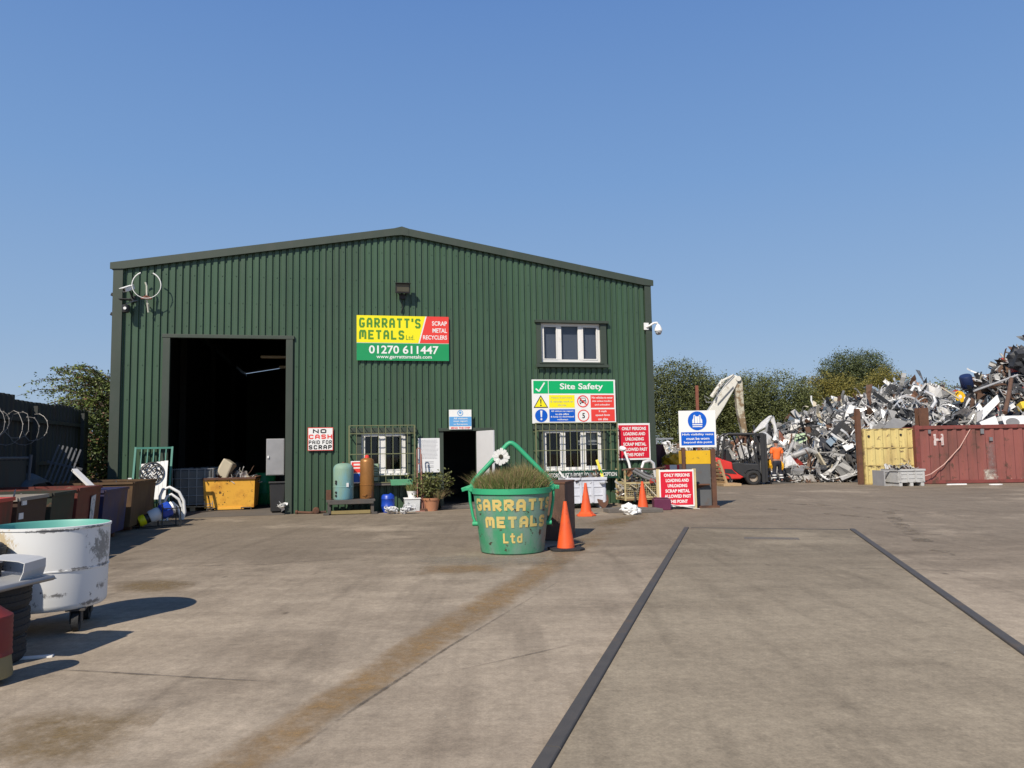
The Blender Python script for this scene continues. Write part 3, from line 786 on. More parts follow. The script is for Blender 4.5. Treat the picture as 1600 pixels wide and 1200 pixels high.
q = MB(); q.lathe([(0, .10), (.05, .10), (.075, .05), (.105, -.02), (.11, -.08), (.10, -.09)], 20, Matrix.Translation((.31, -.13, -.05))); q.build('housing', M['white'], dc, smooth=40)
q = MB(); q.lathe([(.095, -.09), (.09, -.13), (.06, -.18), (0, -.195)], 20, Matrix.Translation((.31, -.13, -.05))); q.build('dome', mat('smoked_dome', (.45, .46, .47), .15), dc, smooth=60)
q = MB(); q.lathe([(0, 0), (.035, 0.004)], 14, Matrix.Translation((.29, -.215, -.19)) @ Matrix.Rotation(R(70), 4, 'X')); q.build('lens', M['black'], dc)

# ------------------------------------------------------------------ scrap pieces (used by heaps and loads)
SCRAP = [mat('scrap_aluminium', (.50, .49, .47), .45, .25, var=.2, scale=3, dirt=(.25, .24, .22), dlo=.5, dhi=.7),
         mat('scrap_bright', (.74, .73, .71), .36, .3, var=.1),
         mat('scrap_white', (.74, .74, .73), .5, var=.08, dirt=(.45, .42, .38), dlo=.58, dhi=.75),
         mat('scrap_grey', (.23, .23, .23), .55, .1, var=.25),
         mat('scrap_dark', (.035, .037, .042), .6, var=.3),
         mat('scrap_brown', (.13, .072, .045), .75, var=.35),
         mat('scrap_cream', (.52, .46, .34), .55, var=.15),
         mat('scrap_blue_grey', (.22, .29, .36), .5, .1, var=.2),
         mat('scrap_red', (.42, .05, .04), .5, var=.2),
         mat('scrap_copper', (.40, .20, .11), .45, .5, var=.25)]
def rot3(rnd, tilt=None):
    if tilt is None:
        return Matrix.Rotation(rnd.uniform(0, 2*PI), 4, 'Z') @ Matrix.Rotation(rnd.uniform(0, PI), 4, 'X') @ Matrix.Rotation(rnd.uniform(0, 2*PI), 4, 'Z')
    return Matrix.Rotation(rnd.uniform(0, 2*PI), 4, 'Z') @ Matrix.Rotation(rnd.gauss(0, tilt), 4, 'X') @ Matrix.Rotation(rnd.gauss(0, tilt), 4, 'Y') @ Matrix.Rotation(rnd.uniform(0, 2*PI), 4, 'Z')
def scrap_piece(b, rnd, T, L, kind=None):
    """one bent offcut of length about L, placed by T"""
    kind = kind or rnd.choice(('strip',)*7+('tube',)*6+('channel',)*5+('curl',)*1+('sheet',)*4+('wire',)*2+('hoop', 'box', 'grid'))
    if kind in ('strip', 'curl'):
        n = 6; w = L*rnd.uniform(.05, .18); ang = 0; x = z = 0; vs = []; step = L/n
        cur = rnd.uniform(.4, .9) if kind == 'curl' else rnd.gauss(0, .18)
        tw = rnd.gauss(0, .2)
        for i in range(n+1):
            yw = w*(1-.2*rnd.random())
            vs += [(x, -yw/2, z+tw*i*w*.3), (x, yw/2, z-tw*i*w*.3)]
            ang += cur+rnd.gauss(0, .14); x += step*math.cos(ang); z += step*math.sin(ang)
        b.add(vs, [(2*i, 2*i+1, 2*i+3, 2*i+2) for i in range(n)], T)
    elif kind == 'sheet':
        n = 3; W = L*rnd.uniform(.4, .8); vs = []
        cr = rnd.uniform(-.6, .6)
        for i in range(n+1):
            for j in range(n+1):
                vs.append((L*(i/n-.5)+rnd.gauss(0, L*.03), W*(j/n-.5)+rnd.gauss(0, L*.03), rnd.gauss(0, L*.06)+cr*L*(i/n-.5)**2*2))
        b.add(vs, [(i*(n+1)+j, i*(n+1)+j+1, (i+1)*(n+1)+j+1, (i+1)*(n+1)+j) for i in range(n) for j in range(n)], T)
    elif kind == 'tube':
        r = min(.05, L*rnd.uniform(.012, .035)); k = 5; ang = rnd.uniform(0, 6); p = Vector((-L/2, 0, 0)); pts = [p.copy()]; d = Vector((1, 0, 0))
        bend = rnd.gauss(0, .2)
        for i in range(k):
            d = Matrix.Rotation(bend+rnd.gauss(0, .12), 3, 'Y') @ d; p = p+d*L/k; pts.append(p.copy())
        b.tube([T @ q for q in pts], r, 6)
    elif kind == 'wire':
        p = Vector((0, 0, 0)); d = Vector((1, 0, 0)); pts = [p.copy()]
        for i in range(9):
            d = (Matrix.Rotation(rnd.gauss(.35, .5), 3, 'Z') @ Matrix.Rotation(rnd.gauss(0, .4), 3, 'Y')) @ d; p = p+d*min(L, .5)*.16; pts.append(p.copy())
        b.tube([T @ q for q in pts], max(.008, L*.015), 4)
    elif kind == 'hoop':
        r = L*.38; b.tube([T @ Vector((r*math.cos(a), r*math.sin(a), .04*L*math.sin(3*a))) for a in [2*PI*k/14 for k in range(14)]], L*.03, 5, closed=True)
    elif kind == 'grid':
        for k in range(6):
            x = L*(k/5-.5); vs = [(x-.02*L, -L*.35, 0), (x+.02*L, -L*.35, 0), (x+.02*L, L*.35, .05*L*math.sin(k)), (x-.02*L, L*.35, .05*L*math.sin(k))]
            b.add(vs, [(0, 1, 2, 3)], T)
        for y in (-.35, 0, .35): b.add([(-L/2, L*(y-.03), .01), (L/2, L*(y-.03), .01), (L/2, L*(y+.03), .01), (-L/2, L*(y+.03), .01)], [(0, 1, 2, 3)], T)
    elif kind == 'channel':
        w = L*rnd.uniform(.06, .12); h = w*.7; bend = rnd.gauss(0, .25); prof = [(-w, h), (-w, 0), (w, 0), (w, h)]
        vs = []; ang = 0; x = z = 0
        for i in range(4):
            vs += [(x-L/2, y, z+q) for y, q in prof]
            ang += bend; x += L/3*math.cos(ang); z += L/3*math.sin(ang)
        b.add(vs, [(4*i+j, 4*i+j+1, 4*i+j+5, 4*i+j+4) for i in range(3) for j in range(3)], T)
    else:
        d = [L*rnd.uniform(.25, .6) for _ in range(3)]
        vs = [Vector((i*d[0]/2+rnd.gauss(0, L*.05), j*d[1]/2+rnd.gauss(0, L*.05), k*d[2]/2+rnd.gauss(0, L*.05))) for k in (-1, 1) for j in (-1, 1) for i in (-1, 1)]
        b.add(vs, [(0,2,3,1),(0,1,5,4),(2,6,7,3),(0,4,6,2),(1,3,7,5)]+([(4,5,7,6)] if rnd.random() < .6 else []), T)
def weighted(rnd, ws):
    x = rnd.random()*sum(ws)
    for i, w in enumerate(ws):
        x -= w
        if x <= 0: return i
    return 0
def load(parent, name, x0, x1, y0, y1, z, h, n, sz, ws, seed, tilt=None):
    rnd = random.Random(seed); b = MB()
    for i in range(n):
        b.cur = weighted(rnd, ws)
        fx, fy = rnd.random(), rnd.random()
        hh = h*(1-.7*max(abs(fx-.5), abs(fy-.5))*2)
        T = Matrix.Translation((x0+(x1-x0)*fx, y0+(y1-y0)*fy, z+hh*rnd.random())) @ rot3(rnd, tilt)
        scrap_piece(b, rnd, T, sz*rnd.uniform(.5, 1.4))
    o = b.build(name, SCRAP, parent)
    return tag(o, kind='stuff')

# ------------------------------------------------------------------ bucket planter, grass, daisy
bk_c = Vector((-.035, 11.66, 0))
M['bucket'] = mat('bucket_green_paint', (.045, .27, .135), .55, var=.16, scale=2.5, dirt=(.165, .265, .215), dlo=.42, dhi=.60, dscale=2.2, streak=.5, chip=(.055, .035, .022), clo=.60, chi=.615, cscale=9, bump=.1)
M['bucket2'] = mat('bucket_bright_green', (.035, .36, .17), .5, var=.12, scale=4, chip=(.06, .04, .02), clo=.70, chi=.73, cscale=9)
bk = thing('bucket_planter', 'big green painted steel bucket with raised handle, lettered in yellow, planted with grass', 'planter', bk_c)
RB, RT, HB = .475, .575, .94
q = MB(); q.lathe([(0, 0.0), (RB-.02, 0.0), (RB, .02), (RT, HB-.07), (RT, HB), (RT-.03, HB), (RT-.035, HB-.12), (0, HB-.12)], 56); q.build('bucket', M['bucket'], bk, smooth=35)
q = MB(); q.lathe([(RT+.0, HB-.075), (RT+.022, HB-.07), (RT+.024, HB+.005), (RT-.015, HB+.01), (RT-.02, HB-.01)], 56); q.build('rim', M['bucket2'], bk, smooth=35)
q = MB(); q.lathe([(0, HB-.1), (RT-.036, HB-.1)], 40); q.build('soil', mat('soil', (.06, .042, .028), .95), bk)
hx = .60
q = MB(); q.tube([(-hx, 0, HB+.0), (-hx+.02, 0, HB+.09), (-hx+.08, 0, HB+.16)] + [(-.52+.44*t, 0, HB+.16+.46*t) for t in (.25, .5, .75, .98)] + [(-.055, 0, 1.588), (-.018, 0, 1.612), (.02, 0, 1.61), (.06, 0, 1.585)] + [(.09+.44*t, 0, 1.562-.46*t) for t in (.03, .25, .5, .75, 1)] + [(hx+.0, 0, HB+.07), (hx+.02, 0, HB)], .036, 12)
q.build('handle', M['bucket2'], bk, smooth=60)
for s in (-1, 1):
    q = MB(); q.bb((s*(RT-.02), -.05, HB-.03), (s*(hx+.09), .05, HB+.03)); q.cyl((s*hx, -.075, HB), (s*hx, .075, HB), .05)
    q.build('lug', M['bucket2'], bk, bevel=.012)
    q = MB(); q.tube([(s*(hx+.03), -.03, HB-.02), (s*(hx+.02), -.04, HB-.2), (s*(hx-.02), -.05, HB-.42), (s*(hx-.05), -.06, .44)], .022, 8)
    q.cyl((s*(hx-.01), -.06, .42), (s*(hx-.09), -.06, .42), .034); q.build('lever', M['bucket2'], bk, smooth=50)
q = MB(); q.bar((-hx-.15, -.02, HB-.02), (-hx, 0, HB+.03), .035, .06); q.bar((hx+.12, -.02, HB+.0), (hx-.02, 0, HB+.02), .035, .06); q.build('catch', M['bucket2'], bk, bevel=.008)
M['blet'] = mat('bucket_yellow_paint', (.64, .49, .16), .6, var=.15, scale=9, dirt=(.42, .42, .18), dlo=.5, dhi=.7, chip=(.07, .20, .11), clo=.61, chi=.65, cscale=6)
def on_bucket(word, a0, a1, z0, z1, sw, seed, tilt=0):
    rm = (RB+RT)/2; w = (a1-a0)*rm
    vs, fs = stroke_text(word, w, z1-z0, sw, .22, .03, seed)
    me = bpy.data.meshes.new('lettering'); me.from_pydata(vs, [], fs); bm = bmesh.new(); bm.from_mesh(me)
    for i in range(1, 48):
        bmesh.ops.bisect_plane(bm, geom=bm.verts[:]+bm.edges[:]+bm.faces[:], plane_co=(w*i/48, 0, 0), plane_no=(1, 0, 0))
    for v in bm.verts:
        a = a0+v.co.x/rm; z = z0+v.co.y+tilt*v.co.x/w
        r = RB+(RT-RB)*(z-.02)/(HB-.09)+.005+v.co.z
        v.co = Vector((r*math.sin(a), -r*math.cos(a), z))
    bmesh.ops.recalc_face_normals(bm, faces=bm.faces); bm.to_mesh(me); bm.free()
    o = bpy.data.objects.new('lettering', me); COL.objects.link(o); me.materials.append(M['blet']); o.parent = bk
on_bucket("GARRATTS", R(-66), R(76), .625, .80, .044, 3, .012)
on_bucket("METALS", R(-46), R(62), .39, .56, .044, 5)
on_bucket("Ltd", R(-15), R(17), .175, .32, .028, 7)

M['grass_a'] = mat('dry_grass', (.27, .21, .085), .8, var=.35, scale=6)
M['grass_b'] = mat('green_grass', (.13, .18, .045), .8, var=.35, scale=6)
M['grass_c'] = mat('grass_seed_heads', (.30, .215, .12), .85, var=.3, scale=6)
def grass_blades(b, rnd, c, rad, n, hmin, hmax, wd=.006, lean=.25):
    for i in range(n):
        a = rnd.uniform(0, 2*PI); r = rad*math.sqrt(rnd.random())
        x, y = c[0]+r*math.cos(a), c[1]+r*math.sin(a)
        h = rnd.uniform(hmin, hmax)*(1.12-.35*(r/rad)**2); la = rnd.uniform(0, 2*PI); ln = abs(rnd.gauss(0, lean))*h
        lx, ly = ln*math.cos(la)+.25*h*(r/rad)**3*math.cos(a), ln*math.sin(la)+.25*h*(r/rad)**3*math.sin(a)
        t = rnd.uniform(0, PI); wx, wy = wd*math.cos(t), wd*math.sin(t)
        b.cur = rnd.choice((0, 1, 1, 1, 2)) if h < hmax*.8 else rnd.choice((0, 2, 1))
        b.add([(x-wx, y-wy, c[2]), (x+wx, y+wy, c[2]), (x+lx*.4+wx*.7, y+ly*.4+wy*.7, c[2]+h*.6), (x+lx*.4-wx*.7, y+ly*.4-wy*.7, c[2]+h*.6), (x+lx, y+ly, c[2]+h)], [(0, 1, 2, 3), (3, 2, 4)])
gb_ = MB(); rnd = random.Random(11)
grass_blades(gb_, rnd, (bk_c.x, bk_c.y, HB-.1), RT-.05, 11000, .16, .42, .0042, .40)
grass_blades(gb_, rnd, (bk_c.x+.2, bk_c.y-.0, HB-.1), .32, 1600, .24, .52, .004, .35)
grass_blades(gb_, rnd, (bk_c.x-.46, bk_c.y+.05, HB-.1), .12, 110, .22, .36, .004, .7)
o = gb_.build('grass', [M['grass_a'], M['grass_b'], M['grass_c']])
tag(o, 'long dry green and straw-coloured grass growing out of the green bucket', 'grass', kind='stuff')
dz = thing('daisy_ornament', 'white metal daisy ornament on a stem rising from the bucket of grass', 'ornament', (bk_c.x-.14, bk_c.y-.1, HB-.1))
q = MB(); q.tube([(0, .05, 0), (.0, .03, .3), (-.01, .015, .56)], .008, 6); q.build('stem', mat('stem_green', (.05, .12, .04), .6), dz)
Mt = Matrix.Translation((-.01, -.01, .57)) @ Matrix.Rotation(R(10), 4, 'X')
for i in range(12):
    a = 2*PI*i/12+.1; k = 1-.06*(i % 3)
    q = MB(); pet = [(.033, -.007), (.075, -.021), (.118*k, -.026), (.137*k, -.010), (.126*k, 0), (.137*k, .012), (.118*k, .026), (.075, .021), (.033, .007)]
    q.prism([(p[0], p[1]) for p in pet], -.003+.004*(i % 2), .003+.004*(i % 2), Mt @ Matrix.Rotation(a, 4, 'Y')); q.build('petal', M['sw'], dz)
q = MB(); q.lathe([(0, .018), (.03, .014), (.036, 0), (.03, -.01)], 18, Mt @ Matrix.Rotation(R(90), 4, 'X')); q.build('flower_centre', mat('flower_centre', (.05, .045, .03), .8), dz)

# ------------------------------------------------------------------ brown steel box behind the bucket
bx_ = thing('steel_box', 'brown rusty steel box standing behind the green bucket', 'box', (.50, 13.42, 0), R(-14))
q = MB(); q.box((0, 0, .475), (.95, .95, .95)); q.build('body', M['brown_box'], bx_, bevel=.012)
q = MB(); q.bb((-.485, -.485, .93), (.485, .485, .965)); q.build('lid', M['rust'], bx_, bevel=.008)

# ------------------------------------------------------------------ traffic cones
def make_cone(label, loc, rz, h, base_m, flared=False, skirt=False):
    t = thing('traffic_cone', label, 'cone', loc, rz, 'traffic cones')
    q = MB(); q.lathe([(.135, .03), (.13, .07), (.03, h-.03), (.026, h), (.018, h), (.015, h-.03)], 28)
    q.build('cone', M['orange'], t, smooth=40)
    q = MB()
    if skirt:
        q.lathe([(.225, 0), (.23, .02), (.18, .05), (.138, .10), (.12, .10)], 8)
    else:
        q.prism([(-.25, -.15), (-.15, -.25), (.15, -.25), (.25, -.15), (.25, .15), (.15, .25), (-.15, .25), (-.25, .15)], 0, .035, Matrix.Rotation(R(90), 4, 'X'))
    q.build('base', base_m, t, bevel=.006)
    return t
make_cone('orange traffic cone with black rubber base nearest the green bucket', (.77, 11.72, 0), R(12), .72, M['rubber'])
make_cone('wholly orange traffic cone with flared base in front of the white crate', G(916, 806), R(30), .74, M['orange'], skirt=True)
make_cone('orange traffic cone on a dark block in front of the wire trolley', G(1007, 799)+Vector((0, .2, 0.0)), R(5), .70, M['conc_dk'])

# ------------------------------------------------------------------ things along the wall
def wthing(name, label, cat, x, y, out_dz=0, rz=None, group=None):
    return thing(name, label, cat, G(x, y), YAW if rz is None else rz, group)
# weighing platform
pl = thing('weighing_platform', 'low dark steel weighing platform carrying the two hot-water cylinders', 'platform', wp(5.70, 0, .58), YAW)
q = MB(); q.box((0, 0, .335), (1.18, .72, .05)); q.box((0, -.35, .29), (1.10, .02, .07)); q.build('plate', M['rail'], pl, bevel=.008)
for sx in (-1, 1):
    q = MB(); q.bb((sx*.52-.04, -.30, .03), (sx*.52+.04, .30, .29)); q.bb((sx*.58-.08, -.36, 0), (sx*.58+.06, -.2, .05)); q.build('support', M['rail'], pl, bevel=.006)
q = MB(); q.bb((-.47, -.31, .02), (.47, -.27, .10)); q.build('bottom_strip', mat('dull_brass', (.32, .25, .11), .5, .3), pl)
q = MB(); q.bb((-.6, -.1, .36), (-.48, .05, .60)); q.build('indicator_post', M['rust'], pl)
def cylinder(name, label, loc, r, h, m, cap=None):
    t = thing(name, label, 'cylinder', loc, YAW)
    q = MB(); q.lathe([(0, .02), (r*.94, .0), (r, .03), (r, h-r*.62), (r*.96, h-r*.42), (r*.82, h-r*.2), (r*.55, h-r*.06), (r*.2, h), (0, h)], 36)
    q.lathe([(r, h*.33), (r+.008, h*.335), (r+.008, h*.35), (r, h*.355)], 36); q.build('tank', m, t, smooth=50)
    return t
M['foam'] = mat('pale_green_foam', (.22, .34, .26), .7, var=.12, scale=1.5, dirt=(.16, .36, .42), dlo=.45, dhi=.65, dscale=1.8, streak=.4)
M['copper'] = mat('bronze_foam', (.34, .155, .045), .42, .35, var=.15, scale=4, dirt=(.26, .12, .05), dlo=.5, dhi=.7)
PZ = .36
tk = cylinder('hot_water_cylinder', 'short pale green hot-water cylinder on the weighing platform', wp(5.52, PZ, .58), .25, .90, M['foam'])
for z in (.10, .18, .40, .45):
    q = MB(); q.cyl((-.17, -.175, z), (-.185, -.20, z), .028, n=10); q.build('pipe_port', M['black'], tk)
q = MB(); q.box((.10, -.235, .36), (.06, .03, .10)); q.build('thermostat', M['door_white'], tk, bevel=.005)
q = MB(); q.cyl((0, 0, .89), (0, 0, .93), .03); q.build('valve', M['rust'], tk)
tk = cylinder('hot_water_cylinder', 'tall bronze-coloured hot-water cylinder with red cap on the weighing platform', wp(6.10, PZ, .50), .175, 1.02, M['copper'])
q = MB(); q.lathe([(.06, 1.0), (.055, 1.06), (.02, 1.09), (0, 1.09)], 16); q.build('cap', M['sr'], tk, smooth=40)
q = MB(); q.tube([(-.12, -.16, .10), (-.06, -.20, .07), (-.0, -.19, .12), (.05, -.19, .03), (.08, -.18, .05)], .012, 6); q.build('pipe', M['copper'], tk)
br = thing('blue_barrel', 'small bright blue plastic barrel beside the weighing platform', 'barrel', wp(6.62, 0, .55), YAW)
q = MB(); q.lathe([(0, 0), (.15, 0), (.165, .03), (.165, .14), (.172, .15), (.172, .17), (.165, .18), (.165, .33), (.172, .34), (.165, .36), (.155, .42), (.12, .45), (0, .45)], 28); q.build('drum', M['blue_pl'], br, smooth=40)
q = MB(); q.cyl((.07, 0, .45), (.07, 0, .475), .03); q.build('bung', M['blue_pl'], br)
M['cable'] = mat('white_cable', (.66, .67, .68), .5, var=.12)
for (x, y, r_, lab) in ((611, 803, .125, 'loose tangle of white cable on the ground, the one nearer the blue barrel'), (637, 803, .145, 'bigger tangle of white cable on the ground against the white tub')):
    rnd = random.Random(x); q = MB()
    c = G(x, y)
    for i in range(26):
        a0, ph, ti = rnd.uniform(.55, 1.0)*r_, rnd.uniform(0, 6), rnd.uniform(-.9, .9)
        Mt = Matrix.Translation((rnd.gauss(0, .05), rnd.gauss(0, .04), r_*.85+rnd.gauss(0, .03))) @ Matrix.Rotation(ph, 4, 'Z') @ Matrix.Rotation(ti+PI/2*rnd.choice((0, .3)), 4, 'X')
        q.tube([Mt @ Vector((a0*math.cos(t), a0*.6*math.sin(t), rnd.gauss(0, .012))) for t in [2*PI*k/14 for k in range(14)]], .012, 5, closed=True)
    tag(q.build('cable_bundle', M['cable'], loc=c, smooth=60), lab, 'cable', 'white cable tangles')
wt = thing('plant_tub', 'square white plastic tub standing against the wall left of the terracotta pot', 'tub', wp(7.23, 0, .50), YAW)
q = MB(); q.prism([(-.18, 0), (.18, 0), (.2, .33), (-.2, .33)], -.17, .17); q.build('body', mat('tub_plastic', (.60, .62, .62), .5, dirt=(.4, .42, .42)), wt, bevel=.015)
q = MB(); q.bb((-.21, -.19, .31), (.21, .19, .345)); q.build('lid', M['white'], wt, bevel=.01)
wt = thing('flower_pot', 'small white flower pot with wispy pale grass standing on the white tub', 'plant', wp(7.23, .345, .48), YAW)
q = MB(); q.lathe([(0, 0), (.09, 0), (.135, .17), (.12, .17), (0, .14)], 20); q.build('pot', M['white'], wt, smooth=40)
q = MB(); rnd = random.Random(2); grass_blades(q, rnd, (0, 0, .14), .12, 420, .12, .28, .005, .6); q.build('foliage', [M['grass_a'], M['grass_b'], mat('pale_grass', (.3, .3, .15), .8)], wt)

# leaf helpers
def leaf_faces(b, rnd, p, size, up_bias=.4, aspect=.55):
    d = Vector((rnd.gauss(0, 1), rnd.gauss(0, 1), rnd.gauss(0, .6)-.15)).normalized()
    nrm = Vector((rnd.gauss(0, 1), rnd.gauss(0, 1), rnd.gauss(0, 1)+up_bias*2)).normalized()
    s = d.cross(nrm)
    if s.length < .05: return
    s.normalize(); s *= size*aspect*.5
    a = p; c = p+d*size; m = p+d*size*.5+nrm*size*.08
    b.add([a, m+s, c, m-s], [(0, 1, 2, 3)])
M['leaf'] = [mat('leaf_dark', (.092, .104, .028), .6, var=.3, scale=2), mat('leaf_mid', (.130, .144, .038), .55, var=.3, scale=2), mat('leaf_light', (.145, .155, .045), .55, var=.3, scale=2)]
M['leaf_l'] = [mat('leaf_robinia_dark', (.05, .075, .02), .5, var=.3), mat('leaf_robinia_mid', (.11, .15, .035), .5, var=.3), mat('leaf_robinia_light', (.20, .24, .06), .5, var=.3), mat('leaf_robinia_brown', (.16, .08, .045), .6, var=.3)]
M['leaf_y'] = [mat('leaf_olive_dark', (.11, .105, .022), .6, var=.3), mat('leaf_olive', (.18, .16, .03), .6, var=.3), mat('leaf_yellow', (.25, .21, .04), .6, var=.3)]
M['leaf_g'] = [mat('leaf_blue_dark', (.084, .10, .03), .6, var=.3), mat('leaf_blue_mid', (.112, .130, .038), .6, var=.3), mat('leaf_blue_light', (.125, .142, .045), .6, var=.3)]
M['leaf_d'] = [mat('leaf_tall_dark', (.052, .072, .026), .6, var=.3), mat('leaf_tall_mid', (.085, .108, .038), .6, var=.3), mat('leaf_tall_light', (.12, .142, .05), .6, var=.3)]
M['bark'] = mat('bark', (.10, .075, .055), .9, var=.3, bump=.4)

pp = thing('potted_shrub', 'bushy leafy shrub in a terracotta pot beside the dark entrance', 'plant', wp(7.72, 0, .55), YAW)
q = MB(); q.lathe([(0, 0), (.15, 0), (.20, .27), (.215, .27), (.22, .33), (.195, .33), (.19, .28), (0, .28)], 26); q.build('pot', M['terra'], pp, smooth=35)
rnd = random.Random(8); lf = MB(); sm = MB()
for i in range(46):
    a = rnd.uniform(0, 2*PI); L = rnd.uniform(.25, .85); out = rnd.uniform(.08, .62)
    pts_ = [Vector((0, 0, .28)), Vector((out*.35*math.cos(a), out*.3*math.sin(a), .28+L*.55)), Vector((out*math.cos(a), out*.6*math.sin(a), .28+L*rnd.uniform(.65, 1.05)))]
    sm.tube(pts_, [.008, .006, .003], 5)
    for k in range(34):
        t = rnd.random()**.6
        p = pts_[0].lerp(pts_[1], t*2) if t < .5 else pts_[1].lerp(pts_[2], t*2-1)
        lf.cur = rnd.choice((0, 1, 1, 2)); leaf_faces(lf, rnd, p+Vector((rnd.gauss(0, .05), rnd.gauss(0, .05), rnd.gauss(0, .05))), rnd.uniform(.05, .10))
sm.build('stem', M['bark'], pp); lf.build('foliage', M['leaf'], pp)
q = MB(); rnd = random.Random(9); grass_blades(q, rnd, (.15, -.05, .30), .14, 260, .12, .34, .005, .9); q.build('dry_grass', [M['grass_a'], M['grass_c'], M['grass_b']], pp)
hp_ = thing('pipe_stand', 'thin pinkish rusty twin-pole stand leaning on the wall in front of the shrub', 'stand', wp(7.42, 0, .62), YAW)
q = MB(); rp = mat('pink_rust', (.34, .155, .12), .7, var=.25, scale=9)
q.tube([(-.06, 0, 0), (-.055, .1, .8), (-.05, .2, 1.56), (-.03, .2, 1.60), (.02, .2, 1.60), (.04, .2, 1.56), (.05, .1, .8), (.06, 0, 0)], .014, 7)
for z in (.25, .7, 1.2): q.bar((-.055, z*.125, z), (.055, z*.125, z), .012, .02)
q.bar((-.12, -.03, .01), (.12, -.03, .01), .05, .02); q.build('frame', rp, hp_)
bs = thing('broom', 'thin red-brown broom handle leaning beside the twin-pole stand', 'broom', wp(7.53, 0, .6), YAW)
q = MB(); q.tube([(0, -.02, .06), (-.04, .25, 1.45)], .011, 6); q.build('handle', rp, bs); q = MB(); q.bb((-.11, -.06, 0), (.11, .02, .07)); q.build('head', M['rust'], bs, bevel=.01)
# small signs and papers leaning at the left grille
ls = thing('leaning_notice', 'red, white and blue notice leaning in the left grille behind the bronze cylinder', 'notice', wp(5.70, .74, .38), YAW)
S = Sign(ls, .36, .56, M['sw'], .012); S.rect(.06, .05, .94, .52, M['sr']); S.rect(.06, .56, .94, .95, M['sb']); S.rect(.2, .12, .8, .2, M['sw'], 2); S.rect(.2, .28, .8, .34, M['sw'], 2)
gp = thing('green_notice', 'faded pale green notice propped behind the left window grille', 'notice', wp(6.12, .78, .27), YAW)
S = Sign(gp, .30, .44, mat('faded_green', (.30, .42, .31), .6), .01)
for i in range(5): S.rect(.15, .12+i*.15, .85, .16+i*.15, M['leaf'][1])
pb = thing('planter_box', 'light green window planter box below the left grille', 'planter', wp(6.98, .66, .37), YAW)
q = MB(); q.prism([(-.27, 0), (.27, 0), (.29, .15), (-.29, .15)], -.07, .08); q.build('box', mat('pale_green_plastic', (.10, .32, .17), .5, dirt=(.2, .3, .22)), pb, bevel=.01)
q = MB(); q.bb((-.27, -.06, .10), (.27, .07, .148)); q.build('soil', M['conc_dk'], pb)

# right of the entrance: crate of scrap, shovel, trolley, bag, lower sign
M['crate'] = mat('white_crate_plastic', (.62, .64, .70), .5, var=.06, dirt=(.48, .48, .50), dlo=.55, dhi=.8, dscale=3)
def pallet_crate(name, label, loc, rz, w, dpt, h, m):
    t = thing(name, label, 'crate', loc, rz)
    q = MB(); th = .04
    z0 = .13
    q.bb((-w/2, -dpt/2, z0), (w/2, -dpt/2+th, h)); q.bb((-w/2, dpt/2-th, z0), (w/2, dpt/2, h)); q.bb((-w/2, -dpt/2+th, z0), (-w/2+th, dpt/2-th, h)); q.bb((w/2-th, -dpt/2+th, z0), (w/2, dpt/2-th, h)); q.bb((-w/2+th, -dpt/2+th, z0), (w/2-th, dpt/2-th, z0+.05))
    q.build('walls', m, t, bevel=.006)
    q = MB()
    q.bb((-w/2-.03, -dpt/2-.03, h-.07), (w/2+.03, -dpt/2, h)); q.bb((-w/2-.03, dpt/2, h-.07), (w/2+.03, dpt/2+.03, h)); q.bb((-w/2-.03, -dpt/2, h-.07), (-w/2, dpt/2, h)); q.bb((w/2, -dpt/2, h-.07), (w/2+.03, dpt/2, h))
    q.build('rim', m, t, bevel=.01)
    q = MB()
    for fx in (-.44, -.15, .15, .44): q.bb((fx*w-.03, -dpt/2-.022, z0+.02), (fx*w+.03, -dpt/2-.002, h-.09))
    for fz in (.3, .62): q.bb((-w*.42, -dpt/2-.014, z0+(h-z0)*fz), (w*.42, -dpt/2-.004, z0+(h-z0)*fz+.025))
    q.build('ribs', m, t)
    for x in (-w/2+.09, 0, w/2-.09):
        q = MB(); q.bb((x-.06, -dpt/2+.01, 0), (x+.06, dpt/2-.01, z0)); q.build('skid', m, t, bevel=.008)
    return t
ct = pallet_crate('pallet_crate', 'white plastic pallet crate heaped with dark scrap under the right-hand grille', wp(11.58, 0, 1.15), YAW-R(4), 1.02, .8, .78, M['crate'])
load(ct, 'scrap_load', -.45, .45, -.33, .33, .66, .14, 130, .26, (2, 1, 1, 3, 5, 4, 1, 1, 0, 0), 4)
yl = thing('spirit_level', 'bright yellow spirit level sticking up out of the crate of dark scrap', 'spirit level', wp(12.12, .70, 1.2), YAW)
q = MB(); q.bar((.05, 0, -.1), (-.12, .1, .52), .025, .07); q.build('bar', mat('level_yellow', (.8, .68, .08), .45), yl, bevel=.004)
q = MB(); q.bar((-.025, .017, .18), (-.047, .035, .26), .03, .03); q.build('vial', M['sg'], yl)
sh = thing('shovel', 'rusty pointed shovel standing on its blade beside the white crate', 'shovel', wp(11.98, 0, 1.62), YAW)
q = MB(); prof = [(-.14, .34), (-.155, .22), (-.12, .10), (-.03, .0), (.03, .0), (.12, .10), (.155, .22), (.14, .34), (.04, .37), (-.04, .37)]
q.prism(prof, -.008, .008, Matrix.Rotation(R(-14), 4, 'X')); q.build('blade', M['rust'], sh, bevel=.003)
q = MB(); q.tube([(0, .09, .30), (-.0, .14, .5), (-.09, .32, .95)], .018, 8); q.tube([(-.16, .32, .95), (-.02, .34, .97)], .018, 6); q.build('handle', M['brown_box'], sh)
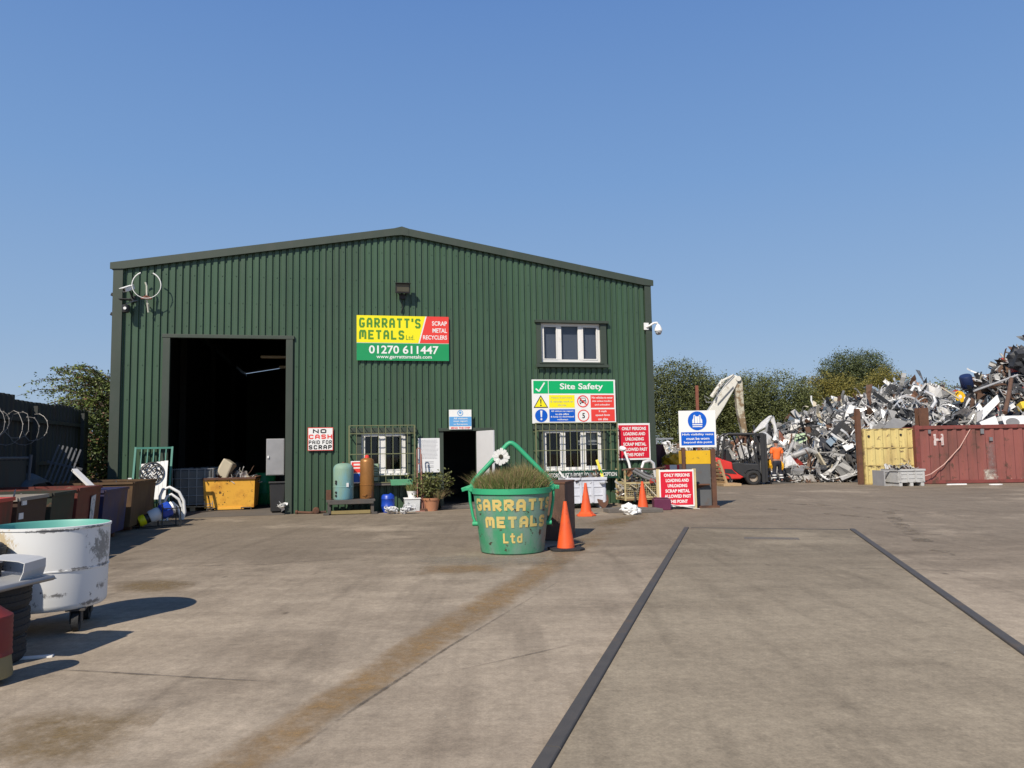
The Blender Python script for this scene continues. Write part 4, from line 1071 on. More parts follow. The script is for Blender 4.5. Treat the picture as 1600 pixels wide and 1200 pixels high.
# trolley cage
tc_ = wp(13.42, 0, .62)
tr_ = thing('wire_trolley', 'cream wire-sided trolley piled with pipes and mixed scrap at the wall corner', 'trolley', tc_, YAW)
cream = mat('cream_frame', (.52, .44, .24), .6, var=.2, scale=6, dirt=(.25, .14, .06), dlo=.52, dhi=.66)
q = MB(); W2, D2 = .60, .33
for x in (-W2, W2):
    for y in (-D2, D2): q.bar((x, y, .12), (x, y, .95 if y > 0 else .92), .04, .04)
for z in (.2, .58):
    for y in (-D2, D2): q.bar((-W2, y, z), (W2, y, z), .04, .05)
    for x in (-W2, W2): q.bar((x, -D2, z), (x, D2, z), .04, .05)
q.build('frame', cream, tr_)
q = MB()
for k in range(1, 22): x = -W2+2*W2*k/22; q.bar((x, -D2, .2), (x, -D2, .58), .008, .008)
for k in range(1, 7): z = .2+.38*k/7; q.bar((-W2, -D2+.008, z), (W2, -D2+.008, z), .008, .008)
q.build('mesh_side', cream, tr_)
q = MB(); q.bb((-W2, -D2, .13), (W2, D2, .17)); q.build('floor', M['wood'], tr_)
for x in (-.48, .48):
    for y in (-.25, .25):
        q = MB(); q.cyl((x-.025, y, .06), (x+.025, y, .06), .06); q.build('castor', M['black'], tr_)
load(tr_, 'scrap_load', -.55, .55, -.28, .28, .22, .75, 230, .28, (3, 1, 2, 3, 5, 4, 3, 2, 1, 1), 14)
q = MB(); q.tube([(-.66, -.3, .93), (-.3, -.28, .96), (.2, -.3, .93), (.62, -.2, .98)], .026, 8); tag(q.build('steel_bar', M['brown_box'], loc=tc_, rot=(0, 0, YAW)), 'dark brown steel bar lying across the top of the wire trolley', 'bar')
q = MB(); q.tube([(-.25, 0, .5), (-.25, .1, .95), (-.18, .1, 1.12), (0, .1, 1.16), (.1, .1, 1.08), (.12, .1, .9), (.16, .05, .5)], .045, 10); tag(q.build('bent_pipe', SCRAP[1], loc=tc_+WU*.30, rot=(0, 0, YAW), smooth=50), 'shiny hooked steel pipe standing in the wire trolley', 'pipe')
q = MB(); q.tube([(0, 0, .5), (-.06, .12, 1.1), (-.16, .25, 1.5)], .035, 10); q.cyl((-.19, .25, 1.48), (-.19, .22, 1.52), .09); tag(q.build('pole_lamp', SCRAP[2], loc=tc_-WU*.24, rot=(0, 0, YAW), smooth=50), 'white pole with a round plate on top rising from the trolley', 'pole')
rnd = random.Random(21); q = MB(); scrap_piece(q, rnd, Matrix.Rotation(.4, 4, 'Y') @ Matrix.Rotation(.5, 4, 'X'), .34, 'box'); tag(q.build('casting', SCRAP[9], loc=wp(13.02, .86, .78)), 'orange-brown cast metal lump on top of the trolley load', 'casting')
q = MB(); q.bar((0, 0, 0), (.55, .02, .09), .05, .12); tag(q.build('bracket', SCRAP[8], loc=wp(13.5, .62, 1.0), rot=(0, 0, YAW), bevel=.01), 'faded red metal bracket lying across the front of the trolley', 'bracket')
for dx, dz_ in ((0, 0), (.05, .055), (.11, .02)):
    q = MB(); q.tube([(-.3+dx, -.32, .90+dz_), (.0+dx, -.36, .72+dz_), (.27+dx, -.38, .62+dz_)], .035, 8)
    tag(q.build('rubber_hose', SCRAP[3], loc=tc_-WU*.06, rot=(0, 0, YAW)), 'dark blue-grey pipe slanting down the front of the trolley load', 'pipe', 'blue-grey pipes on the trolley')
q = MB(); q.tube([(0, 0, .55), (.42, -.42, .03)], .013, 6); tag(q.build('thin_rod', SCRAP[6], loc=wp(13.38, 0, .95)), 'thin pale rod leaning from the trolley down to the ground', 'rod')
bg_ = MB(); rnd = random.Random(31)
bmv = bmesh.new(); bmesh.ops.create_icosphere(bmv, subdivisions=3, radius=1)
for v in bmv.verts:
    p = v.co; k = 1+.45*mnoise.noise(p*2.2)+.28*mnoise.noise(p*5.5); v.co = Vector((p.x*.27*k, p.y*.17*k, max(0, .13+p.z*.15*k-.05*p.x)))
me = bpy.data.meshes.new('crumpled_bag'); bmv.to_mesh(me); bmv.free(); me.materials.append(mat('white_bag', (.74, .74, .72), .4, var=.1, chip=(.06, .06, .06), clo=.62, chi=.64, cscale=6))
o = bpy.data.objects.new('crumpled_bag', me); COL.objects.link(o); o.location = G(986, 804); o.scale = (.78, .78, .85)
tag(o, 'crumpled white plastic bag lying on the ground in front of the trolley', 'bag')
q = MB(); q.bb((-.45, -.2, 0), (.55, .2, .10)); tag(q.build('plank', M['conc_dk'], loc=G(975, 800), rot=(0, 0, YAW), bevel=.01), 'flat dark timber slab on the ground under the trolley front', 'slab')
q = MB(); q.bb((-.28, -.25, 0), (.28, .25, .085)); tag(q.build('block', M['conc_dk'], loc=G(1008, 801)+Vector((.1, .2, 0)), rot=(0, 0, YAW), bevel=.01), 'dark square block beneath the cone beside the trolley', 'block')

# lower ONLY PERSONS sign on a timber frame
lo = G(1027, 793); hi = G(1080, 793)
lo = Vector((3.56, 18.95, 0))
ls = thing('loading_sign', 'crimson ONLY PERSONS LOADING sign on a timber frame leaning on the grey steel bin', 'sign', lo, R(2))
S = Sign(ls, .86, .90, M['sw'], .02, z0=.06); persons_sign(S)
q = MB(); q.bb((-.06, .012, 0), (.03, .05, .98)); q.bb((.83, .012, 0), (.92, .05, .98)); q.bb((.03, .012, .4), (.83, .04, .5)); q.build('frame', mat('cream_timber', (.58, .47, .25), .75, var=.2, scale=8, dirt=(.3, .2, .1)), ls)
q = MB(); q.bb((-.2, -.16, .03), (.2, .16, .30)); q.bb((-.16, -.12, .30), (.16, .12, .33)); tag(q.build('purple_tub', mat('purple_plastic', (.12, .02, .06), .5), loc=G(1035, 797)+Vector((0, .1, -.03)), bevel=.02), 'dark purple plastic tub in front of the lower crimson sign', 'tub')
q = MB(); q.tube([(0, 0, .75), (.22, -.2, .3), (.38, -.35, .02)], .012, 6); tag(q.build('crowbar', M['steel'], loc=G(1020, 792)), 'thin dark metal rod leaning in front of the lower crimson sign', 'rod')
for i, (x, y, a) in enumerate(((1062, 796, .5), (1070, 797, .42))):
    q = MB(); q.bar((-.35, .1, .14), (.35, -.05, .03), .03, .012); tag(q.build('metal_strip', SCRAP[1], loc=G(x, y)), 'bright metal strip lying on the ground at the foot of the grey bin', 'strip', 'metal strips by the grey bin')

# grey steel bin with yellow band, rusty posts and the vest sign
cb = Vector((4.26, 19.35, 0))
bn = thing('steel_bin', 'tall grey steel bin with a scuffed yellow band and rusty corner posts', 'bin', cb, R(0))
grey = mat('bin_grey', (.105, .11, .115), .6, var=.12, dirt=(.12, .08, .06), dlo=.6, dhi=.75)
q = MB(); q.bb((.05, .02, .04), (.68, .72, 1.08)); q.build('body', grey, bn, bevel=.006)
q = MB(); q.bb((.045, .014, 1.085), (.685, .726, 1.42)); q.build('yellow_band', mat('bin_yellow', (.70, .42, .012), .55, var=.15, scale=5, chip=(.12, .08, .04), clo=.6, chi=.64, cscale=7), bn)
for x0, x1, h in ((-.03, .045, 1.60), (.69, .80, 1.45)):
    q = MB(); q.bb((x0, -.04, 0), (x1, .06, h)); q.build('post', M['rust'], bn, bevel=.004)
q = MB(); q.bb((.16, -.10, .56), (.62, .02, .59)); q.prism([(.22, .56), (.60, .56), (.24, .44)], -.012, .012); q.build('bracket', M['rust'], bn)
q = MB(); q.bb((-.1, -.12, 0), (.84, .02, .05)); q.build('foot', M['rust'], bn)
q = MB(); q.bb((.33, .3, 1.42), (.39, .36, 1.56)); q.build('stub', M['rust'], bn)
vs_ = thing('vest_sign', 'white and blue sign with vest pictogram saying high visibility vests must be worn', 'sign', (4.17, 19.31, 1.50), R(1))
S = Sign(vs_, .93, .92, M['sw'], .02)
S.disc(.5, .28, .255, M['sb'])
S.poly([(.405, .13), (.44, .115), (.46, .16), (.54, .16), (.56, .115), (.595, .13), (.605, .21), (.635, .26), (.635, .345), (.365, .345), (.365, .26), (.395, .21)], M['sw'], 2)
S.rect(.42, .14, .435, .345, M['sb'], 3); S.rect(.565, .14, .58, .345, M['sb'], 3); S.rect(.497, .18, .503, .345, M['sb'], 3)
S.rect(.365, .37, .635, .40, M['sw'], 2); S.rect(.37, .425, .63, .45, M['sw'], 2)
S.rect(.05, .585, .95, .945, M['sb'])
for i, (s_, a, b) in enumerate((("High visibility vests", .08, .92), ("must be worn", .19, .81), ("beyond this point", .12, .88))): S.text(s_, a, .62+i*.107, b, .69+i*.107, M['sw'], bold=.02)

# ------------------------------------------------------------------ inside the tall doorway
sk = thing('yellow_skip', 'scratched yellow tipping skip heaped with scrap in the tall doorway', 'skip', wp(2.62, .04, -.95), YAW)
ysk = mat('skip_yellow', (.80, .42, .055), .5, var=.15, scale=2, dirt=(.50, .20, .03), dlo=.5, dhi=.7, dscale=2.5, chip=(.06, .035, .02), clo=.60, chi=.62, cscale=6.5)
q = MB()
w, h = 1.28, .86
vs = [(-w/2+.03, -.02, .10), (w/2-.03, -.02, .10), (w/2, -.10, h), (-w/2, -.10, h), (-w/2+.03, .95, .10), (w/2-.03, .95, .10), (w/2, 1.25, h), (-w/2, 1.25, h)]
q.add(vs, [(0, 1, 2, 3), (5, 4, 7, 6), (4, 0, 3, 7), (1, 5, 6, 2), (0, 4, 5, 1)])
so_ = MB(); so_.add(vs, [(0, 1, 2, 3), (5, 4, 7, 6), (4, 0, 3, 7), (1, 5, 6, 2), (0, 4, 5, 1)])
bo = so_.build('body', ysk, sk); mo = bo.modifiers.new('wall', 'SOLIDIFY'); mo.thickness = .02
q = MB(); q.bar((-w/2-.02, -.11, h), (w/2+.02, -.11, h), .05, .05); q.bar((-w/2-.02, 1.26, h), (w/2+.02, 1.26, h), .05, .05); q.bar((-w/2, -.1, h), (-w/2, 1.25, h), .05, .05); q.bar((w/2, -.1, h), (w/2, 1.25, h), .05, .05); q.build('rim', M['rust'], sk)
q = MB(); q.bb((-.36, -.04, .06), (.36, .0, .12)); q.build('bottom_bar', ysk, sk)
for x in (-.42, .42):
    q = MB()
    for a, b in (((x-.13, 0.0), (x+.13, .02)), ((x-.13, .09), (x+.13, .11)), ((x-.13, .02), (x-.115, .09)), ((x+.115, .02), (x+.13, .09))): q.bb((a[0], -.05, a[1]), (b[0], .95, b[1]))
    q.build('fork_pocket', M['rail'], sk)
load(sk, 'scrap_load', -.55, .55, 0, 1.1, .72, .32, 150, .32, (4, 2, 3, 2, 3, 2, 2, 0, 0, 1), 42)
rnd = random.Random(44); q = MB(); scrap_piece(q, rnd, Matrix.Rotation(.5, 4, 'Y'), .85, 'box'); tag(q.build('crushed_tank', SCRAP[6], loc=wp(2.45, 1.12, -1.35), rot=(0, 0, YAW), bevel=.04), 'crushed cream metal tank on top of the yellow skip', 'tank')
def make_ibc(label, loc, rz):
    t = thing('bulk_container', label, 'container', loc, rz, 'caged tanks in the workshop')
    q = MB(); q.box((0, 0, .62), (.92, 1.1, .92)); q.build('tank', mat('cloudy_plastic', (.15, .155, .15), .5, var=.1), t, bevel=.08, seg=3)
    q = MB()
    for z in (.18, .40, .62, .84, 1.08):
        q.tube([(-.49, -.58, z), (.49, -.58, z), (.49, .58, z), (-.49, .58, z)], .012, 6, closed=True)
    for k in range(6):
        x = -.49+.98*k/5
        q.bar((x, -.58, .14), (x, -.58, 1.1), .02, .015); q.bar((x, .58, .14), (x, .58, 1.1), .02, .015)
        y = -.58+1.16*k/5
        q.bar((-.49, y, .14), (-.49, y, 1.1), .02, .015); q.bar((.49, y, .14), (.49, y, 1.1), .02, .015)
    q.build('cage', M['galv'], t)
    q = MB(); q.box((0, 0, .115), (1.0, 1.18, .03))
    for x in (-.42, 0, .42): q.bb((x-.06, -.56, 0), (x+.06, .56, .10))
    q.build('pallet', M['wood'], t)
    q = MB(); q.cyl((0, 0, 1.08), (0, 0, 1.12), .09); q.build('cap', M['black'], t)
    return t
make_ibc('caged white plastic tank just inside the left of the tall doorway', wp(1.72, .08, -1.5), YAW)
make_ibc('caged white plastic tank deeper in the shade behind the doorway tank', wp(1.75, .08, -2.9), YAW)
ec = thing('control_cabinet', 'grey electrical cabinet mounted inside the right edge of the tall doorway', 'cabinet', wp(3.93, .98, -.14), YAW)
q = MB(); q.box((-.10, 0, .46), (.44, .20, .92)); q.build('body', mat('cabinet_grey', (.36, .36, .36), .45, .2), ec, bevel=.008)
q = MB(); q.bb((-.30, -.108, .02), (.10, -.102, .90)); ecd = q.build('door', mat('cabinet_door', (.32, .32, .325), .45, .2), ec); q = MB(); q.box((-.27, -.125, .46), (.04, .03, .06)); q.build('latch', M['sw'], ecd)
bn2 = thing('waste_bin', 'black plastic bin below the grey cabinet inside the doorway', 'bin', wp(3.90, .02, -.15), YAW)
q = MB(); q.prism([(-.17, .05), (.15, .05), (.19, .75), (-.20, .75)], -.17, .17); q.build('body', M['black'], bn2, bevel=.02)
q = MB(); q.bb((-.22, -.2, .75), (.21, .2, .80)); q.build('lid', M['black'], bn2, bevel=.015)
q = MB(); rnd = random.Random(6)
for i in range(7): scrap_piece(q, rnd, Matrix.Translation((rnd.gauss(0, .03), rnd.gauss(0, .03), .08+rnd.random()*.18)) @ rot3(rnd), .18, 'sheet')
tag(q.build('white_rag', M['white'], loc=wp(4.0, .02, .16)), 'scrunched white rag at the foot of the right door jamb', 'rag')
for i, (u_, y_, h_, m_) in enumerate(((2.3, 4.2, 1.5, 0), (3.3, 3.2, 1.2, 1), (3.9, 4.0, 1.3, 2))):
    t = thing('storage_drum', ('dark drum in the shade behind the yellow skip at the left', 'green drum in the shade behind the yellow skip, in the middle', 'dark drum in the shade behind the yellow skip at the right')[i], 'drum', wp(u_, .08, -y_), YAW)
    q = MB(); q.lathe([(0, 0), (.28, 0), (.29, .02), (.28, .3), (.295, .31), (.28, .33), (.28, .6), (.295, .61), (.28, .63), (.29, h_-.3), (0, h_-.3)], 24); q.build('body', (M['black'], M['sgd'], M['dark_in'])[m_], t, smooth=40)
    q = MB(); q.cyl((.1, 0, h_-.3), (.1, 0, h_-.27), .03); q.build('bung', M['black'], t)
q = MB(); q.tube([(-.1, .1, .015), (.2, 0, .0), (.6, -.06, .015)], .03, 8); q.tube([(-.1, .1, .015), (-.15, .12, .015)], .05, 8); tag(q.build('steel_pipe', M['rust'], loc=wp(4.5, .03, .22), rot=(0, 0, YAW)), 'short rusty pipe lying at the foot of the wall by the doorway', 'pipe')
q = MB(); q.cyl((0, -.1, .08), (0, .1, .08), .085); tag(q.build('rusty_lump', M['rust'], loc=wp(4.85, 0, .25), rot=(0, 0, YAW), bevel=.02), 'rusty round offcut at the foot of the wall by the doorway', 'offcut')

# ------------------------------------------------------------------ left of the doorway
gt = thing('steel_gate', 'turquoise barred steel gate leaning on the wall left of the tall doorway', 'gate', wp(.60, 0, .55), YAW)
teal = mat('gate_teal', (.06, .22, .17), .5, var=.15, dirt=(.12, .12, .09), dlo=.6, dhi=.75)
tl = Matrix.Rotation(R(-13), 4, 'X')
q = MB()
for x in (0, .83): q.bar(tl @ Vector((x, 0, 0)), tl @ Vector((x, 0, 1.78)), .045, .045)
for z in (.42, .52, 1.755): q.bar(tl @ Vector((0, 0, z)), tl @ Vector((.83, 0, z)), .04, .045)
q.build('frame', teal, gt)
for k in range(1, 6):
    q = MB(); x = .83*k/6; q.bar(tl @ Vector((x, 0, .0 if k % 2 else .42)), tl @ Vector((x, 0, 1.75)), .022, .022); q.build('bar', teal, gt)
q = MB(); q.box(tl @ Vector((-.06, -.03, .98)), (.08, .05, .08)); q.build('latch', M['white'], gt)
wpn = thing('boarded_screen', 'white boarded panel with a round black scroll ornament leaning on the turquoise gate', 'panel', wp(.80, 0, .72), YAW)
q = MB()
for k in range(7): q.bb((.085*k, -.02, .5), (.085*k+.081, .0, 1.36+.012*k), tl)
q.build('boards', M['white'], wpn)
orn = MB(); c_ = Vector((.25, -.05, 1.12))
orn.tube([tl @ (c_+Vector((.27*math.cos(a), 0, .27*math.sin(a)))) for a in [2*PI*k/28 for k in range(28)]], .014, 6, closed=True)
for k in range(6):
    a = 2*PI*k/6
    orn.tube([tl @ (c_+Vector((math.cos(a+t*1.6)*(.04+.20*t), -.01, math.sin(a+t*1.6)*(.04+.20*t)))) for t in [j/7 for j in range(8)]], [.012]*7+[.03], 6)
    orn.tube([tl @ (c_+Vector((math.cos(a-t*1.3)*(.10+.15*t), -.01, math.sin(a-t*1.3)*(.10+.15*t)))) for t in [j/5 for j in range(6)]], .016, 6)
orn.build('scroll_ornament', M['black'], wpn)
hs = thing('coiled_pipes', 'loops of thick white pipe standing against the brown skip and gate', 'pipes', G(249, 817), YAW)
for i, (r_, x0, hh) in enumerate(((.034, 0, .80), (.03, .09, .64), (.028, .17, .46))):
    q = MB(); wd = .50-.12*i
    q.tube([(x0, -.02*i, .05), (x0, -.02*i, hh-.2), (x0+.06, -.02*i, hh-.05), (x0+wd*.4, -.02*i, hh), (x0+wd*.8, .02, hh-.12), (x0+wd, .04, hh-.32), (x0+wd*1.05, .06, .22), (x0+wd*.95, .08, .06)], r_, 10); q.build('pipe', M['white'], hs, smooth=60)
gs = thing('pump_unit', 'white and blue cylinder with a yellow end lying in a small black frame', 'pump', G(250, 824), R(36))
ax = lambda t, z: Vector((t, 0, z))
q = MB(); q.lathe([(0, 0), (.10, .0), (.115, .03), (.115, .13), (0, .15)], 22, Matrix.Translation((-.42, 0, .14)) @ Matrix.Rotation(R(68), 4, 'Y')); q.build('yellow_end', M['sy'], gs, smooth=40)
q = MB(); q.lathe([(.10, 0), (.10, .09)], 20, Matrix.Translation((-.29, 0, .19)) @ Matrix.Rotation(R(68), 4, 'Y')); q.build('collar', M['black'], gs)
q = MB(); q.lathe([(0, 0), (.12, .0), (.14, .05), (.14, .20), (.12, .24), (0, .24)], 22, Matrix.Translation((-.22, 0, .22)) @ Matrix.Rotation(R(68), 4, 'Y')); q.build('white_body', M['white'], gs, smooth=40)
q = MB(); q.lathe([(0, 0), (.15, .0), (.165, .04), (.165, .20), (.15, .22), (0, .22)], 8, Matrix.Translation((.0, 0, .31)) @ Matrix.Rotation(R(68), 4, 'Y')); q.build('blue_body', M['blue_pl'], gs)
q = MB(); q.lathe([(.12, 0), (.14, .05), (.06, .1), (0, .1)], 20, Matrix.Translation((.20, 0, .39)) @ Matrix.Rotation(R(68), 4, 'Y')); q.build('white_end', M['white'], gs, smooth=40)
q = MB()
for y in (-.2, .2):
    q.bar((-.5, y, .012), (.38, y, .012), .025, .025)
    for x, z in ((.0, .5), (.36, .42)): q.bar((x, y, .02), (x, y, z), .022, .022)
    q.bar((0, y, .4), (.36, y, .4), .022, .022)
for x in (-.4, .36): q.bar((x, -.2, .012), (x, .2, .012), .025, .025)
q.build('frame', M['black'], gs)
q = MB(); q.bb((-.06, -.02, 0), (.1, .02, .78), Matrix.Rotation(R(-12), 4, 'X')); tag(q.build('grey_board', M['galv'], loc=wp(1.22, 0, .35), rot=(0, 0, YAW)), 'narrow pale grey board leaning at the left door jamb', 'board')

# row of skips along the left fence
def rowx(y): return -4.08-.23*y
RDIR = Vector((-.224, .975, 0)); RROT = math.atan2(RDIR.y, RDIR.x)-PI/2
# one of the row
def make_skip(label, y0, y1, h, m, extra=None, depth=1.7, rim=None):
    L = y1-y0
    t = thing('scrap_skip', label, 'skip', (rowx((y0+y1)/2), (y0+y1)/2, 0), RROT, 'skips along the left fence')
    # local: y along the row, +x towards the yard
    a = L/2-.03; k = .95
    vs = [(-.06, -a*k, .10), (-.06, a*k, .10), (0.0, a, h), (0.0, -a, h), (-depth*.8, -a*k, .10), (-depth*.8, a*k, .10), (-depth, a, h), (-depth, -a, h)]
    q = MB(); q.add(vs, [(0, 1, 2, 3), (5, 4, 7, 6), (4, 0, 3, 7), (1, 5, 6, 2), (0, 4, 5, 1)])
    b = q.build('body', m, t); mo = b.modifiers.new('wall', 'SOLIDIFY'); mo.thickness = .02
    q = MB(); z = h
    for p, r_ in (((0, -a, z), (0, a, z)), ((-depth, -a, z), (-depth, a, z)), ((0, -a, z), (-depth, -a, z)), ((0, a, z), (-depth, a, z))): q.bar(p, r_, .05, .045)
    q.build('rim', rim or m, t)
    for y in (-a*.5, a*.5):
        q = MB(); q.bb((-depth*.78, y-.06, 0), (-.14, y+.06, .10)); q.build('runner', M['rust'], t)
    load(t, 'scrap_load', -depth+.15, -.15, -a+.1, a-.1, h-.35, .30, 36, .38, (1, 0, 1, 2, 4, 5, 0, 0, 0, 0), int(y0*10))
    return t
rg = dict(var=.25, scale=2, dirt=(.06, .03, .02), dlo=.48, dhi=.68, dscale=3, streak=.4, chip=(.09, .05, .03), clo=.62, chi=.65, cscale=5)
t = make_skip('faded red skip, the nearest one behind the white drum', 8.5, 9.85, 1.0, mat('skip_red', (.19, .03, .02), .6, **rg), rim=mat('skip_red_rim', (.55, .07, .05), .5))
q = MB(); q.tube([(.012, -.12, .85), (.012, .06, .82), (.0, .05, .74), (-.02, -.05, .70), (-.02, .06, .66), (-.035, .0, .58), (-.04, -.12, .56)], .012, 6); q.build('paint_mark', M['sy'], t)
t = make_skip('dark brown skip between the faded red skip and the dark green one', 9.9, 11.0, .98, mat('skip_brown', (.06, .032, .022), .7, **rg), rim=mat('skip_grey_rim', (.30, .27, .23), .6))
q = MB(); q.bb((.005, -.42, .90), (.02, -.28, .98)); q.build('sticker', M['white'], t); q = MB(); q.bb((-.03, -.44, .72), (-.008, -.30, .80)); q.build('sticker', M['white'], t)
t = make_skip('dark green skip next to the red one with the white sticker', 11.1, 12.15, .98, mat('skip_dark_green', (.028, .038, .025), .7, **rg))
t = make_skip('red skip with a tall white sticker, beside the blue skip', 12.2, 13.5, 1.0, mat('skip_deep_red', (.16, .032, .022), .6, **rg))
q = MB(); q.face([(.0, .05, .86), (.0, .30, .88), (-.033, .28, .45), (-.033, .06, .43)]); q.build('sticker', mat('torn_sticker', (.62, .64, .66), .5, chip=(.2, .28, .33), clo=.52, chi=.55, cscale=9), t, loc=(.012, 0, 0))
t = make_skip('dark blue skip between the red and the brown skips', 13.6, 15.25, .90, mat('skip_blue', (.018, .026, .10), .55, **rg))
t = make_skip('rust-brown skip furthest along the fence, next to the turquoise gate', 15.5, 17.6, .98, mat('skip_rust', (.115, .066, .03), .75, **rg))
q = MB(); q.bar((0, 0, 0), (.62, -.3, -.42), .11, .05); tag(q.build('metal_beam', M['door_white'], loc=P(116, 734, 15.2)), 'pale metal beam sticking up at a slant above the row of skips', 'beam')

# left boundary: corrugated fence, leaning palisade, frames, razor wire
FD = Vector((-.2164, .9763, 0)); FP = Vector((-9.45, 12.9, 0)); FROT = math.atan2(FD.y, FD.x)
fe = thing('sheet_fence', 'tall dark corrugated sheet fence along the left side of the yard', 'fence', FP, FROT)
q = MB(); x = -9.0; dk = mat('fence_sheet', (.036, .040, .037), .75, .0, var=.3, scale=1.2, dirt=(.05, .034, .026), dlo=.5, dhi=.72, streak=.3)
vs = []; rnd = random.Random(15); H_ = 2.72
while x < 7.1:
    for dx, w in ((0, 0), (.09, 0), (.115, -.035), (.205, -.035)): vs.append((x+dx, w))
    x += .23
hh = H_
for i, ((a, wa), (b, wb2)) in enumerate(zip(vs, vs[1:])):
    if i % 20 == 0: hh = H_+rnd.uniform(-.05, .06)
    q.add([(a, wa, 0), (b, wb2, 0), (b, wb2, hh), (a, wa, hh)], [(0, 1, 2, 3)])
q.build('sheets', dk, fe)
for z in (.5, 1.4, 2.3):
    q = MB(); q.bb((-9, -.12, z-.04), (7.2, -.06, z+.04)); q.build('rail', dk, fe)
for k in range(6):
    q = MB(); q.bb((-8.8+k*3, -.20, 0), (-8.7+k*3, -.12, 2.6)); q.build('post', dk, fe)
def fp(l, off, z): return FP+FD*l+Vector((FD.y, -FD.x, 0))*off+Vector((0, 0, z))
rw = MB(); rnd = random.Random(77)
N = 170; pts_ = []
for i in range(N):
    a = i*.42; l = -2.2+i*.0285
    r_ = .28+.07*math.sin(i*.23)+rnd.gauss(0, .012)
    pts_.append(fp(l, .42+r_*.75*math.cos(a), 2.12+r_*math.sin(a)-.015*l))
rw.tube(pts_, .006, 5)
for i in range(0, N, 2):
    p = pts_[i]; rw.box(p, (.026, .006, .026), Matrix.Identity(4))
tag(rw.build('razor_wire', mat('razor_wire_steel', (.22, .21, .20), .5, .4)), 'loose shiny coils of razor wire in front of the dark fence', 'razor wire')
pa_ = thing('palisade_panel', 'grey galvanised palisade panel leaning against the dark fence', 'palisade', P(62, 752, 15.6)-Vector((0, 0, .96)), R(14))
Ml = Matrix.Rotation(R(15), 4, 'Y') @ Matrix.Rotation(R(-12), 4, 'X')
dkg = mat('weathered_galvanised', (.10, .105, .115), .65, .2, var=.2)
for k in range(6):
    q = MB(); x = -.24+.085*k
    q.prism([(x, 0), (x+.034, 0), (x+.034, 1.72), (x+.02, 1.74), (x, 1.735)], -.012, .012, Ml); q.build('pale', dkg, pa_)
q = MB()
for z in (.3, 1.35): q.bar(Ml @ Vector((-.32, .03, z)), Ml @ Vector((.36, .03, z)), .04, .05)
q.build('rail', dkg, pa_)
gf = thing('gate_panel', 'grey tubular gate frame standing against the dark fence behind the skips', 'frame', P(48, 760, 14.2)-Vector((0, 0, 1.0)), FROT)
q = MB(); q.tube([(-.02, .1, .2), (-.04, .0, 1.58)], .03, 8); q.tube([(-1.6, .05, 1.52), (.0, .05, 1.52)], .025, 8); q.tube([(-1.6, .0, .2), (-1.6, .05, 1.55)], .025, 8); q.tube([(-1.6, .05, .7), (0, .05, .7)], .02, 8); q.build('frame', dkg, gf)
q = MB(); q.bb((-1.57, .06, .25), (-.05, .08, 1.48)); q.build('infill', dk, gf)
tp = MB(); rnd = random.Random(4)
nx, ny = 14, 8
tv = []
for j in range(ny+1):
    for i in range(nx+1):
        x, y = -1.1+2.2*i/nx, -.5+1.0*j/ny
        tv.append((x, y, .95+.22*math.exp(-((x-.75)/.25)**2)+.10*mnoise.noise(Vector((x*2, y*2, 3)))-.5*abs(y)**2-.15*max(0, -x)))
tp.add(tv, [(j*(nx+1)+i, j*(nx+1)+i+1, (j+1)*(nx+1)+i+1, (j+1)*(nx+1)+i) for j in range(ny) for i in range(nx)])
o = tp.build('tarpaulin', mat('tarpaulin_blue', (.05, .062, .078), .6, var=.2), loc=P(-30, 744, 14.3)-Vector((0, 0, 1.12)), rot=(0, 0, R(5)), smooth=80)
mo = o.modifiers.new('t', 'SOLIDIFY'); mo.thickness = .02
tag(o, 'crumpled slate-blue tarpaulin over a low heap behind the nearest skips', 'tarpaulin')

# ------------------------------------------------------------------ white drum on castors, tyres, trim at the left edge
def scuff(m, p, rad, col, sq=(1, 1, 1)):
    t = m.node_tree; b = t.nodes['Principled BSDF']; old = b.inputs['Base Color'].links[0].from_socket
    tc = nn(t, 'ShaderNodeTexCoord').outputs['Object']
    dm = nn(t, 'ShaderNodeVectorMath', operation='DISTANCE'); dm.inputs[1].default_value = tuple(p[i]*sq[i] for i in range(3)); t.links.new(mapping(t, tc, sq), dm.inputs[0])
    n = noise(t, mapping(t, tc, (1, 1, .7)), 17, 9, .85)
    a = nn(t, 'ShaderNodeMath', operation='MULTIPLY_ADD'); a.inputs[1].default_value = rad*4.6; t.links.new(n, a.inputs[0])
    sb = nn(t, 'ShaderNodeMath', operation='SUBTRACT'); t.links.new(dm.outputs['Value'], sb.inputs[1]); a.inputs[2].default_value = -rad*1.45
    t.links.new(a.outputs[0], sb.inputs[0])
    f = ramp(t, sb.outputs[0], [(0.0, 0.0), (.05, .9)])
    t.links.new(mixc(t, f, old, col), b.inputs['Base Color'])
dr = thing('white_drum', 'large scuffed white drum with turquoise lining on castors', 'drum', (-4.17, 7.0, 0), R(20))
wd_ = mat('drum_white', (.76, .76, .74), .5, var=.05, scale=1.5, dirt=(.60, .54, .42), dlo=.60, dhi=.80, dscale=2.2, chip=(.15, .15, .15), clo=.625, chi=.64, cscale=4.5, bump=.06, bscale=6)
q = MB(); q.lathe([(0, .20), (.43, .20), (.452, .22), (.458, .25), (.465, .53), (.471, .533), (.471, .543), (.466, .546), (.474, .885), (.482, .89), (.482, .91), (.47, .913)], 64); q.build('shell', wd_, dr, smooth=40)
scuff(wd_, (.44, -.16, .72), .17, (.20, .20, .19))
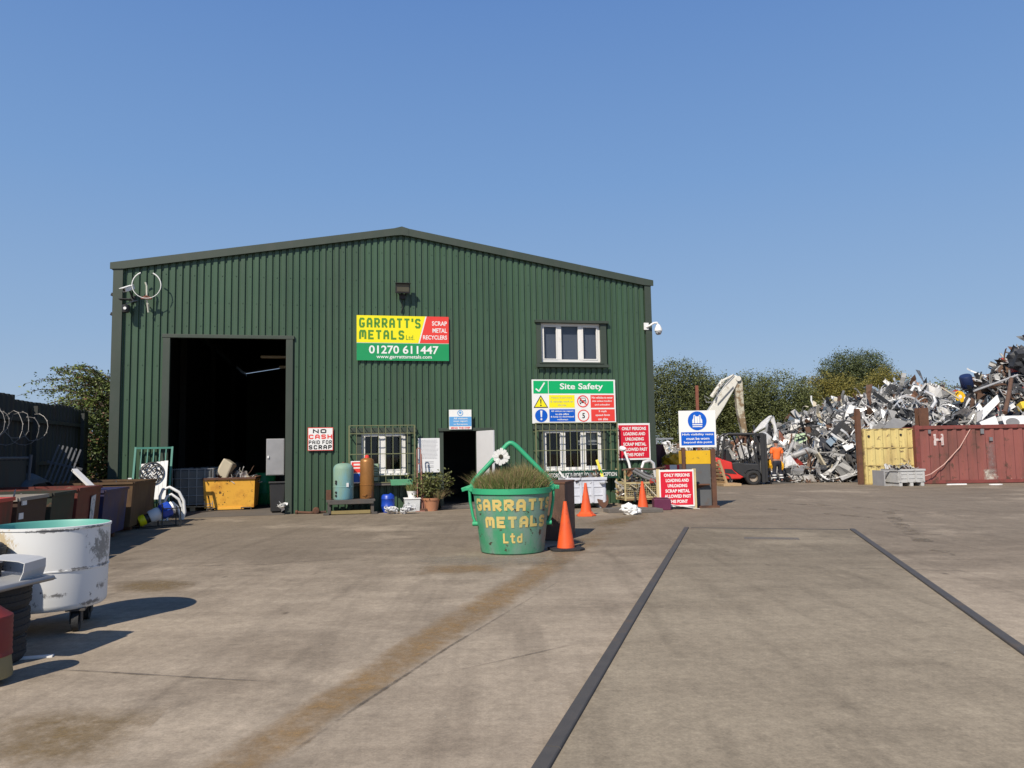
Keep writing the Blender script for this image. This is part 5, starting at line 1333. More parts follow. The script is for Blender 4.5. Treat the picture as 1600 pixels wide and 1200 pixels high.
for p_, r_, q_ in (((.28, -.37, .545), .16, (1, 1, 9)), ((.44, -.14, .55), .14, (1, 1, 8)), ((.14, -.47, .34), .12, (1, 1, 5)), ((-.1, -.48, .28), .10, (1, 1, 3)), ((.40, -.28, .24), .14, (1, 1, 6)), ((.46, -.16, .36), .08, (1, 1, 2)), ((.1, -.46, .885), .22, (1, 1, 14)), ((.40, -.25, .895), .16, (1, 1, 12))): scuff(wd_, p_, r_, (.15, .145, .14), q_)
scuff(wd_, (-.3, -.40, .78), .13, (.52, .40, .22))
q = MB(); q.lathe([(.47, .913), (.459, .895), (.443, .32), (0, .30)], 64); q.build('lining', mat('turquoise_lining', (.13, .40, .33), .5, var=.15, dirt=(.18, .30, .25)), dr, smooth=40)
for k in range(4):
    a = R(-45)+k*PI/2; c_ = Vector((.37*math.cos(a), .37*math.sin(a), 0))
    q = MB(); q.box(c_+Vector((0, 0, .190)), (.15, .15, .018)); q.bb(c_+Vector((-.045, -.05, .07)), c_+Vector((-.035, .05, .184))); q.bb(c_+Vector((.035, -.05, .07)), c_+Vector((.045, .05, .184))); f_ = q.build('castor', M['rail'], dr)
    q = MB(); q.cyl(c_+Vector((-.026, 0, .088)), c_+Vector((.026, 0, .088)), .088, n=24); q.build('wheel', M['rubber'], f_, smooth=40)
def tyre(b, c, R_, r_, w, Mx=None):
    prof = []
    for k in range(17):
        a = -PI/2*1.25+2.5*PI/2*k/16
        sx = math.copysign(abs(math.cos(a))**.45, math.cos(a)); sz = math.copysign(abs(math.sin(a))**.6, math.sin(a))
        prof.append(((R_+r_)/2+(R_-r_)/2*sx, w/2*sz))
    for gz in ():
        pass
    T = Matrix.Translation(c) @ (Mx or Matrix.Identity(4))
    b.lathe(prof+[prof[0]], 48, T)
    for z in (-.25, 0, .25):
        b.lathe([(R_-.004, (z-.03)*w), (R_+.006, (z-.02)*w), (R_+.006, (z+.12)*w), (R_-.004, (z+.13)*w)], 48, T)
LT = (('tyre at the bottom of the front stack at the left edge', 0), ('middle tyre of the front stack at the left edge', 1), ('tyre at the top of the front stack, under the white metal tray', 2))
for lab, k in LT:
    q = MB(); tyre(q, Vector((0, 0, .1)), .325, .2, .2); o = q.build('tyre', M['rubber'], loc=(-4.0+.02*(k == 1)+.015*(k == 2), 5.80+.01*k, .195*k), rot=(R(1.5*(k-1)), R(-1), k), smooth=40)
    tag(o, 'black '+lab, 'tyre', 'tyres stacked at the left edge')
LT = ('lowest tyre of the stack touching the white drum', 'second tyre from the ground in the stack touching the white drum', 'third tyre from the ground in the stack touching the white drum', 'topmost tyre of the stack touching the white drum')
for k, lab in enumerate(LT):
    q = MB(); tyre(q, Vector((0, 0, .1)), .31, .19, .205); o = q.build('tyre', M['rubber'], loc=(-4.48+.01*(k % 2), 6.27, .205*k), rot=(0, R(.8), k*2), smooth=40)
    tag(o, 'black '+lab, 'tyre', 'tyres stacked at the left edge')
tray = thing('metal_tray', 'white dented metal tray with a raised lip lying on the front tyre stack', 'tray', (-4.11, 5.82, .60), R(-6))
q = MB()
q.add([(-.62, -.34, .03), (.50, -.36, -.035), (.54, .30, -.03), (-.62, .34, .03), (-.60, -.30, .09), (.46, -.33, .0), (.50, .28, .0), (-.60, .30, .09)], [(0, 1, 2, 3), (4, 5, 6, 7), (0, 1, 5, 4), (1, 2, 6, 5), (2, 3, 7, 6), (3, 0, 4, 7)])
q.build('base', mat('tray_grey', (.36, .36, .355), .5, .2, var=.15, scale=5), tray, bevel=.012)
q = MB(); q.tube([(-.62, -.34, .06), (.0, -.36, .02), (.47, -.35, -.01), (.51, -.30, -.015), (.52, .26, -.015)], .02, 8); q.build('edge', M['steel'], tray, smooth=50)
q = MB(); vs = []
for t_, (x, z) in enumerate(((.40, .0), (.42, .06), (.42, .125), (.36, .14), (.16, .155), (.06, .15), (.05, .09))):
    vs += [(x+.05, .0+.01*t_, z), (x+.03, .27, z+.01)]
q.add(vs, [(2*i, 2*i+1, 2*i+3, 2*i+2) for i in range(6)]); b = q.build('lip', mat('lip_grey', (.50, .50, .49), .5, var=.1), tray); mo = b.modifiers.new('t', 'SOLIDIFY'); mo.thickness = .006
q = MB(); q.bb((-.05, -.1, .0), (.22, .1, .10)); q.bb((-.4, -.2, .05), (-.08, .15, .12)); q.build('lining', M['black'], tray)
q = MB(); q.tube([(-.5, -.15, .10), (-.35, -.16, .20), (-.22, -.15, .12), (-.05, -.16, .23), (.05, -.1, .2)], .016, 6); q.build('bent_strip', SCRAP[1], tray)
rb = thing('red_bag', 'ribbed red canister with a khaki base standing at the left edge', 'canister', (-3.57, 5.28, 0), R(8))
q = MB(); pr = [(0, .52), (.08, .51), (.13, .47)]
for k in range(16):
    z = .45-.016*k; pr += [(.158+.004*(k % 2), z)]
pr += [(.165, .19), (.155, .185)]
q.lathe(pr, 32); q.build('body', mat('canister_red', (.20, .025, .02), .6, var=.2, scale=9, dirt=(.16, .03, .03), dlo=.5, dhi=.7), rb, smooth=30)
q = MB(); q.lathe([(0, .04), (.165, .045), (.17, .06), (.155, .19), (0, .20)], 32); q.build('base', mat('khaki_plastic', (.24, .20, .10), .7, var=.2), rb, smooth=40)
q = MB(); q.tube([(.06, -.14, .03), (.10, -.15, .035), (.12, -.15, .02)], .018, 8); q.build('spout', M['white'], rb)
q = MB(); q.face([(.06, -.158, .30), (.13, -.105, .30), (.13, -.105, .33), (.06, -.158, .33)]); q.build('label', M['paper'], rb)
q = MB(); q.bb((-.1, -.03, 0), (.12, .03, .012)); tag(q.build('white_scrap', M['white'], loc=G(55, 1028), rot=(0, 0, .3)), 'small flat white offcut on the ground by the front tyre stack', 'offcut')

# ------------------------------------------------------------------ far side of the yard: containers and posts
def corr_panel(b, w, h, period, dep, z0=0.0):
    x = 0; vs = []
    while x < w-1e-6:
        for dx, y in ((0, 0), (period*.3, 0), (period*.45, dep), (period*.85, dep)):
            if x+dx < w: vs.append((x+dx, y))
        x += period
    vs.append((w, 0))
    for (a, ya), (c, yc) in zip(vs, vs[1:]): b.add([(a, ya, z0), (c, yc, z0), (c, yc, h), (a, ya, h)], [(0, 1, 2, 3)])
rc = thing('shipping_container', 'long faded red corrugated container at the right, with a white H and pale drips', 'container', (14.95, 28.55, 0), R(-2))
M['cont_red'] = mat('container_red', (.255, .085, .072), .65, var=.2, scale=1.3, dirt=(.13, .058, .045), dlo=.46, dhi=.72, dscale=1.5, streak=.22, chip=(.10, .05, .035), clo=.57, chi=.63, cscale=2.6)
L_ = 12.0
q = MB(); corr_panel(q, L_, 2.02, .34, .05, .14); q.bb((0, .06, .12), (L_, 2.4, 2.02)); q.build('side', M['cont_red'], rc)
q = MB(); q.bb((-.02, -.03, 2.02), (L_, .08, 2.15)); q.bb((-.02, -.03, .02), (L_, .08, .14)); q.bb((-.06, -.04, .0), (.10, .1, 2.17)); q.bb((-.02, 2.3, 2.02), (L_, 2.42, 2.15)); q.build('frame', mat('container_frame', (.20, .05, .042), .65, var=.25, dirt=(.10, .045, .03), dlo=.5, dhi=.65), rc)
vs, fs = text_mesh('H', .03); q = MB(); q.add([(.62+.36*v.x, -.006, 1.42+.42*v.y) for v in vs], fs); q.build('lettering', mat('faded_letter', (.60, .52, .50), .6, chip=(.34, .09, .08), clo=.55, chi=.58, cscale=9), rc)
def stain(cx, z0, z1, w, m):
    vs = []; wv = []; fs = []; nx_, nz_ = 8, 10
    for j in range(nz_+1):
        for i in range(nx_+1):
            fx, fz = i/nx_, j/nz_
            vs.append((cx-w/2+w*fx, -.005, z0+(z1-z0)*fz)); wv.append(min(1, 2.6*min(fx, 1-fx))*min(1, 3*(1-fz)))
    fs = [(j*(nx_+1)+i, j*(nx_+1)+i+1, (j+1)*(nx_+1)+i+1, (j+1)*(nx_+1)+i) for j in range(nz_) for i in range(nx_)]
    me = bpy.data.meshes.new('paint_drip'); me.from_pydata(vs, [], fs); me.materials.append(m)
    me.attributes.new('wear', 'FLOAT', 'POINT').data.foreach_set('value', wv)
    o = bpy.data.objects.new('paint_drip', me); COL.objects.link(o); o.parent = rc
stain(2.62, .10, .62, .75, paint_mat('pale_drip', (.95, .92, .80), .72, .92, 3.5)); stain(2.66, .35, 1.75, .36, paint_mat('grey_smear', (.38, .30, .29), .55, 1.0, 4)); stain(3.6, .1, .3, 1.4, paint_mat('pale_splash', (.8, .75, .65), .95, 1.05, 4))
for x, z, w, h in ((.42, 1.86, .1, .14), (2.32, 1.82, .12, .18), (2.62, 1.55, .12, .14), (4.1, 1.8, .10, .16)):
    q = MB(); q.bb((x, -.05, z), (x+w, -.01, z+h)); q.build('vent', M['steel'], rc)
q = MB(); q.tube([(2.05+.0, -.05, 2.1), (1.55, -.08, 1.35), (.9, -.12, .72), (.35, -.2, .38), (-.05, -.3, .28)], .016, 5); tag(q.build('rope', mat('pink_rope', (.62, .40, .34), .7), loc=(14.95, 28.55, 0)), 'pale pink rope slung down across the front of the red container', 'rope')
yc = thing('bay_wall', 'pale yellow ribbed steel bay wall between a rusty column and the red container', 'bay wall', (13.17, 28.95, 0), R(-3))
M['cont_yel'] = mat('container_yellow', (.62, .50, .20), .65, var=.14, scale=1.6, dirt=(.42, .30, .13), dlo=.52, dhi=.72, dscale=2, streak=.25, chip=(.16, .11, .06), clo=.57, chi=.62, cscale=4)
q = MB()
for z0, z1 in ((.04, .68), (.72, 1.34), (1.38, 2.04)): corr_panel(q, 1.94, z1, .30, .03, z0)
q.bb((0, .06, .04), (1.94, .16, 2.04)); q.build('panel', M['cont_yel'], yc)
q = MB()
for z in (.02, .70, 1.36, 2.06): q.bb((-.02, .0, z-.018), (1.96, .06, z+.018))
q.bb((.95, -.012, .7), (.975, .03, 1.36)); q.bb((-.03, -.02, 0), (.02, .08, 2.07)); q.build('frame', mat('yellow_frame', (.50, .38, .14), .7, var=.25, dirt=(.16, .10, .05), dlo=.45, dhi=.6), yc)
q = MB(); q.cyl((.20, -.004, 1.80), (.20, .04, 1.80), .045); q.build('hole', M['black'], yc)
q = MB(); q.cyl((1.38, -.004, 1.84), (1.38, .04, 1.84), .04); q.build('hole', M['black'], yc)
def hcol(label, loc, h, w=.32, m=None, rz=0):
    k = w/2.2; q = MB(); q.bb((-w/2, -k, 0), (w/2, -k+.02, h)); q.bb((-w/2, k-.02, 0), (w/2, k, h)); q.bb((-.012, -k+.02, 0), (.012, k-.02, h))
    return tag(q.build('steel_column', m or M['rust'], loc=loc, rot=(0, 0, rz)), label, 'column', 'steel columns of the scrap bay')
hcol('rusty steel column at the left edge of the yellow container', (13.03, 29.05, 0), 2.85, .17)
hcol('rusty steel column rising behind the join of the yellow and red containers', (15.62, 29.35, 0), 2.85, .36)
hcol('thin red-oxide steel post rising behind the vest sign', (6.75, 28.0, 0), 3.75, .10, M['rust_red'])
pc = pallet_crate('pallet_crate', 'pale grey plastic pallet crate with scrap in front of the yellow and red containers', (14.02, 27.85, 0), R(8), 1.02, .95, .60, mat('grey_crate_plastic', (.50, .50, .49), .6, var=.1, dirt=(.32, .31, .3)))
load(pc, 'scrap_load', -.42, .42, -.35, .35, .48, .28, 90, .34, (4, 2, 2, 3, 3, 2, 0, 0, 0, 0), 91)
q = MB(); q.bb((0, 0, 0), (.05, .75, .55)); q.bb((.05, 0, .5), (.3, .05, .55)); q.bb((.05, 0, 0), (.3, .05, .05)); tag(q.build('loose_side', mat('crate_side', (.33, .33, .34), .6), loc=(13.28, 27.75, 0), rot=(0, 0, R(5))), 'dark grey loose crate side leaning left of the pale grey pallet crate', 'panel')
for x, y, lab in ((1495, 758, 'flat white strip lying on the ground at the foot of the red container'), (1556, 758, 'white looped strap lying on the ground near the pale drips')):
    q = MB()
    if x < 1500: q.tube([(-.35, 0, .02), (0, .04, .02), (.35, 0, .02)], .03, 6)
    else: q.tube([(.22*math.cos(a), .12*math.sin(a), .02) for a in [2*PI*k/14 for k in range(14)]], .02, 5, closed=True)
    tag(q.build('white_strap', M['sw'], loc=G(x, y)), lab, 'strap')

# ------------------------------------------------------------------ scrap heaps
RIDGE = [(9.2, .2), (10.6, 1.0), (11.9, 1.35), (12.9, 1.75), (13.9, 2.2), (15.0, 2.9), (15.7, 3.1), (16.6, 3.35), (18.0, 3.65), (19.2, 4.1), (20.6, 3.9), (22.2, 3.5), (23.2, 4.05), (24.2, 4.65), (25.4, 5.6), (28, 7.0), (32, 7.6), (38, 7.0), (44, 1.0)]
def ridge(x):
    for (a, ha), (b, hb_) in zip(RIDGE, RIDGE[1:]):
        if a <= x <= b: return ha+(hb_-ha)*(x-a)/(b-a)
    return 0.0
def heap_h(x, y):
    yf = 31.4 if x < 13.2 else (31.4-.9*min(1, (x-13.2)/1.0) if x < 14.2 else 30.3)
    yr = 38.0
    if y < yf or y > 47: return 0
    base = 0.0 if x < 13.0 else min(1.7, (x-13.0)*1.4)
    r_ = ridge(x)
    if y < yr:
        t = (y-yf)/(yr-yf)
        return max(0, min(base, r_)*min(1, t*6) + (r_-min(base, r_))*t**.85)
    return r_*max(0, 1-((y-yr)/9.0)**2)
rnd = random.Random(123)
hb_ = MB(); hb_.cur = 4
nx, ny = 110, 34
gv = []
for j in range(ny+1):
    for i in range(nx+1):
        x = 9.0+35.5*(i/nx)**1.3; y = 30.2+17*j/ny
        z = heap_h(x, y); n_ = mnoise.noise(Vector((x*.9, y*.9, 0)))*.25+mnoise.noise(Vector((x*2.3, y*2.3, 5)))*.16
        gv.append((x, y, max(-.05, z-.12+(n_ if z > .3 else 0))))
hb_.add(gv, [(j*(nx+1)+i, j*(nx+1)+i+1, (j+1)*(nx+1)+i+1, (j+1)*(nx+1)+i) for j in range(ny) for i in range(nx)])
def to_px(p):
    d = Vector(p)-Vector((0, 0, HC)); z = d.dot(fwd); return 800+FPX*d.dot(rt)/z, 600-FPX*d.dot(up)/z
CLEAR = [(1499, 622, 17), (1488, 618, 9), (1546, 638, 11), (1530, 652, 9), (1546, 659, 14), (1583, 658, 19), (1344, 643, 9), (1252, 685, 8), (1400, 661, 13), (1305, 684, 9), (1595, 637, 9), (1586, 577, 8), (1512, 604, 10)]
cnt = 0
while cnt < 15000:
    x = 9.3+rnd.random()**1.25*20.0; y = 31.0+8.2*rnd.random()**.85
    z = heap_h(x, y)
    if z <= .05 and rnd.random() > .05: continue
    cnt += 1
    if x < 20: ws = (7, 4.5, 2, 4.5, 6.5, 1.8, .7, .7, .1, .25)
    else: ws = (4.2, 3, 2.4, 3, 5, 4.2, .8, .5, .25, .4)
    if y < 33 and x < 13 : ws = (6, 4, 2.5, 4, 4, 2.2, 1.2, .5, .1, .5)
    hb_.cur = weighted(rnd, ws)
    fx_, fy_ = to_px((x, y, z))
    if any((fx_-a)**2+(fy_-b-5)**2 < (r+4)**2 for a, b, r in CLEAR): continue
    T = Matrix.Translation((x, y, z+rnd.uniform(-.1, .18))) @ rot3(rnd)
    scrap_piece(hb_, rnd, T, rnd.choice((.18, .22, .27, .33, .4, .5, .6, .75, .95, 1.25)))
# loose spill at the foot
for i in range(150):
    x = rnd.uniform(10.8, 14.0); y = 31.6-abs(rnd.gauss(0, .25)); hb_.cur = weighted(rnd, (5, 3, 2, 3, 3, 2, 1, 0, 0, 1))
    scrap_piece(hb_, rnd, Matrix.Translation((x, y, .08)) @ rot3(rnd, .5), rnd.uniform(.15, .5))
o = hb_.build('scrap_heap', SCRAP)
tag(o, 'huge mixed heap of scrap aluminium, sheet and pipe behind the containers', 'scrap heap', kind='stuff')
def on_heap(x, y, dz=.15): return Vector((x, y, heap_h(x, y)+dz))
def hp_at(px, py, Y=0, off=.75):
    y = 30.4
    while y < 38:
        p = P(px, py, y)
        if heap_h(p.x, p.y) >= p.z: break
        y += .1
    return P(px, py, y-off)
# pieces of the heap one can tell apart
def lathe_piece(name, label, cat, prof, m, loc, rot, n=28):
    q = MB(); q.lathe(prof, n); o = q.build(name, m, loc=loc, rot=rot, smooth=40); return tag(o, label, cat)
t = thing('cable_reel', 'bright yellow round cable reel lying high on the scrap heap', 'reel', hp_at(1499, 620, 0, 2.1))
Mx = Matrix.Rotation(R(82), 4, 'X') @ Matrix.Rotation(R(10), 4, 'Y')
q = MB(); q.lathe([(.08, .0), (.27, .0), (.28, .03), (.27, .06), (.08, .06)], 32, Mx); q.build('flange', M['sy'] if False else mat('reel_yellow', (.85, .50, .01), .5), t, smooth=40)
q = MB(); q.lathe([(0, -.4), (.085, -.4), (.085, .07), (0, .075)], 16, Mx); q.build('core', SCRAP[2], t)
lathe_piece('red_drum', 'red round drum end half buried beside the yellow reel', 'drum', [(0, 0), (.18, 0), (.19, .04), (.19, .4), (0, .4)], SCRAP[8], hp_at(1487, 618, 33.9), (R(80), R(15), 0))
lathe_piece('blue_drum', 'dark blue plastic drum on the ridge of the heap above the yellow reel', 'drum', [(0, 0), (.25, 0), (.28, .05), (.28, .55), (.24, .62), (0, .63)], mat('navy_plastic', (.015, .03, .10), .5), hp_at(1512, 605, 34.5), (R(18), R(-20), 0))
def sheet_piece(name, label, cat, pts, m, th=.02):
    q = MB(); q.face(pts); o = q.build(name, m); mo = o.modifiers.new('t', 'SOLIDIFY'); mo.thickness = th; return tag(o, label, cat)
def quadpx(pxs, Y, slope=.6):
    low = max(pxs, key=lambda p: p[1]); Y = hp_at(low[0], low[1], 0, .8).y if Y > 29.8 else Y
    y0 = max(p[1] for p in pxs); out = []
    for x, y in pxs: out.append(P(x, y, Y+(y0-y)*.027*slope))
    return out
sheet_piece('white_sheet', 'long white sheet sloping down the right-hand heap towards the red container', 'sheet', quadpx([(1527, 646), (1533, 658), (1562, 628), (1558, 617)], 30.5, 1.0), SCRAP[2])
sheet_piece('grey_sheet', 'bright grey folded sheet below the long white sloping sheet', 'sheet', quadpx([(1526, 645), (1536, 640), (1533, 656), (1526, 660)], 30.4, .5), SCRAP[0])
sheet_piece('white_sheet', 'white square panel resting on the top edge of the red container', 'sheet', quadpx([(1530, 660), (1555, 650), (1561, 666), (1535, 667)], 29.6, .8), SCRAP[2])
sheet_piece('white_door', 'white appliance door with a dark oval opening at the right end of the heap', 'door', quadpx([(1564, 650), (1600, 649), (1602, 668), (1571, 667)], 29.5, .5), SCRAP[2])
q = MB(); q.lathe([(0, 0), (.17, 0), (.17, .03), (0, .03)], 24, Matrix.Rotation(R(80), 4, 'X') @ Matrix.Scale(1.5, 4, (1, 0, 0))); q.build('washer_glass', SCRAP[3], None, loc=P(1582, 660, 29.36)); tag(bpy.data.objects['washer_glass'], 'dark oval glass lying against the white appliance door', 'glass')
sheet_piece('white_sheet', 'bright white bent sheet near the rusty column left of the yellow container', 'sheet', quadpx([(1328, 645), (1352, 636), (1357, 642), (1337, 652)], 30.6, .8), SCRAP[2])
sheet_piece('green_sheet', 'pale green crumpled sheet in the middle of the aluminium heap', 'sheet', quadpx([(1242, 679), (1257, 677), (1263, 687), (1248, 694), (1241, 690)], 34.5, .8), mat('pale_green_sheet', (.42, .55, .36), .6))
sheet_piece('grey_sheet', 'slate grey ribbed sheet lying behind the top of the yellow container', 'sheet', quadpx([(1379, 669), (1396, 652), (1420, 660), (1408, 669)], 29.6, .8), SCRAP[3])
sheet_piece('slate_sheet', 'slate blue sheet tilted in the middle of the aluminium heap', 'sheet', quadpx([(1290, 690), (1312, 670), (1317, 680), (1298, 698)], 33.0, .8), SCRAP[7])
sheet_piece('white_sheet', 'torn white sheet near the foot of the aluminium heap below the slate blue sheet', 'sheet', quadpx([(1316, 697), (1332, 691), (1334, 699), (1322, 705)], 31.8, .8), SCRAP[2])
sheet_piece('yellow_crate', 'yellow plastic crate piece at the far right of the heap', 'crate', quadpx([(1588, 633), (1604, 630), (1604, 642), (1592, 643)], 30.5, .5), mat('crate_yellow', (.8, .55, .05), .5), .3)
sheet_piece('red_sheet', 'red metal sheet high on the right-hand heap', 'sheet', quadpx([(1578, 575), (1592, 571), (1594, 581), (1580, 582)], 35, .5), SCRAP[8], .2)
lathe_piece('steel_drum', 'shiny open aluminium drum lying on its side at the foot of the heap', 'drum', [(0, .02), (.30, .02), (.30, .8), (.33, .82), (.33, .86), (.28, .86), (.27, .2), (0, .2)], SCRAP[1], G(1238, 750)+Vector((.1, .6, .34)), (R(86), 0, R(28)))
lathe_piece('steel_drum', 'shiny aluminium cylinder standing tilted at the foot of the heap', 'drum', [(0, 0), (.33, 0), (.33, .62), (0, .62)], SCRAP[1], G(1262, 748)+Vector((0, .7, .12)), (R(-12), R(14), 0))
q = MB(); q.tube([G(1243, 751)+Vector((0, .3, .25)), G(1230, 751)+Vector((-.1, .45, .9)), P(1243, 712, 32.6), P(1262, 703, 33), P(1275, 708, 33)], .13, 8); tag(q.build('bent_duct', SCRAP[0], smooth=60), 'big curved aluminium duct arching over the shiny drum at the heap foot', 'duct')
# crumpled ribbed pieces forming the pointed left end
q = MB(); rnd = random.Random(9)
for k in range(9):
    a = k*.05
    q.tube([P(1178+k*2, 676-k, 32.9), P(1190+k*1.5, 661-k*.8, 33), P(1201+k*.9, 651+rnd.uniform(-1, 2), 33.1), P(1209+k*.5, 664+k, 33.1), P(1213-k*.6, 688, 33)], .045, 6)
tag(q.build('bent_tube_bundle', SCRAP[1], smooth=60), 'bundle of bright bent tubes arching up at the left end of the heap', 'tubes')
sheet_piece('rusty_plate', 'triangular rusty plate beside the bent tube bundle', 'plate', quadpx([(1217, 672), (1229, 690), (1217, 694)], 33.2, .4), M['rust_red'])
q = MB(); q.tube([P(1220, 730, 32.4), P(1233, 706, 32.8), P(1240, 690, 33.2)], .07, 7); tag(q.build('steel_pipe', SCRAP[0]), 'grey pipe leaning up the left end of the heap behind the worker', 'pipe')
def pole(label, pts, r_, m, name='scrap_pipe'):
    q = MB(); q.tube(pts, r_, 7); return tag(q.build(name, m, smooth=60), label, 'pipe')
pole('long pale pipe running diagonally up the right-hand heap', [P(1522, 611, 33), P(1555, 599, 33.6), P(1590, 586, 34)], .05, SCRAP[0])
pole('bent bright pipe curling below the ridge left of the yellow reel', [P(1445, 612, 32.6), P(1458, 618, 32.6), P(1462, 628, 32.5), P(1455, 638, 32.3)], .07, SCRAP[1])
pole('straight bright rod pointing up left of the yellow reel', [P(1470, 605, 33.2), P(1500, 624, 33)], .035, SCRAP[6])
pole('dark brown pipe leaning down the right-hand heap', [P(1580, 592, 33), P(1576, 618, 32), P(1570, 645, 31)], .09, SCRAP[5])
pole('bright elbow pipe hooked on the heap ridge above the red container', [P(1424, 611, 33.4), P(1428, 604, 33.4), P(1435, 605, 33.4), P(1438, 612, 33.3)], .07, SCRAP[2])
bmv = bmesh.new(); bmesh.ops.create_icosphere(bmv, subdivisions=3, radius=1); q = MB()
for v in bmv.verts:
    p = v.co; k = 1+.5*mnoise.noise(p*1.6)+.35*mnoise.noise(p*4.2); v.co = Vector((p.x*.62*k, p.y*.5*k, p.z*.6*k))
q.add([v.co.copy() for v in bmv.verts], [tuple(v.index for v in f.verts) for f in bmv.faces]); bmv.free()
tag(q.build('black_bale', SCRAP[4], loc=P(1600, 561, 36.8)), 'big black bale on the highest point of the heap at the right edge', 'bale')

# ------------------------------------------------------------------ scrap behind the building corner
bh = MB(); rnd = random.Random(55)
for i in range(1300):
    u_ = rnd.random(); x = 5.4+6.2*u_; y = 33.2+3*rnd.random(); hmax = 1.35+.5*math.sin(u_*3.0)
    bh.cur = weighted(rnd, (4, 3, 5, 2, 2.5, 2.5, 5, 1, .6, 1.6))
    scrap_piece(bh, rnd, Matrix.Translation((x, y, rnd.random()**.7*hmax*(1-.15*abs(y-34.7)))) @ rot3(rnd), rnd.uniform(.25, .8))
tag(bh.build('scrap_heap', SCRAP), 'low mixed scrap heap glimpsed between the warehouse corner and the vest sign', 'scrap heap', kind='stuff')
rnd = random.Random(5); q = MB()
bmv = bmesh.new(); bmesh.ops.create_icosphere(bmv, subdivisions=3, radius=1)
for v in bmv.verts:
    p = v.co; k = 1+.35*mnoise.noise(p*1.7)+.2*mnoise.noise(p*4); v.co = Vector((p.x*.34*k, p.y*.3*k, p.z*.26*k))
me = bpy.data.meshes.new('yellow_bag'); bmv.to_mesh(me); bmv.free(); me.materials.append(mat('bag_yellow', (.75, .38, .01), .55, chip=(.12, .06, .02), clo=.58, chi=.61))
o = bpy.data.objects.new('yellow_bag', me); COL.objects.link(o); o.location = P(1051, 719, 26.5); tag(o, 'crumpled bright yellow sack on the scrap between the warehouse and the grey bin', 'sack')
mb_ = thing('marker_board', 'red and white striped marker board on a low trailer behind the lower crimson sign', 'marker board', P(1038, 737, 25.5), R(2))
q = MB(); q.bb((0, -.02, -.05), (.75, .02, .22)); q.build('board', M['sw'], mb_)
for k in range(2):
    q = MB(); q.face([(.0+.42*k, -.025, -.05), (.18+.42*k, -.025, -.05), (.18+.42*k, -.025, .22), (.0+.42*k, -.025, .22)]); q.build('stripe', M['srd'], mb_)
q = MB(); q.bb((-.4, .03, -.25), (1.1, .8, -.1)); q.bb((-.3, .1, -1), (-.22, .2, -.25)); q.bb((.9, .1, -1), (.98, .2, -.25)); q.build('bed', M['sdg'], mb_)
sheet_piece('maroon_sheet', 'dark maroon steel sheet standing beside the warehouse corner', 'sheet', [P(1026, 735, 27), P(1042, 712, 27), P(1036, 694, 27.2), P(1024, 694, 27.2)], mat('maroon', (.12, .03, .028), .7, var=.3))
fr = MB()
for k in range(16): fr.bb((4.5+k*.32, 46.6, 0), (4.56+k*.32, 46.66, 2.1))
fr.bb((4.4, 46.58, 2.0), (9.7, 46.68, 2.1)); fr.bb((4.4, 46.58, .3), (9.7, 46.68, .38))
tag(fr.build('rail_fence', M['galv']), 'pale galvanised rail fence in front of the trees behind the warehouse corner', 'fence')

# ------------------------------------------------------------------ excavator
EY = 36.0
ex = thing('excavator', 'weathered cream excavator with its boom raised above the scrap', 'excavator', (8.4, EY, 0), 0)
exm = mat('excavator_cream', (.68, .66, .59), .6, var=.12, scale=1.5, dirt=(.32, .27, .19), dlo=.53, dhi=.66, dscale=2.5, chip=(.10, .07, .05), clo=.62, chi=.65, cscale=4)
def ep(px, py, Y=EY): return P(px, py, Y)-Vector((8.4, EY, 0))
q = MB()
for y in (-1.2, 1.2):
    q.prism([(-1.8, .15), (-1.5, 0), (1.5, 0), (1.8, .15), (1.9, .45), (1.7, .75), (-1.7, .75), (-1.9, .45)], y-.3, y+.3)
q.build('tracks', M['rubber'], ex, bevel=.04)
q = MB(); q.prism([(-2.3, .85), (1.5, .85), (1.5, 1.45), (.2, 1.5), (-2.1, 1.55), (-2.35, 1.3)], -1.2, 1.2); q.build('body', exm, ex, bevel=.05)
q = MB(); q.prism([(.35, 1.45), (1.45, 1.45), (1.3, 1.72), (.4, 1.72)], -1.15, -.25); cabo = q.build('cab', exm, ex, bevel=.04)
q = MB(); q.prism([(.45, 1.50), (1.35, 1.50), (1.24, 1.70), (.48, 1.70)], -1.165, -1.152); q.build('cab_window', M['black'], cabo)
e0, e1, e2, e3 = ep(1096, 673), ep(1122, 632), ep(1140, 604), ep(1151, 589)
def boxbeam(name, pts, hts, w, m):
    vs = []; n = len(pts)
    for i, (p, h) in enumerate(zip(pts, hts)):
        d = (pts[min(i+1, n-1)]-pts[max(i-1, 0)]); d.y = 0; d.normalize(); nv = Vector((-d.z, 0, d.x))
        for s, y in ((-1, -w), (-1, w), (1, w), (1, -w)): vs.append(p+nv*(s*h/2)+Vector((0, y/2, 0)))
    fs = [(3, 2, 1, 0), tuple(4*(n-1)+k for k in range(4))]
    for i in range(n-1):
        for k in range(4): fs.append((4*i+k, 4*i+(k+1) % 4, 4*i+4+(k+1) % 4, 4*i+4+k))
    q = MB(); q.add(vs, fs); return q.build(name, m, ex, bevel=.03)
boxbeam('boom', [Vector((.7, 0, 1.3)), e0, e1, e2, e3], [.52, .56, .52, .42, .26], .45, exm)
s0, s1, s2 = ep(1153, 598), ep(1156, 640), ep(1163, 680)
boxbeam('stick', [s0+Vector((-.05, 0, .25)), s0, s1, s2], [.26, .36, .32, .22], .36, mat('stick_cream', (.50, .47, .37), .6, dirt=(.22, .15, .08), dlo=.46, dhi=.56, dscale=3))
q = MB(); q.cyl(e3+Vector((0, -.3, -.10)), e3+Vector((0, .3, -.10)), .12); q.build('pivot', exm, ex)
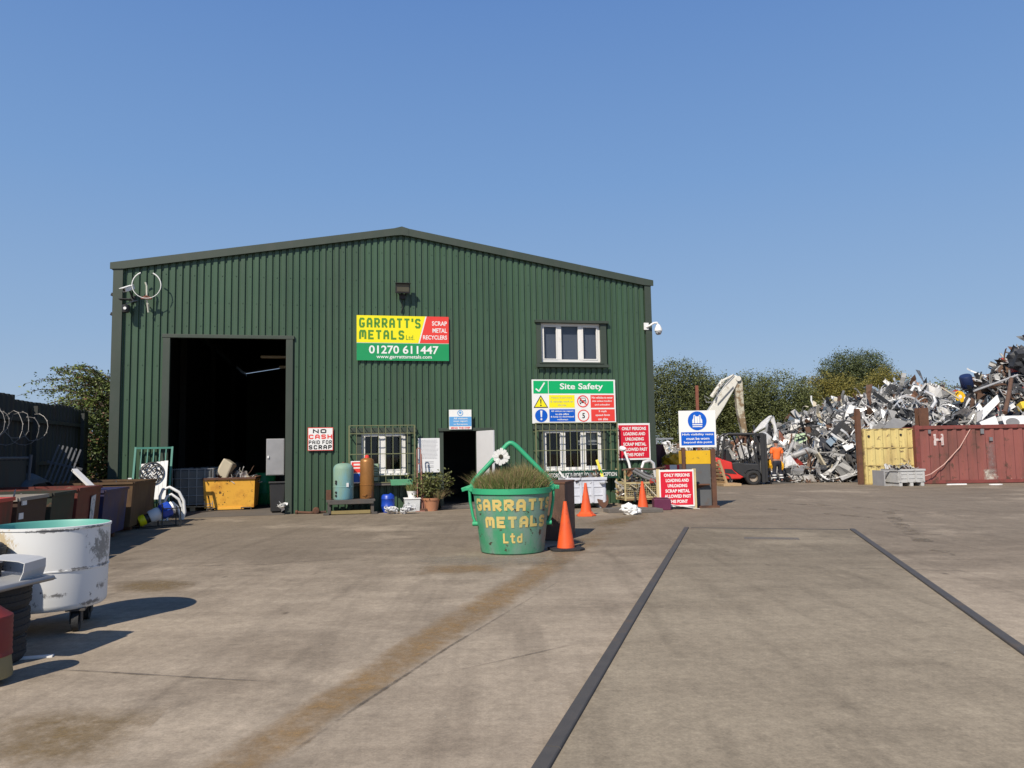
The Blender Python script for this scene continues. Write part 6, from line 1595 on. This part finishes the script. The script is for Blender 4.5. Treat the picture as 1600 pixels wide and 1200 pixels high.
q = MB(); q.tube([e1+Vector((-.2, -.30, .15)), (e1+e2)/2+Vector((-.32, -.32, .30)), e2+Vector((-.2, -.30, .2)), e3+Vector((-.2, -.30, .1))], .025, 6); q.tube([e1+Vector((-.1, -.28, .0)), e2+Vector((.1, -.28, -.02))], .02, 6); q.tube([e1+Vector((-.45, -.2, .25)), e1+Vector((-.68, -.2, .42)), e1+Vector((-.6, -.2, .1)), e1+Vector((-.3, -.2, .1))], .03, 6); q.build('hydraulic_hoses', SCRAP[3], ex)
q = MB(); q.tube([e1+Vector((-.30, 0, .36)), e2+Vector((-.30, 0, .30))], .09, 8); q.tube([e2+Vector((-.30, 0, .30)), e3+Vector((-.12, 0, .10))], .05, 8); q.build('ram', exm, ex)
gq = MB()
for a in (-.5, 0, .5): gq.tube([s2+Vector((a*.3, a*.3, 0)), s2+Vector((a*1.4, a, -.5)), s2+Vector((a*.9, a*.6, -1.1))], [.12, .1, .04], 6)
gq.build('grapple', M['rust'], ex)

# ------------------------------------------------------------------ forklift
fk = thing('forklift', 'red and black counterbalance forklift facing right with empty forks', 'forklift', (9.16, 30.75, 0), R(-4))
fk.scale = (1.06, 1.06, 1.04)
fred = mat('forklift_red', (.62, .035, .025), .35, var=.06, coat=.4); fdk = mat('forklift_black', (.028, .028, .03), .5, var=.15)
q = MB(); q.prism([(-1.12, .28), (-1.16, .62), (-1.20, .98), (-1.08, 1.06), (-.72, .92), (-.52, .86), (-.50, .58), (-.28, .40), (-.1, .30), (-.25, .22), (-.95, .22)], -.52, .52); q.build('counterweight', fred, fk, bevel=.05, seg=3)
q = MB(); q.prism([(-.50, .58), (-.52, .84), (-.30, .86), (-.05, .80), (.45, .78), (.50, .42), (.28, .26), (-.1, .26), (-.28, .40)], -.50, .50); q.build('body', fdk, fk, bevel=.03)
q = MB(); q.prism([(-.8, .46), (-.38, .42), (-.55, .60), (-.82, .62)], -.54, -.515); q.build('side_panel', fdk, fk)
q = MB(); q.prism([(-.70, .93), (-.66, .86), (-.35, .87), (-.35, .80), (-.2, .82), (-.22, .92), (-.48, .98), (-.58, 1.35), (-.72, 1.34)], -.25, .25); q.build('seat', M['black'], fk, bevel=.04)
q = MB()
for y in (-.46, .46):
    q.tube([(-.88, y, .95), (-.80, y, 1.60), (-.74, y, 1.84), (-.62, y, 1.92), (.36, y, 1.90)], .05, 8)
    q.tube([(.36, y, 1.90), (.30, y, 1.4), (.42, y, .78)], .045, 8); q.tube([(-.3, y, 1.92), (-.18, y, 1.6), (.0, y, .84)], .028, 8)
for k in range(7): x = -.6+.9*k/6; q.bar((x, -.46, 1.92), (x, .46, 1.92), .05, .03)
q.build('overhead_guard', fdk, fk)
q = MB(); q.tube([(.22, 0, .8), (.10, 0, 1.10)], .03, 8); q.tube([(.10+.0+.05*math.cos(a), .15*math.sin(a), 1.12+.08*math.cos(a)) for a in [2*PI*k/14 for k in range(14)]], .014, 6, closed=True); q.build('steering_wheel', M['black'], fk)
for y in (-.46, .46):
    q = MB(); tyre(q, Vector((.22, y, .27)), .27, .15, .2, Matrix.Rotation(R(90), 4, 'X')); w_ = q.build('wheel', M['rubber'], fk, smooth=40)
    q = MB(); q.lathe([(0, -.03), (.06, -.05), (.13, -.02), (.155, .06), (.155, -.06), (0, -.06)], 24, Matrix.Translation((.22, y+(-.03 if y < 0 else .03), .27)) @ Matrix.Rotation(R(90), 4, 'X')); q.build('rim', mat('rim_dusty', (.24, .20, .16), .6), w_)
    q = MB(); tyre(q, Vector((-.78, y*.95, .22)), .22, .12, .18, Matrix.Rotation(R(90), 4, 'X')); q.build('wheel', M['rubber'], fk, smooth=40)
q = MB(); q.tube([(-.08, -.5, .46), (.0, -.5, .56), (.2, -.5, .60), (.4, -.5, .57), (.48, -.5, .48)], .04, 6); q.build('mudguard', fdk, fk)
q = MB()
for y in (-.30, .30): q.bb((.58, y-.05, .08), (.70, y+.05, 1.95)); q.bb((.72, y*.8-.04, .1), (.82, y*.8+.04, 1.9))
for z in (.35, 1.05, 1.88): q.bb((.58, -.3, z-.05), (.70, .3, z+.05))
q.build('mast', fdk, fk)
q = MB(); q.tube([(.66, 0, .2), (.66, 0, 1.5)], .05, 8); q.build('lift_ram', M['steel'], fk)
q = MB(); q.bb((.83, -.48, .18), (.87, .48, .26)); q.bb((.83, -.48, .52), (.87, .48, .60)); q.bb((.83, -.02, .26), (.87, .02, .52)); q.build('carriage', fdk, fk)
for y in (-.26, .26):
    q = MB(); q.bb((.88, y-.06, .06), (.92, y+.06, .62)); q.prism([(.92, .02), (1.75, .03), (1.75, .045), (.92, .07)], y-.06, y+.06); q.build('fork', M['rail'], fk)

# wooden pallet leaning behind the forklift
wp_ = thing('wooden_pallet', 'bare wooden pallet leaning against the back of the red forklift', 'pallet', (8.05, 30.05, 0), R(12))
Mt = Matrix.Translation((0, 0, .05)) @ Matrix.Rotation(R(-18), 4, 'Y')
q = MB()
for k in range(6): q.bb((-.02, -.4, .06+k*.155), (.0, .4, .15+k*.155), Mt)
q.build('boards', M['wood'], wp_)
for y in (-.38, 0, .38):
    q = MB(); q.bb((.001, y-.04, .0), (.09, y+.04, .98), Mt); q.build('bearer', M['wood'], wp_)
q = MB(); q.bb((-.15, -.45, 0), (.55, .35, .10)); tag(q.build('timber_base', M['wood'], loc=(8.1, 29.9, 0), rot=(0, 0, R(4)), bevel=.01), 'low timber slab on the ground in front of the leaning pallet', 'timber')

# ------------------------------------------------------------------ worker
wk = thing('person', 'worker seen from behind in an orange hi-vis shirt and dark trousers with reflective bands', 'person', (10.58, 31.0, 0), R(6))
skin = mat('skin', (.42, .20, .13), .55, var=.08)
def skinned(name, verts, edges, m, parent, root=0, sub=2):
    me = bpy.data.meshes.new(name); me.from_pydata([v[:3] for v in verts], edges, []); me.materials.append(m)
    o = bpy.data.objects.new(name, me); COL.objects.link(o); o.parent = parent
    o.modifiers.new('skin', 'SKIN').use_smooth_shade = True
    if not me.skin_vertices: 
        with bpy.context.temp_override(object=o, active_object=o): pass
    for i, sv in enumerate(me.skin_vertices[0].data):
        r_ = verts[i][3]; sv.radius = r_ if isinstance(r_, tuple) else (r_, r_); sv.use_root = (i == root)
    s = o.modifiers.new('sub', 'SUBSURF'); s.levels = sub; s.render_levels = sub
    return o
# facing +y (away from the camera); left is -x
bv = []; be = []
def nv(p, r_, par=None):
    bv.append((*p, r_)); i = len(bv)-1
    if par is not None: be.append((par, i))
    return i
pel = nv((0, 0, .92), (.15, .11)); wai = nv((0, .01, 1.08), (.14, .10), pel); che = nv((0, .02, 1.28), (.165, .115), wai); sho = nv((0, .0, 1.40), (.12, .085), che); nec = nv((0, .01, 1.47), .05, sho); hd0 = nv((0, .025, 1.53), (.062, .07), nec); hd1 = nv((0, .03, 1.60), (.075, .092), hd0); hd2 = nv((0, .025, 1.67), (.060, .072), hd1)
nose = nv((0, .128, 1.585), .010, hd1)
for s in (-1, 1): nv((s*.083, .02, 1.59), (.010, .02), hd1)
hands = {}
for s in (-1, 1):
    a = nv((s*.17, .0, 1.385), .055, sho); e_ = nv((s*.225, -.02, 1.13), .042, a); w_ = nv((s*.235, .05, .90), .027, e_)
    pm = nv((s*.235, .065, .84), (.018, .035), w_); hands[s] = pm
    for k, (dy, L) in enumerate(((-.03, .065), (-.01, .078), (.012, .074), (.032, .06))):
        f1 = nv((s*.232, .065+dy, .79), .009, pm); nv((s*.222, .068+dy*1.05, .79-L*.55), .008, f1)
    t1 = nv((s*.215, .105, .845), .010, pm); nv((s*.205, .12, .81), .009, t1)
    hpv = nv((s*.09, .0, .86), .095, pel); kn = nv((s*.125+(.03 if s > 0 else 0), .04+(.05 if s > 0 else -.02), .48), .058, hpv); an = nv((s*.15+(.05 if s > 0 else 0), (.02 if s > 0 else -.05), .09), .04, kn); nv((s*.155+(.05 if s > 0 else 0), (.12 if s > 0 else .06), .045), .038, an)
body = skinned('body', bv, be, skin, wk)
hv = mat('hi_vis_orange', (.88, .17, .03), .6, var=.08); trs = mat('navy_trousers', (.020, .022, .035), .75, var=.2)
sv_ = [(0, .01, .90, (.175, .13)), (0, .01, 1.06, (.17, .125)), (0, .02, 1.28, (.19, .135)), (0, .0, 1.40, (.14, .10)), (0, .01, 1.455, (.075, .07)), (-.19, .0, 1.375, .078), (-.235, -.015, 1.17, .072), (.19, .0, 1.375, .078), (.235, -.015, 1.17, .072)]
skinned('shirt', sv_, [(0, 1), (1, 2), (2, 3), (3, 4), (3, 5), (5, 6), (3, 7), (7, 8)], hv, wk)
tv_ = [(0, 0, .97, (.155, .115)), (0, 0, .88, (.15, .12))]
te = [(0, 1)]
for s in (-1, 1):
    o_ = .05 if s > 0 else 0; b0 = len(tv_)
    tv_ += [(s*.095, 0, .80, .105), (s*.125+o_*.6, .04+(.05 if s > 0 else -.02), .48, .078), (s*.15+o_, (.02 if s > 0 else -.05), .14, .072)]
    te += [(1, b0), (b0, b0+1), (b0+1, b0+2)]
skinned('trousers', tv_, te, trs, wk)
for s in (-1, 1):
    o_ = .05 if s > 0 else 0
    for z in (.24, .34):
        t_ = (.48-z)/(.48-.14)
        x = s*(.125+.025*t_)+o_*(.6+.4*t_); y = (.09-.07*t_) if s > 0 else (.02-.07*t_)
        q = MB(); q.lathe([(.082, -.022), (.084, 0), (.082, .022)], 18, Matrix.Translation((x, y, z))); q.build('reflective_band', M['sw'], wk)
    q = MB(); q.prism([(-.06, 0), (.06, 0), (.065, .08), (.05, .13), (-.05, .13), (-.065, .08)], -.10, .15, Matrix.Translation((s*.155+o_, (.06 if s > 0 else .0), 0))); q.build('boot', M['black'], wk, bevel=.02)
q = MB(); q.lathe([(.082, 0), (.092, .03), (.085, .08), (.05, .115), (0, .125)], 20, Matrix.Translation((0, .022, 1.615))); q.prism([(-.07, 0), (.07, 0), (.06, .012), (-.06, .012)], .08, .18, Matrix.Translation((0, .02, 1.63))); q.build('cap', mat('dark_cap', (.03, .028, .03), .8), wk, smooth=50)
for s in (-1, 1):
    q = MB(); q.lathe([(0, .008), (.012, 0)], 10, Matrix.Translation((s*.03, .112, 1.605)) @ Matrix.Rotation(R(-90), 4, 'X')); q.build('eye', M['sw'], wk)
q = MB(); q.bb((-.03, .113, 1.545), (.03, .118, 1.553)); q.build('mouth', M['srd'], wk)
for s, lab in ((-1, 'yellow rag bag in the left hand of the worker in orange'), (1, 'smaller yellow cloth in the right hand of the worker in orange')):
    bmv = bmesh.new(); bmesh.ops.create_icosphere(bmv, subdivisions=3, radius=1); k0 = 1.0 if s < 0 else .55
    for v in bmv.verts:
        p = v.co; k = 1+.4*mnoise.noise(p*1.9+Vector((s, 0, 0)))+.2*mnoise.noise(p*4.5); v.co = Vector((p.x*.13*k*k0, p.y*.10*k*k0, p.z*.20*k*(1 if s < 0 else .8)))
    me = bpy.data.meshes.new('yellow_cloth'); bmv.to_mesh(me); bmv.free(); me.materials.append(mat('cloth_yellow', (.85, .42, .01), .6, var=.2))
    o = bpy.data.objects.new('yellow_cloth', me); COL.objects.link(o); o.location = wk.location+Vector((-.33, 0, .74) if s < 0 else (.21, .06, .70)); tag(o, lab, 'cloth')

# ------------------------------------------------------------------ trees
def tree(name, label, loc, H, blobs, nleaf, lsize, mats, seed, group=None, trunk_r=.18, cat='tree', wts=(1, 2, 1), tb=.35):
    rnd = random.Random(seed); t = thing(name, label, cat, loc, 0, group)
    tk = MB(); tk.tube([(0, 0, 0), (rnd.gauss(0, .1), rnd.gauss(0, .1), H*.25), (rnd.gauss(0, .2), rnd.gauss(0, .2), H*.5)], [trunk_r, trunk_r*.75, trunk_r*.5], 9)
    for (cx, cy, cz, rx, ry, rz) in blobs:
        tk.tube([(0, 0, H*tb*rnd.uniform(.5, 1)), (cx*.4, cy*.4, (H*tb+cz)/2), (cx*.9, cy*.9, cz)], [trunk_r*.5, trunk_r*.3, trunk_r*.1], 6)
    tk.build('trunk', M['bark'], t, smooth=60)
    tot = sum(b[3]*b[5] for b in blobs); lf = MB()
    for (cx, cy, cz, rx, ry, rz) in blobs:
        n = int(nleaf*rx*rz/tot)
        nc = max(6, int(n/26))
        for c in range(nc):
            d = Vector((rnd.gauss(0, 1), rnd.gauss(0, 1), rnd.gauss(0, 1))).normalized(); rr_ = rnd.random()**.42
            rr_ *= 1+.22*mnoise.noise(d*2.3+Vector((cx, cy, cz)))
            cc = Vector((cx+d.x*rx*rr_, cy+d.y*ry*rr_, cz+d.z*rz*rr_)); cr = rnd.uniform(.6, 1.3)*lsize*2.1
            sh_ = weighted(rnd, wts)
            for k in range(26):
                lf.cur = sh_ if rnd.random() < .7 else rnd.randrange(len(mats))
                leaf_faces(lf, rnd, cc+Vector((rnd.gauss(0, cr), rnd.gauss(0, cr), rnd.gauss(0, cr*.7))), lsize*rnd.uniform(.6, 1.35), .45, .6)
    lf.build('crown', mats, t)
    return t
def far(px, Y): return Vector(((px-800)/1200*Y, Y, 0))
G1 = 'trees behind the scrap yard'
tree('broad_tree', 'dark green broad tree just right of the warehouse corner', far(1050, 56), 8.6, [(-1.8, 0, 4.9, 2.6, 2, 2.6), (.4, 0, 5.6, 2.6, 2, 2.6), (1.9, .3, 4.8, 2.0, 2, 2.7), (-.2, -.6, 2.6, 3.6, 1.8, 2.4), (-3.2, 0, 4.0, 2.2, 2, 3.0)], 62700, .125, M['leaf_g'], 1, G1, .3, wts=(1.3, 2, .8))
tree('broad_tree', 'mid green broad tree behind the raised excavator boom', far(1130, 58), 7.6, [(-1.6, 0, 4.8, 2.2, 2, 2.3), (.6, 0, 4.6, 2.2, 2, 2.5), (1.8, 0, 4.2, 2.0, 2, 2.4), (0, -.6, 2.4, 3.6, 1.8, 2.4)], 50160, .125, M['leaf'], 2, G1, .28, wts=(1.5, 2, .6))
tree('broad_tree', 'grey-green spreading tree right of the raised excavator boom', far(1205, 57), 7.8, [(-1.5, 0, 4.7, 2.2, 2, 2.4), (.7, 0, 4.8, 2.3, 2, 2.3), (2.2, 0, 4.3, 1.6, 2, 2.2), (-.2, -.6, 2.4, 3.4, 1.8, 2.3), (2.3, 0, 2.6, 1.6, 1.6, 2.2)], 54340, .125, M['leaf_g'], 3, G1, .28, wts=(1, 2, 1.2))
tree('tall_tree', 'tall dark green tree towering behind the yellowish trees', far(1338, 90), 13, [(-1.3, 0, 9.9, 2.7, 2.4, 2.6), (1.5, 0, 9.9, 2.5, 2.4, 2.7), (0, 0, 6.4, 3.6, 2.6, 4), (3.0, 0, 8.2, 1.9, 2, 2.4), (-3.0, 0, 8.2, 1.8, 2, 2.2)], 62700, .17, M['leaf_d'], 4, G1, .4)
tree('yellowing_tree', 'yellowing olive-green tree in front of the tall dark tree', far(1300, 76), 8.6, [(-1.2, 0, 6.0, 2.3, 2, 2.5), (.9, 0, 6.2, 1.9, 2, 2.3), (-.2, -.4, 3.4, 3.2, 2, 2.8), (-2.0, 0, 4.4, 1.6, 1.6, 2.3)], 50160, .15, M['leaf_y'], 5, G1, .28)
tree('yellowing_tree', 'rounded yellow-green tree at the right of the tree group', far(1388, 78), 9.6, [(-.4, 0, 7.0, 1.9, 2, 2.4), (1.0, 0, 6.2, 1.5, 2, 2.4), (-1.8, 0, 5.2, 1.7, 2, 2.4), (0, -.4, 3.6, 2.6, 2, 2.6)], 45980, .15, M['leaf_y'], 6, G1, .28, wts=(1, 2, 1.8))
tree('distant_tree', 'small distant green treetop above the heap, left one of a close pair', far(1462, 110), 9.5, [(0, 0, 7.9, 2.0, 2, 2.2), (-1.6, 0, 7, 1.6, 2, 2), (.5, 0, 5, 2.4, 2, 3)], 4500, .32, M['leaf'], 7, G1, .25)
tree('distant_tree', 'small distant green treetop above the heap, right one of a close pair', far(1484, 112), 9.3, [(0, 0, 7.6, 1.7, 2, 2.2), (1.3, 0, 6.4, 1.6, 2, 2), (0, 0, 5, 2.2, 2, 3)], 4500, .32, M['leaf'], 8, G1, .25)
tree('distant_tree', 'dark distant treetop peeping over the heap between the yellow trees and the pair', far(1440, 105), 8.6, [(0, 0, 6.6, 2.4, 2, 1.8), (0, 0, 4, 3, 2, 3)], 4000, .32, M['leaf_g'], 9, G1, .25)
# hedge-like bush beyond the fence end and the robinia by the building
tree('ivy_bush', 'dark ivy-like bush at the far end of the fence below the robinia', (-10.85, 20.45, 0), 3.0, [(-.2, 0, 1.7, .65, .6, 1.1), (.35, .2, 1.5, .5, .5, 1.3), (.0, 0, .7, .8, .6, .8)], 8500, .10, M['leaf_l'][:2]+[M['leaf_l'][3]], 10, None, .07, 'bush', wts=(4, 1, .4))
rb_ = thing('robinia_tree', 'leafy robinia with arching feathery branches at the left corner of the warehouse', 'tree', (-11.25, 21.9, 0))
rnd = random.Random(19); sm = MB(); lf = MB()
sm.tube([(0, 0, 0), (.1, 0, 1.5), (.3, -.1, 2.8)], [.10, .08, .05], 8)
for i in range(300):
    z0 = rnd.uniform(.7, 3.5); a = rnd.gauss(PI, 1.3); L = rnd.uniform(.9, 2.3); ca_, sa_ = math.cos(a), math.sin(a)*.7
    st_ = Vector((.05+rnd.gauss(.2, .35), rnd.gauss(-.3, .5), z0)); k = rnd.uniform(.15, .75)
    if z0 < 2.2: k *= .5; L *= .75
    pts_ = [st_+Vector((ca_*L*t, sa_*L*t, L*(k*t*1.4-.55*t*t))) for t in (0, .25, .5, .75, 1)]
    if any(((p+rb_.location-CORNER).dot(WU) > -.2) for p in pts_): continue
    sm.tube(pts_, [.022, .016, .012, .008, .004], 5)
    for j in range(30):
        t = .1+.9*rnd.random(); x = t*4; i0 = min(3, int(x)); p = pts_[i0].lerp(pts_[i0+1], x-i0)
        d = Vector((rnd.gauss(0, 1), rnd.gauss(0, 1), rnd.gauss(-.2, .5))).normalized(); Lp = rnd.uniform(.15, .32)
        if (p+rb_.location-CORNER).dot(WU) > -.35: continue
        lf.cur = weighted(rnd, (2, 3, 2.2, .35))
        for m_ in range(5):
            leaf_faces(lf, rnd, p+d*Lp*(m_+.5)/5, rnd.uniform(.06, .10), .7, .5)
sm.build('trunk', M['bark'], rb_, smooth=60); lf.build('crown', M['leaf_l'], rb_)
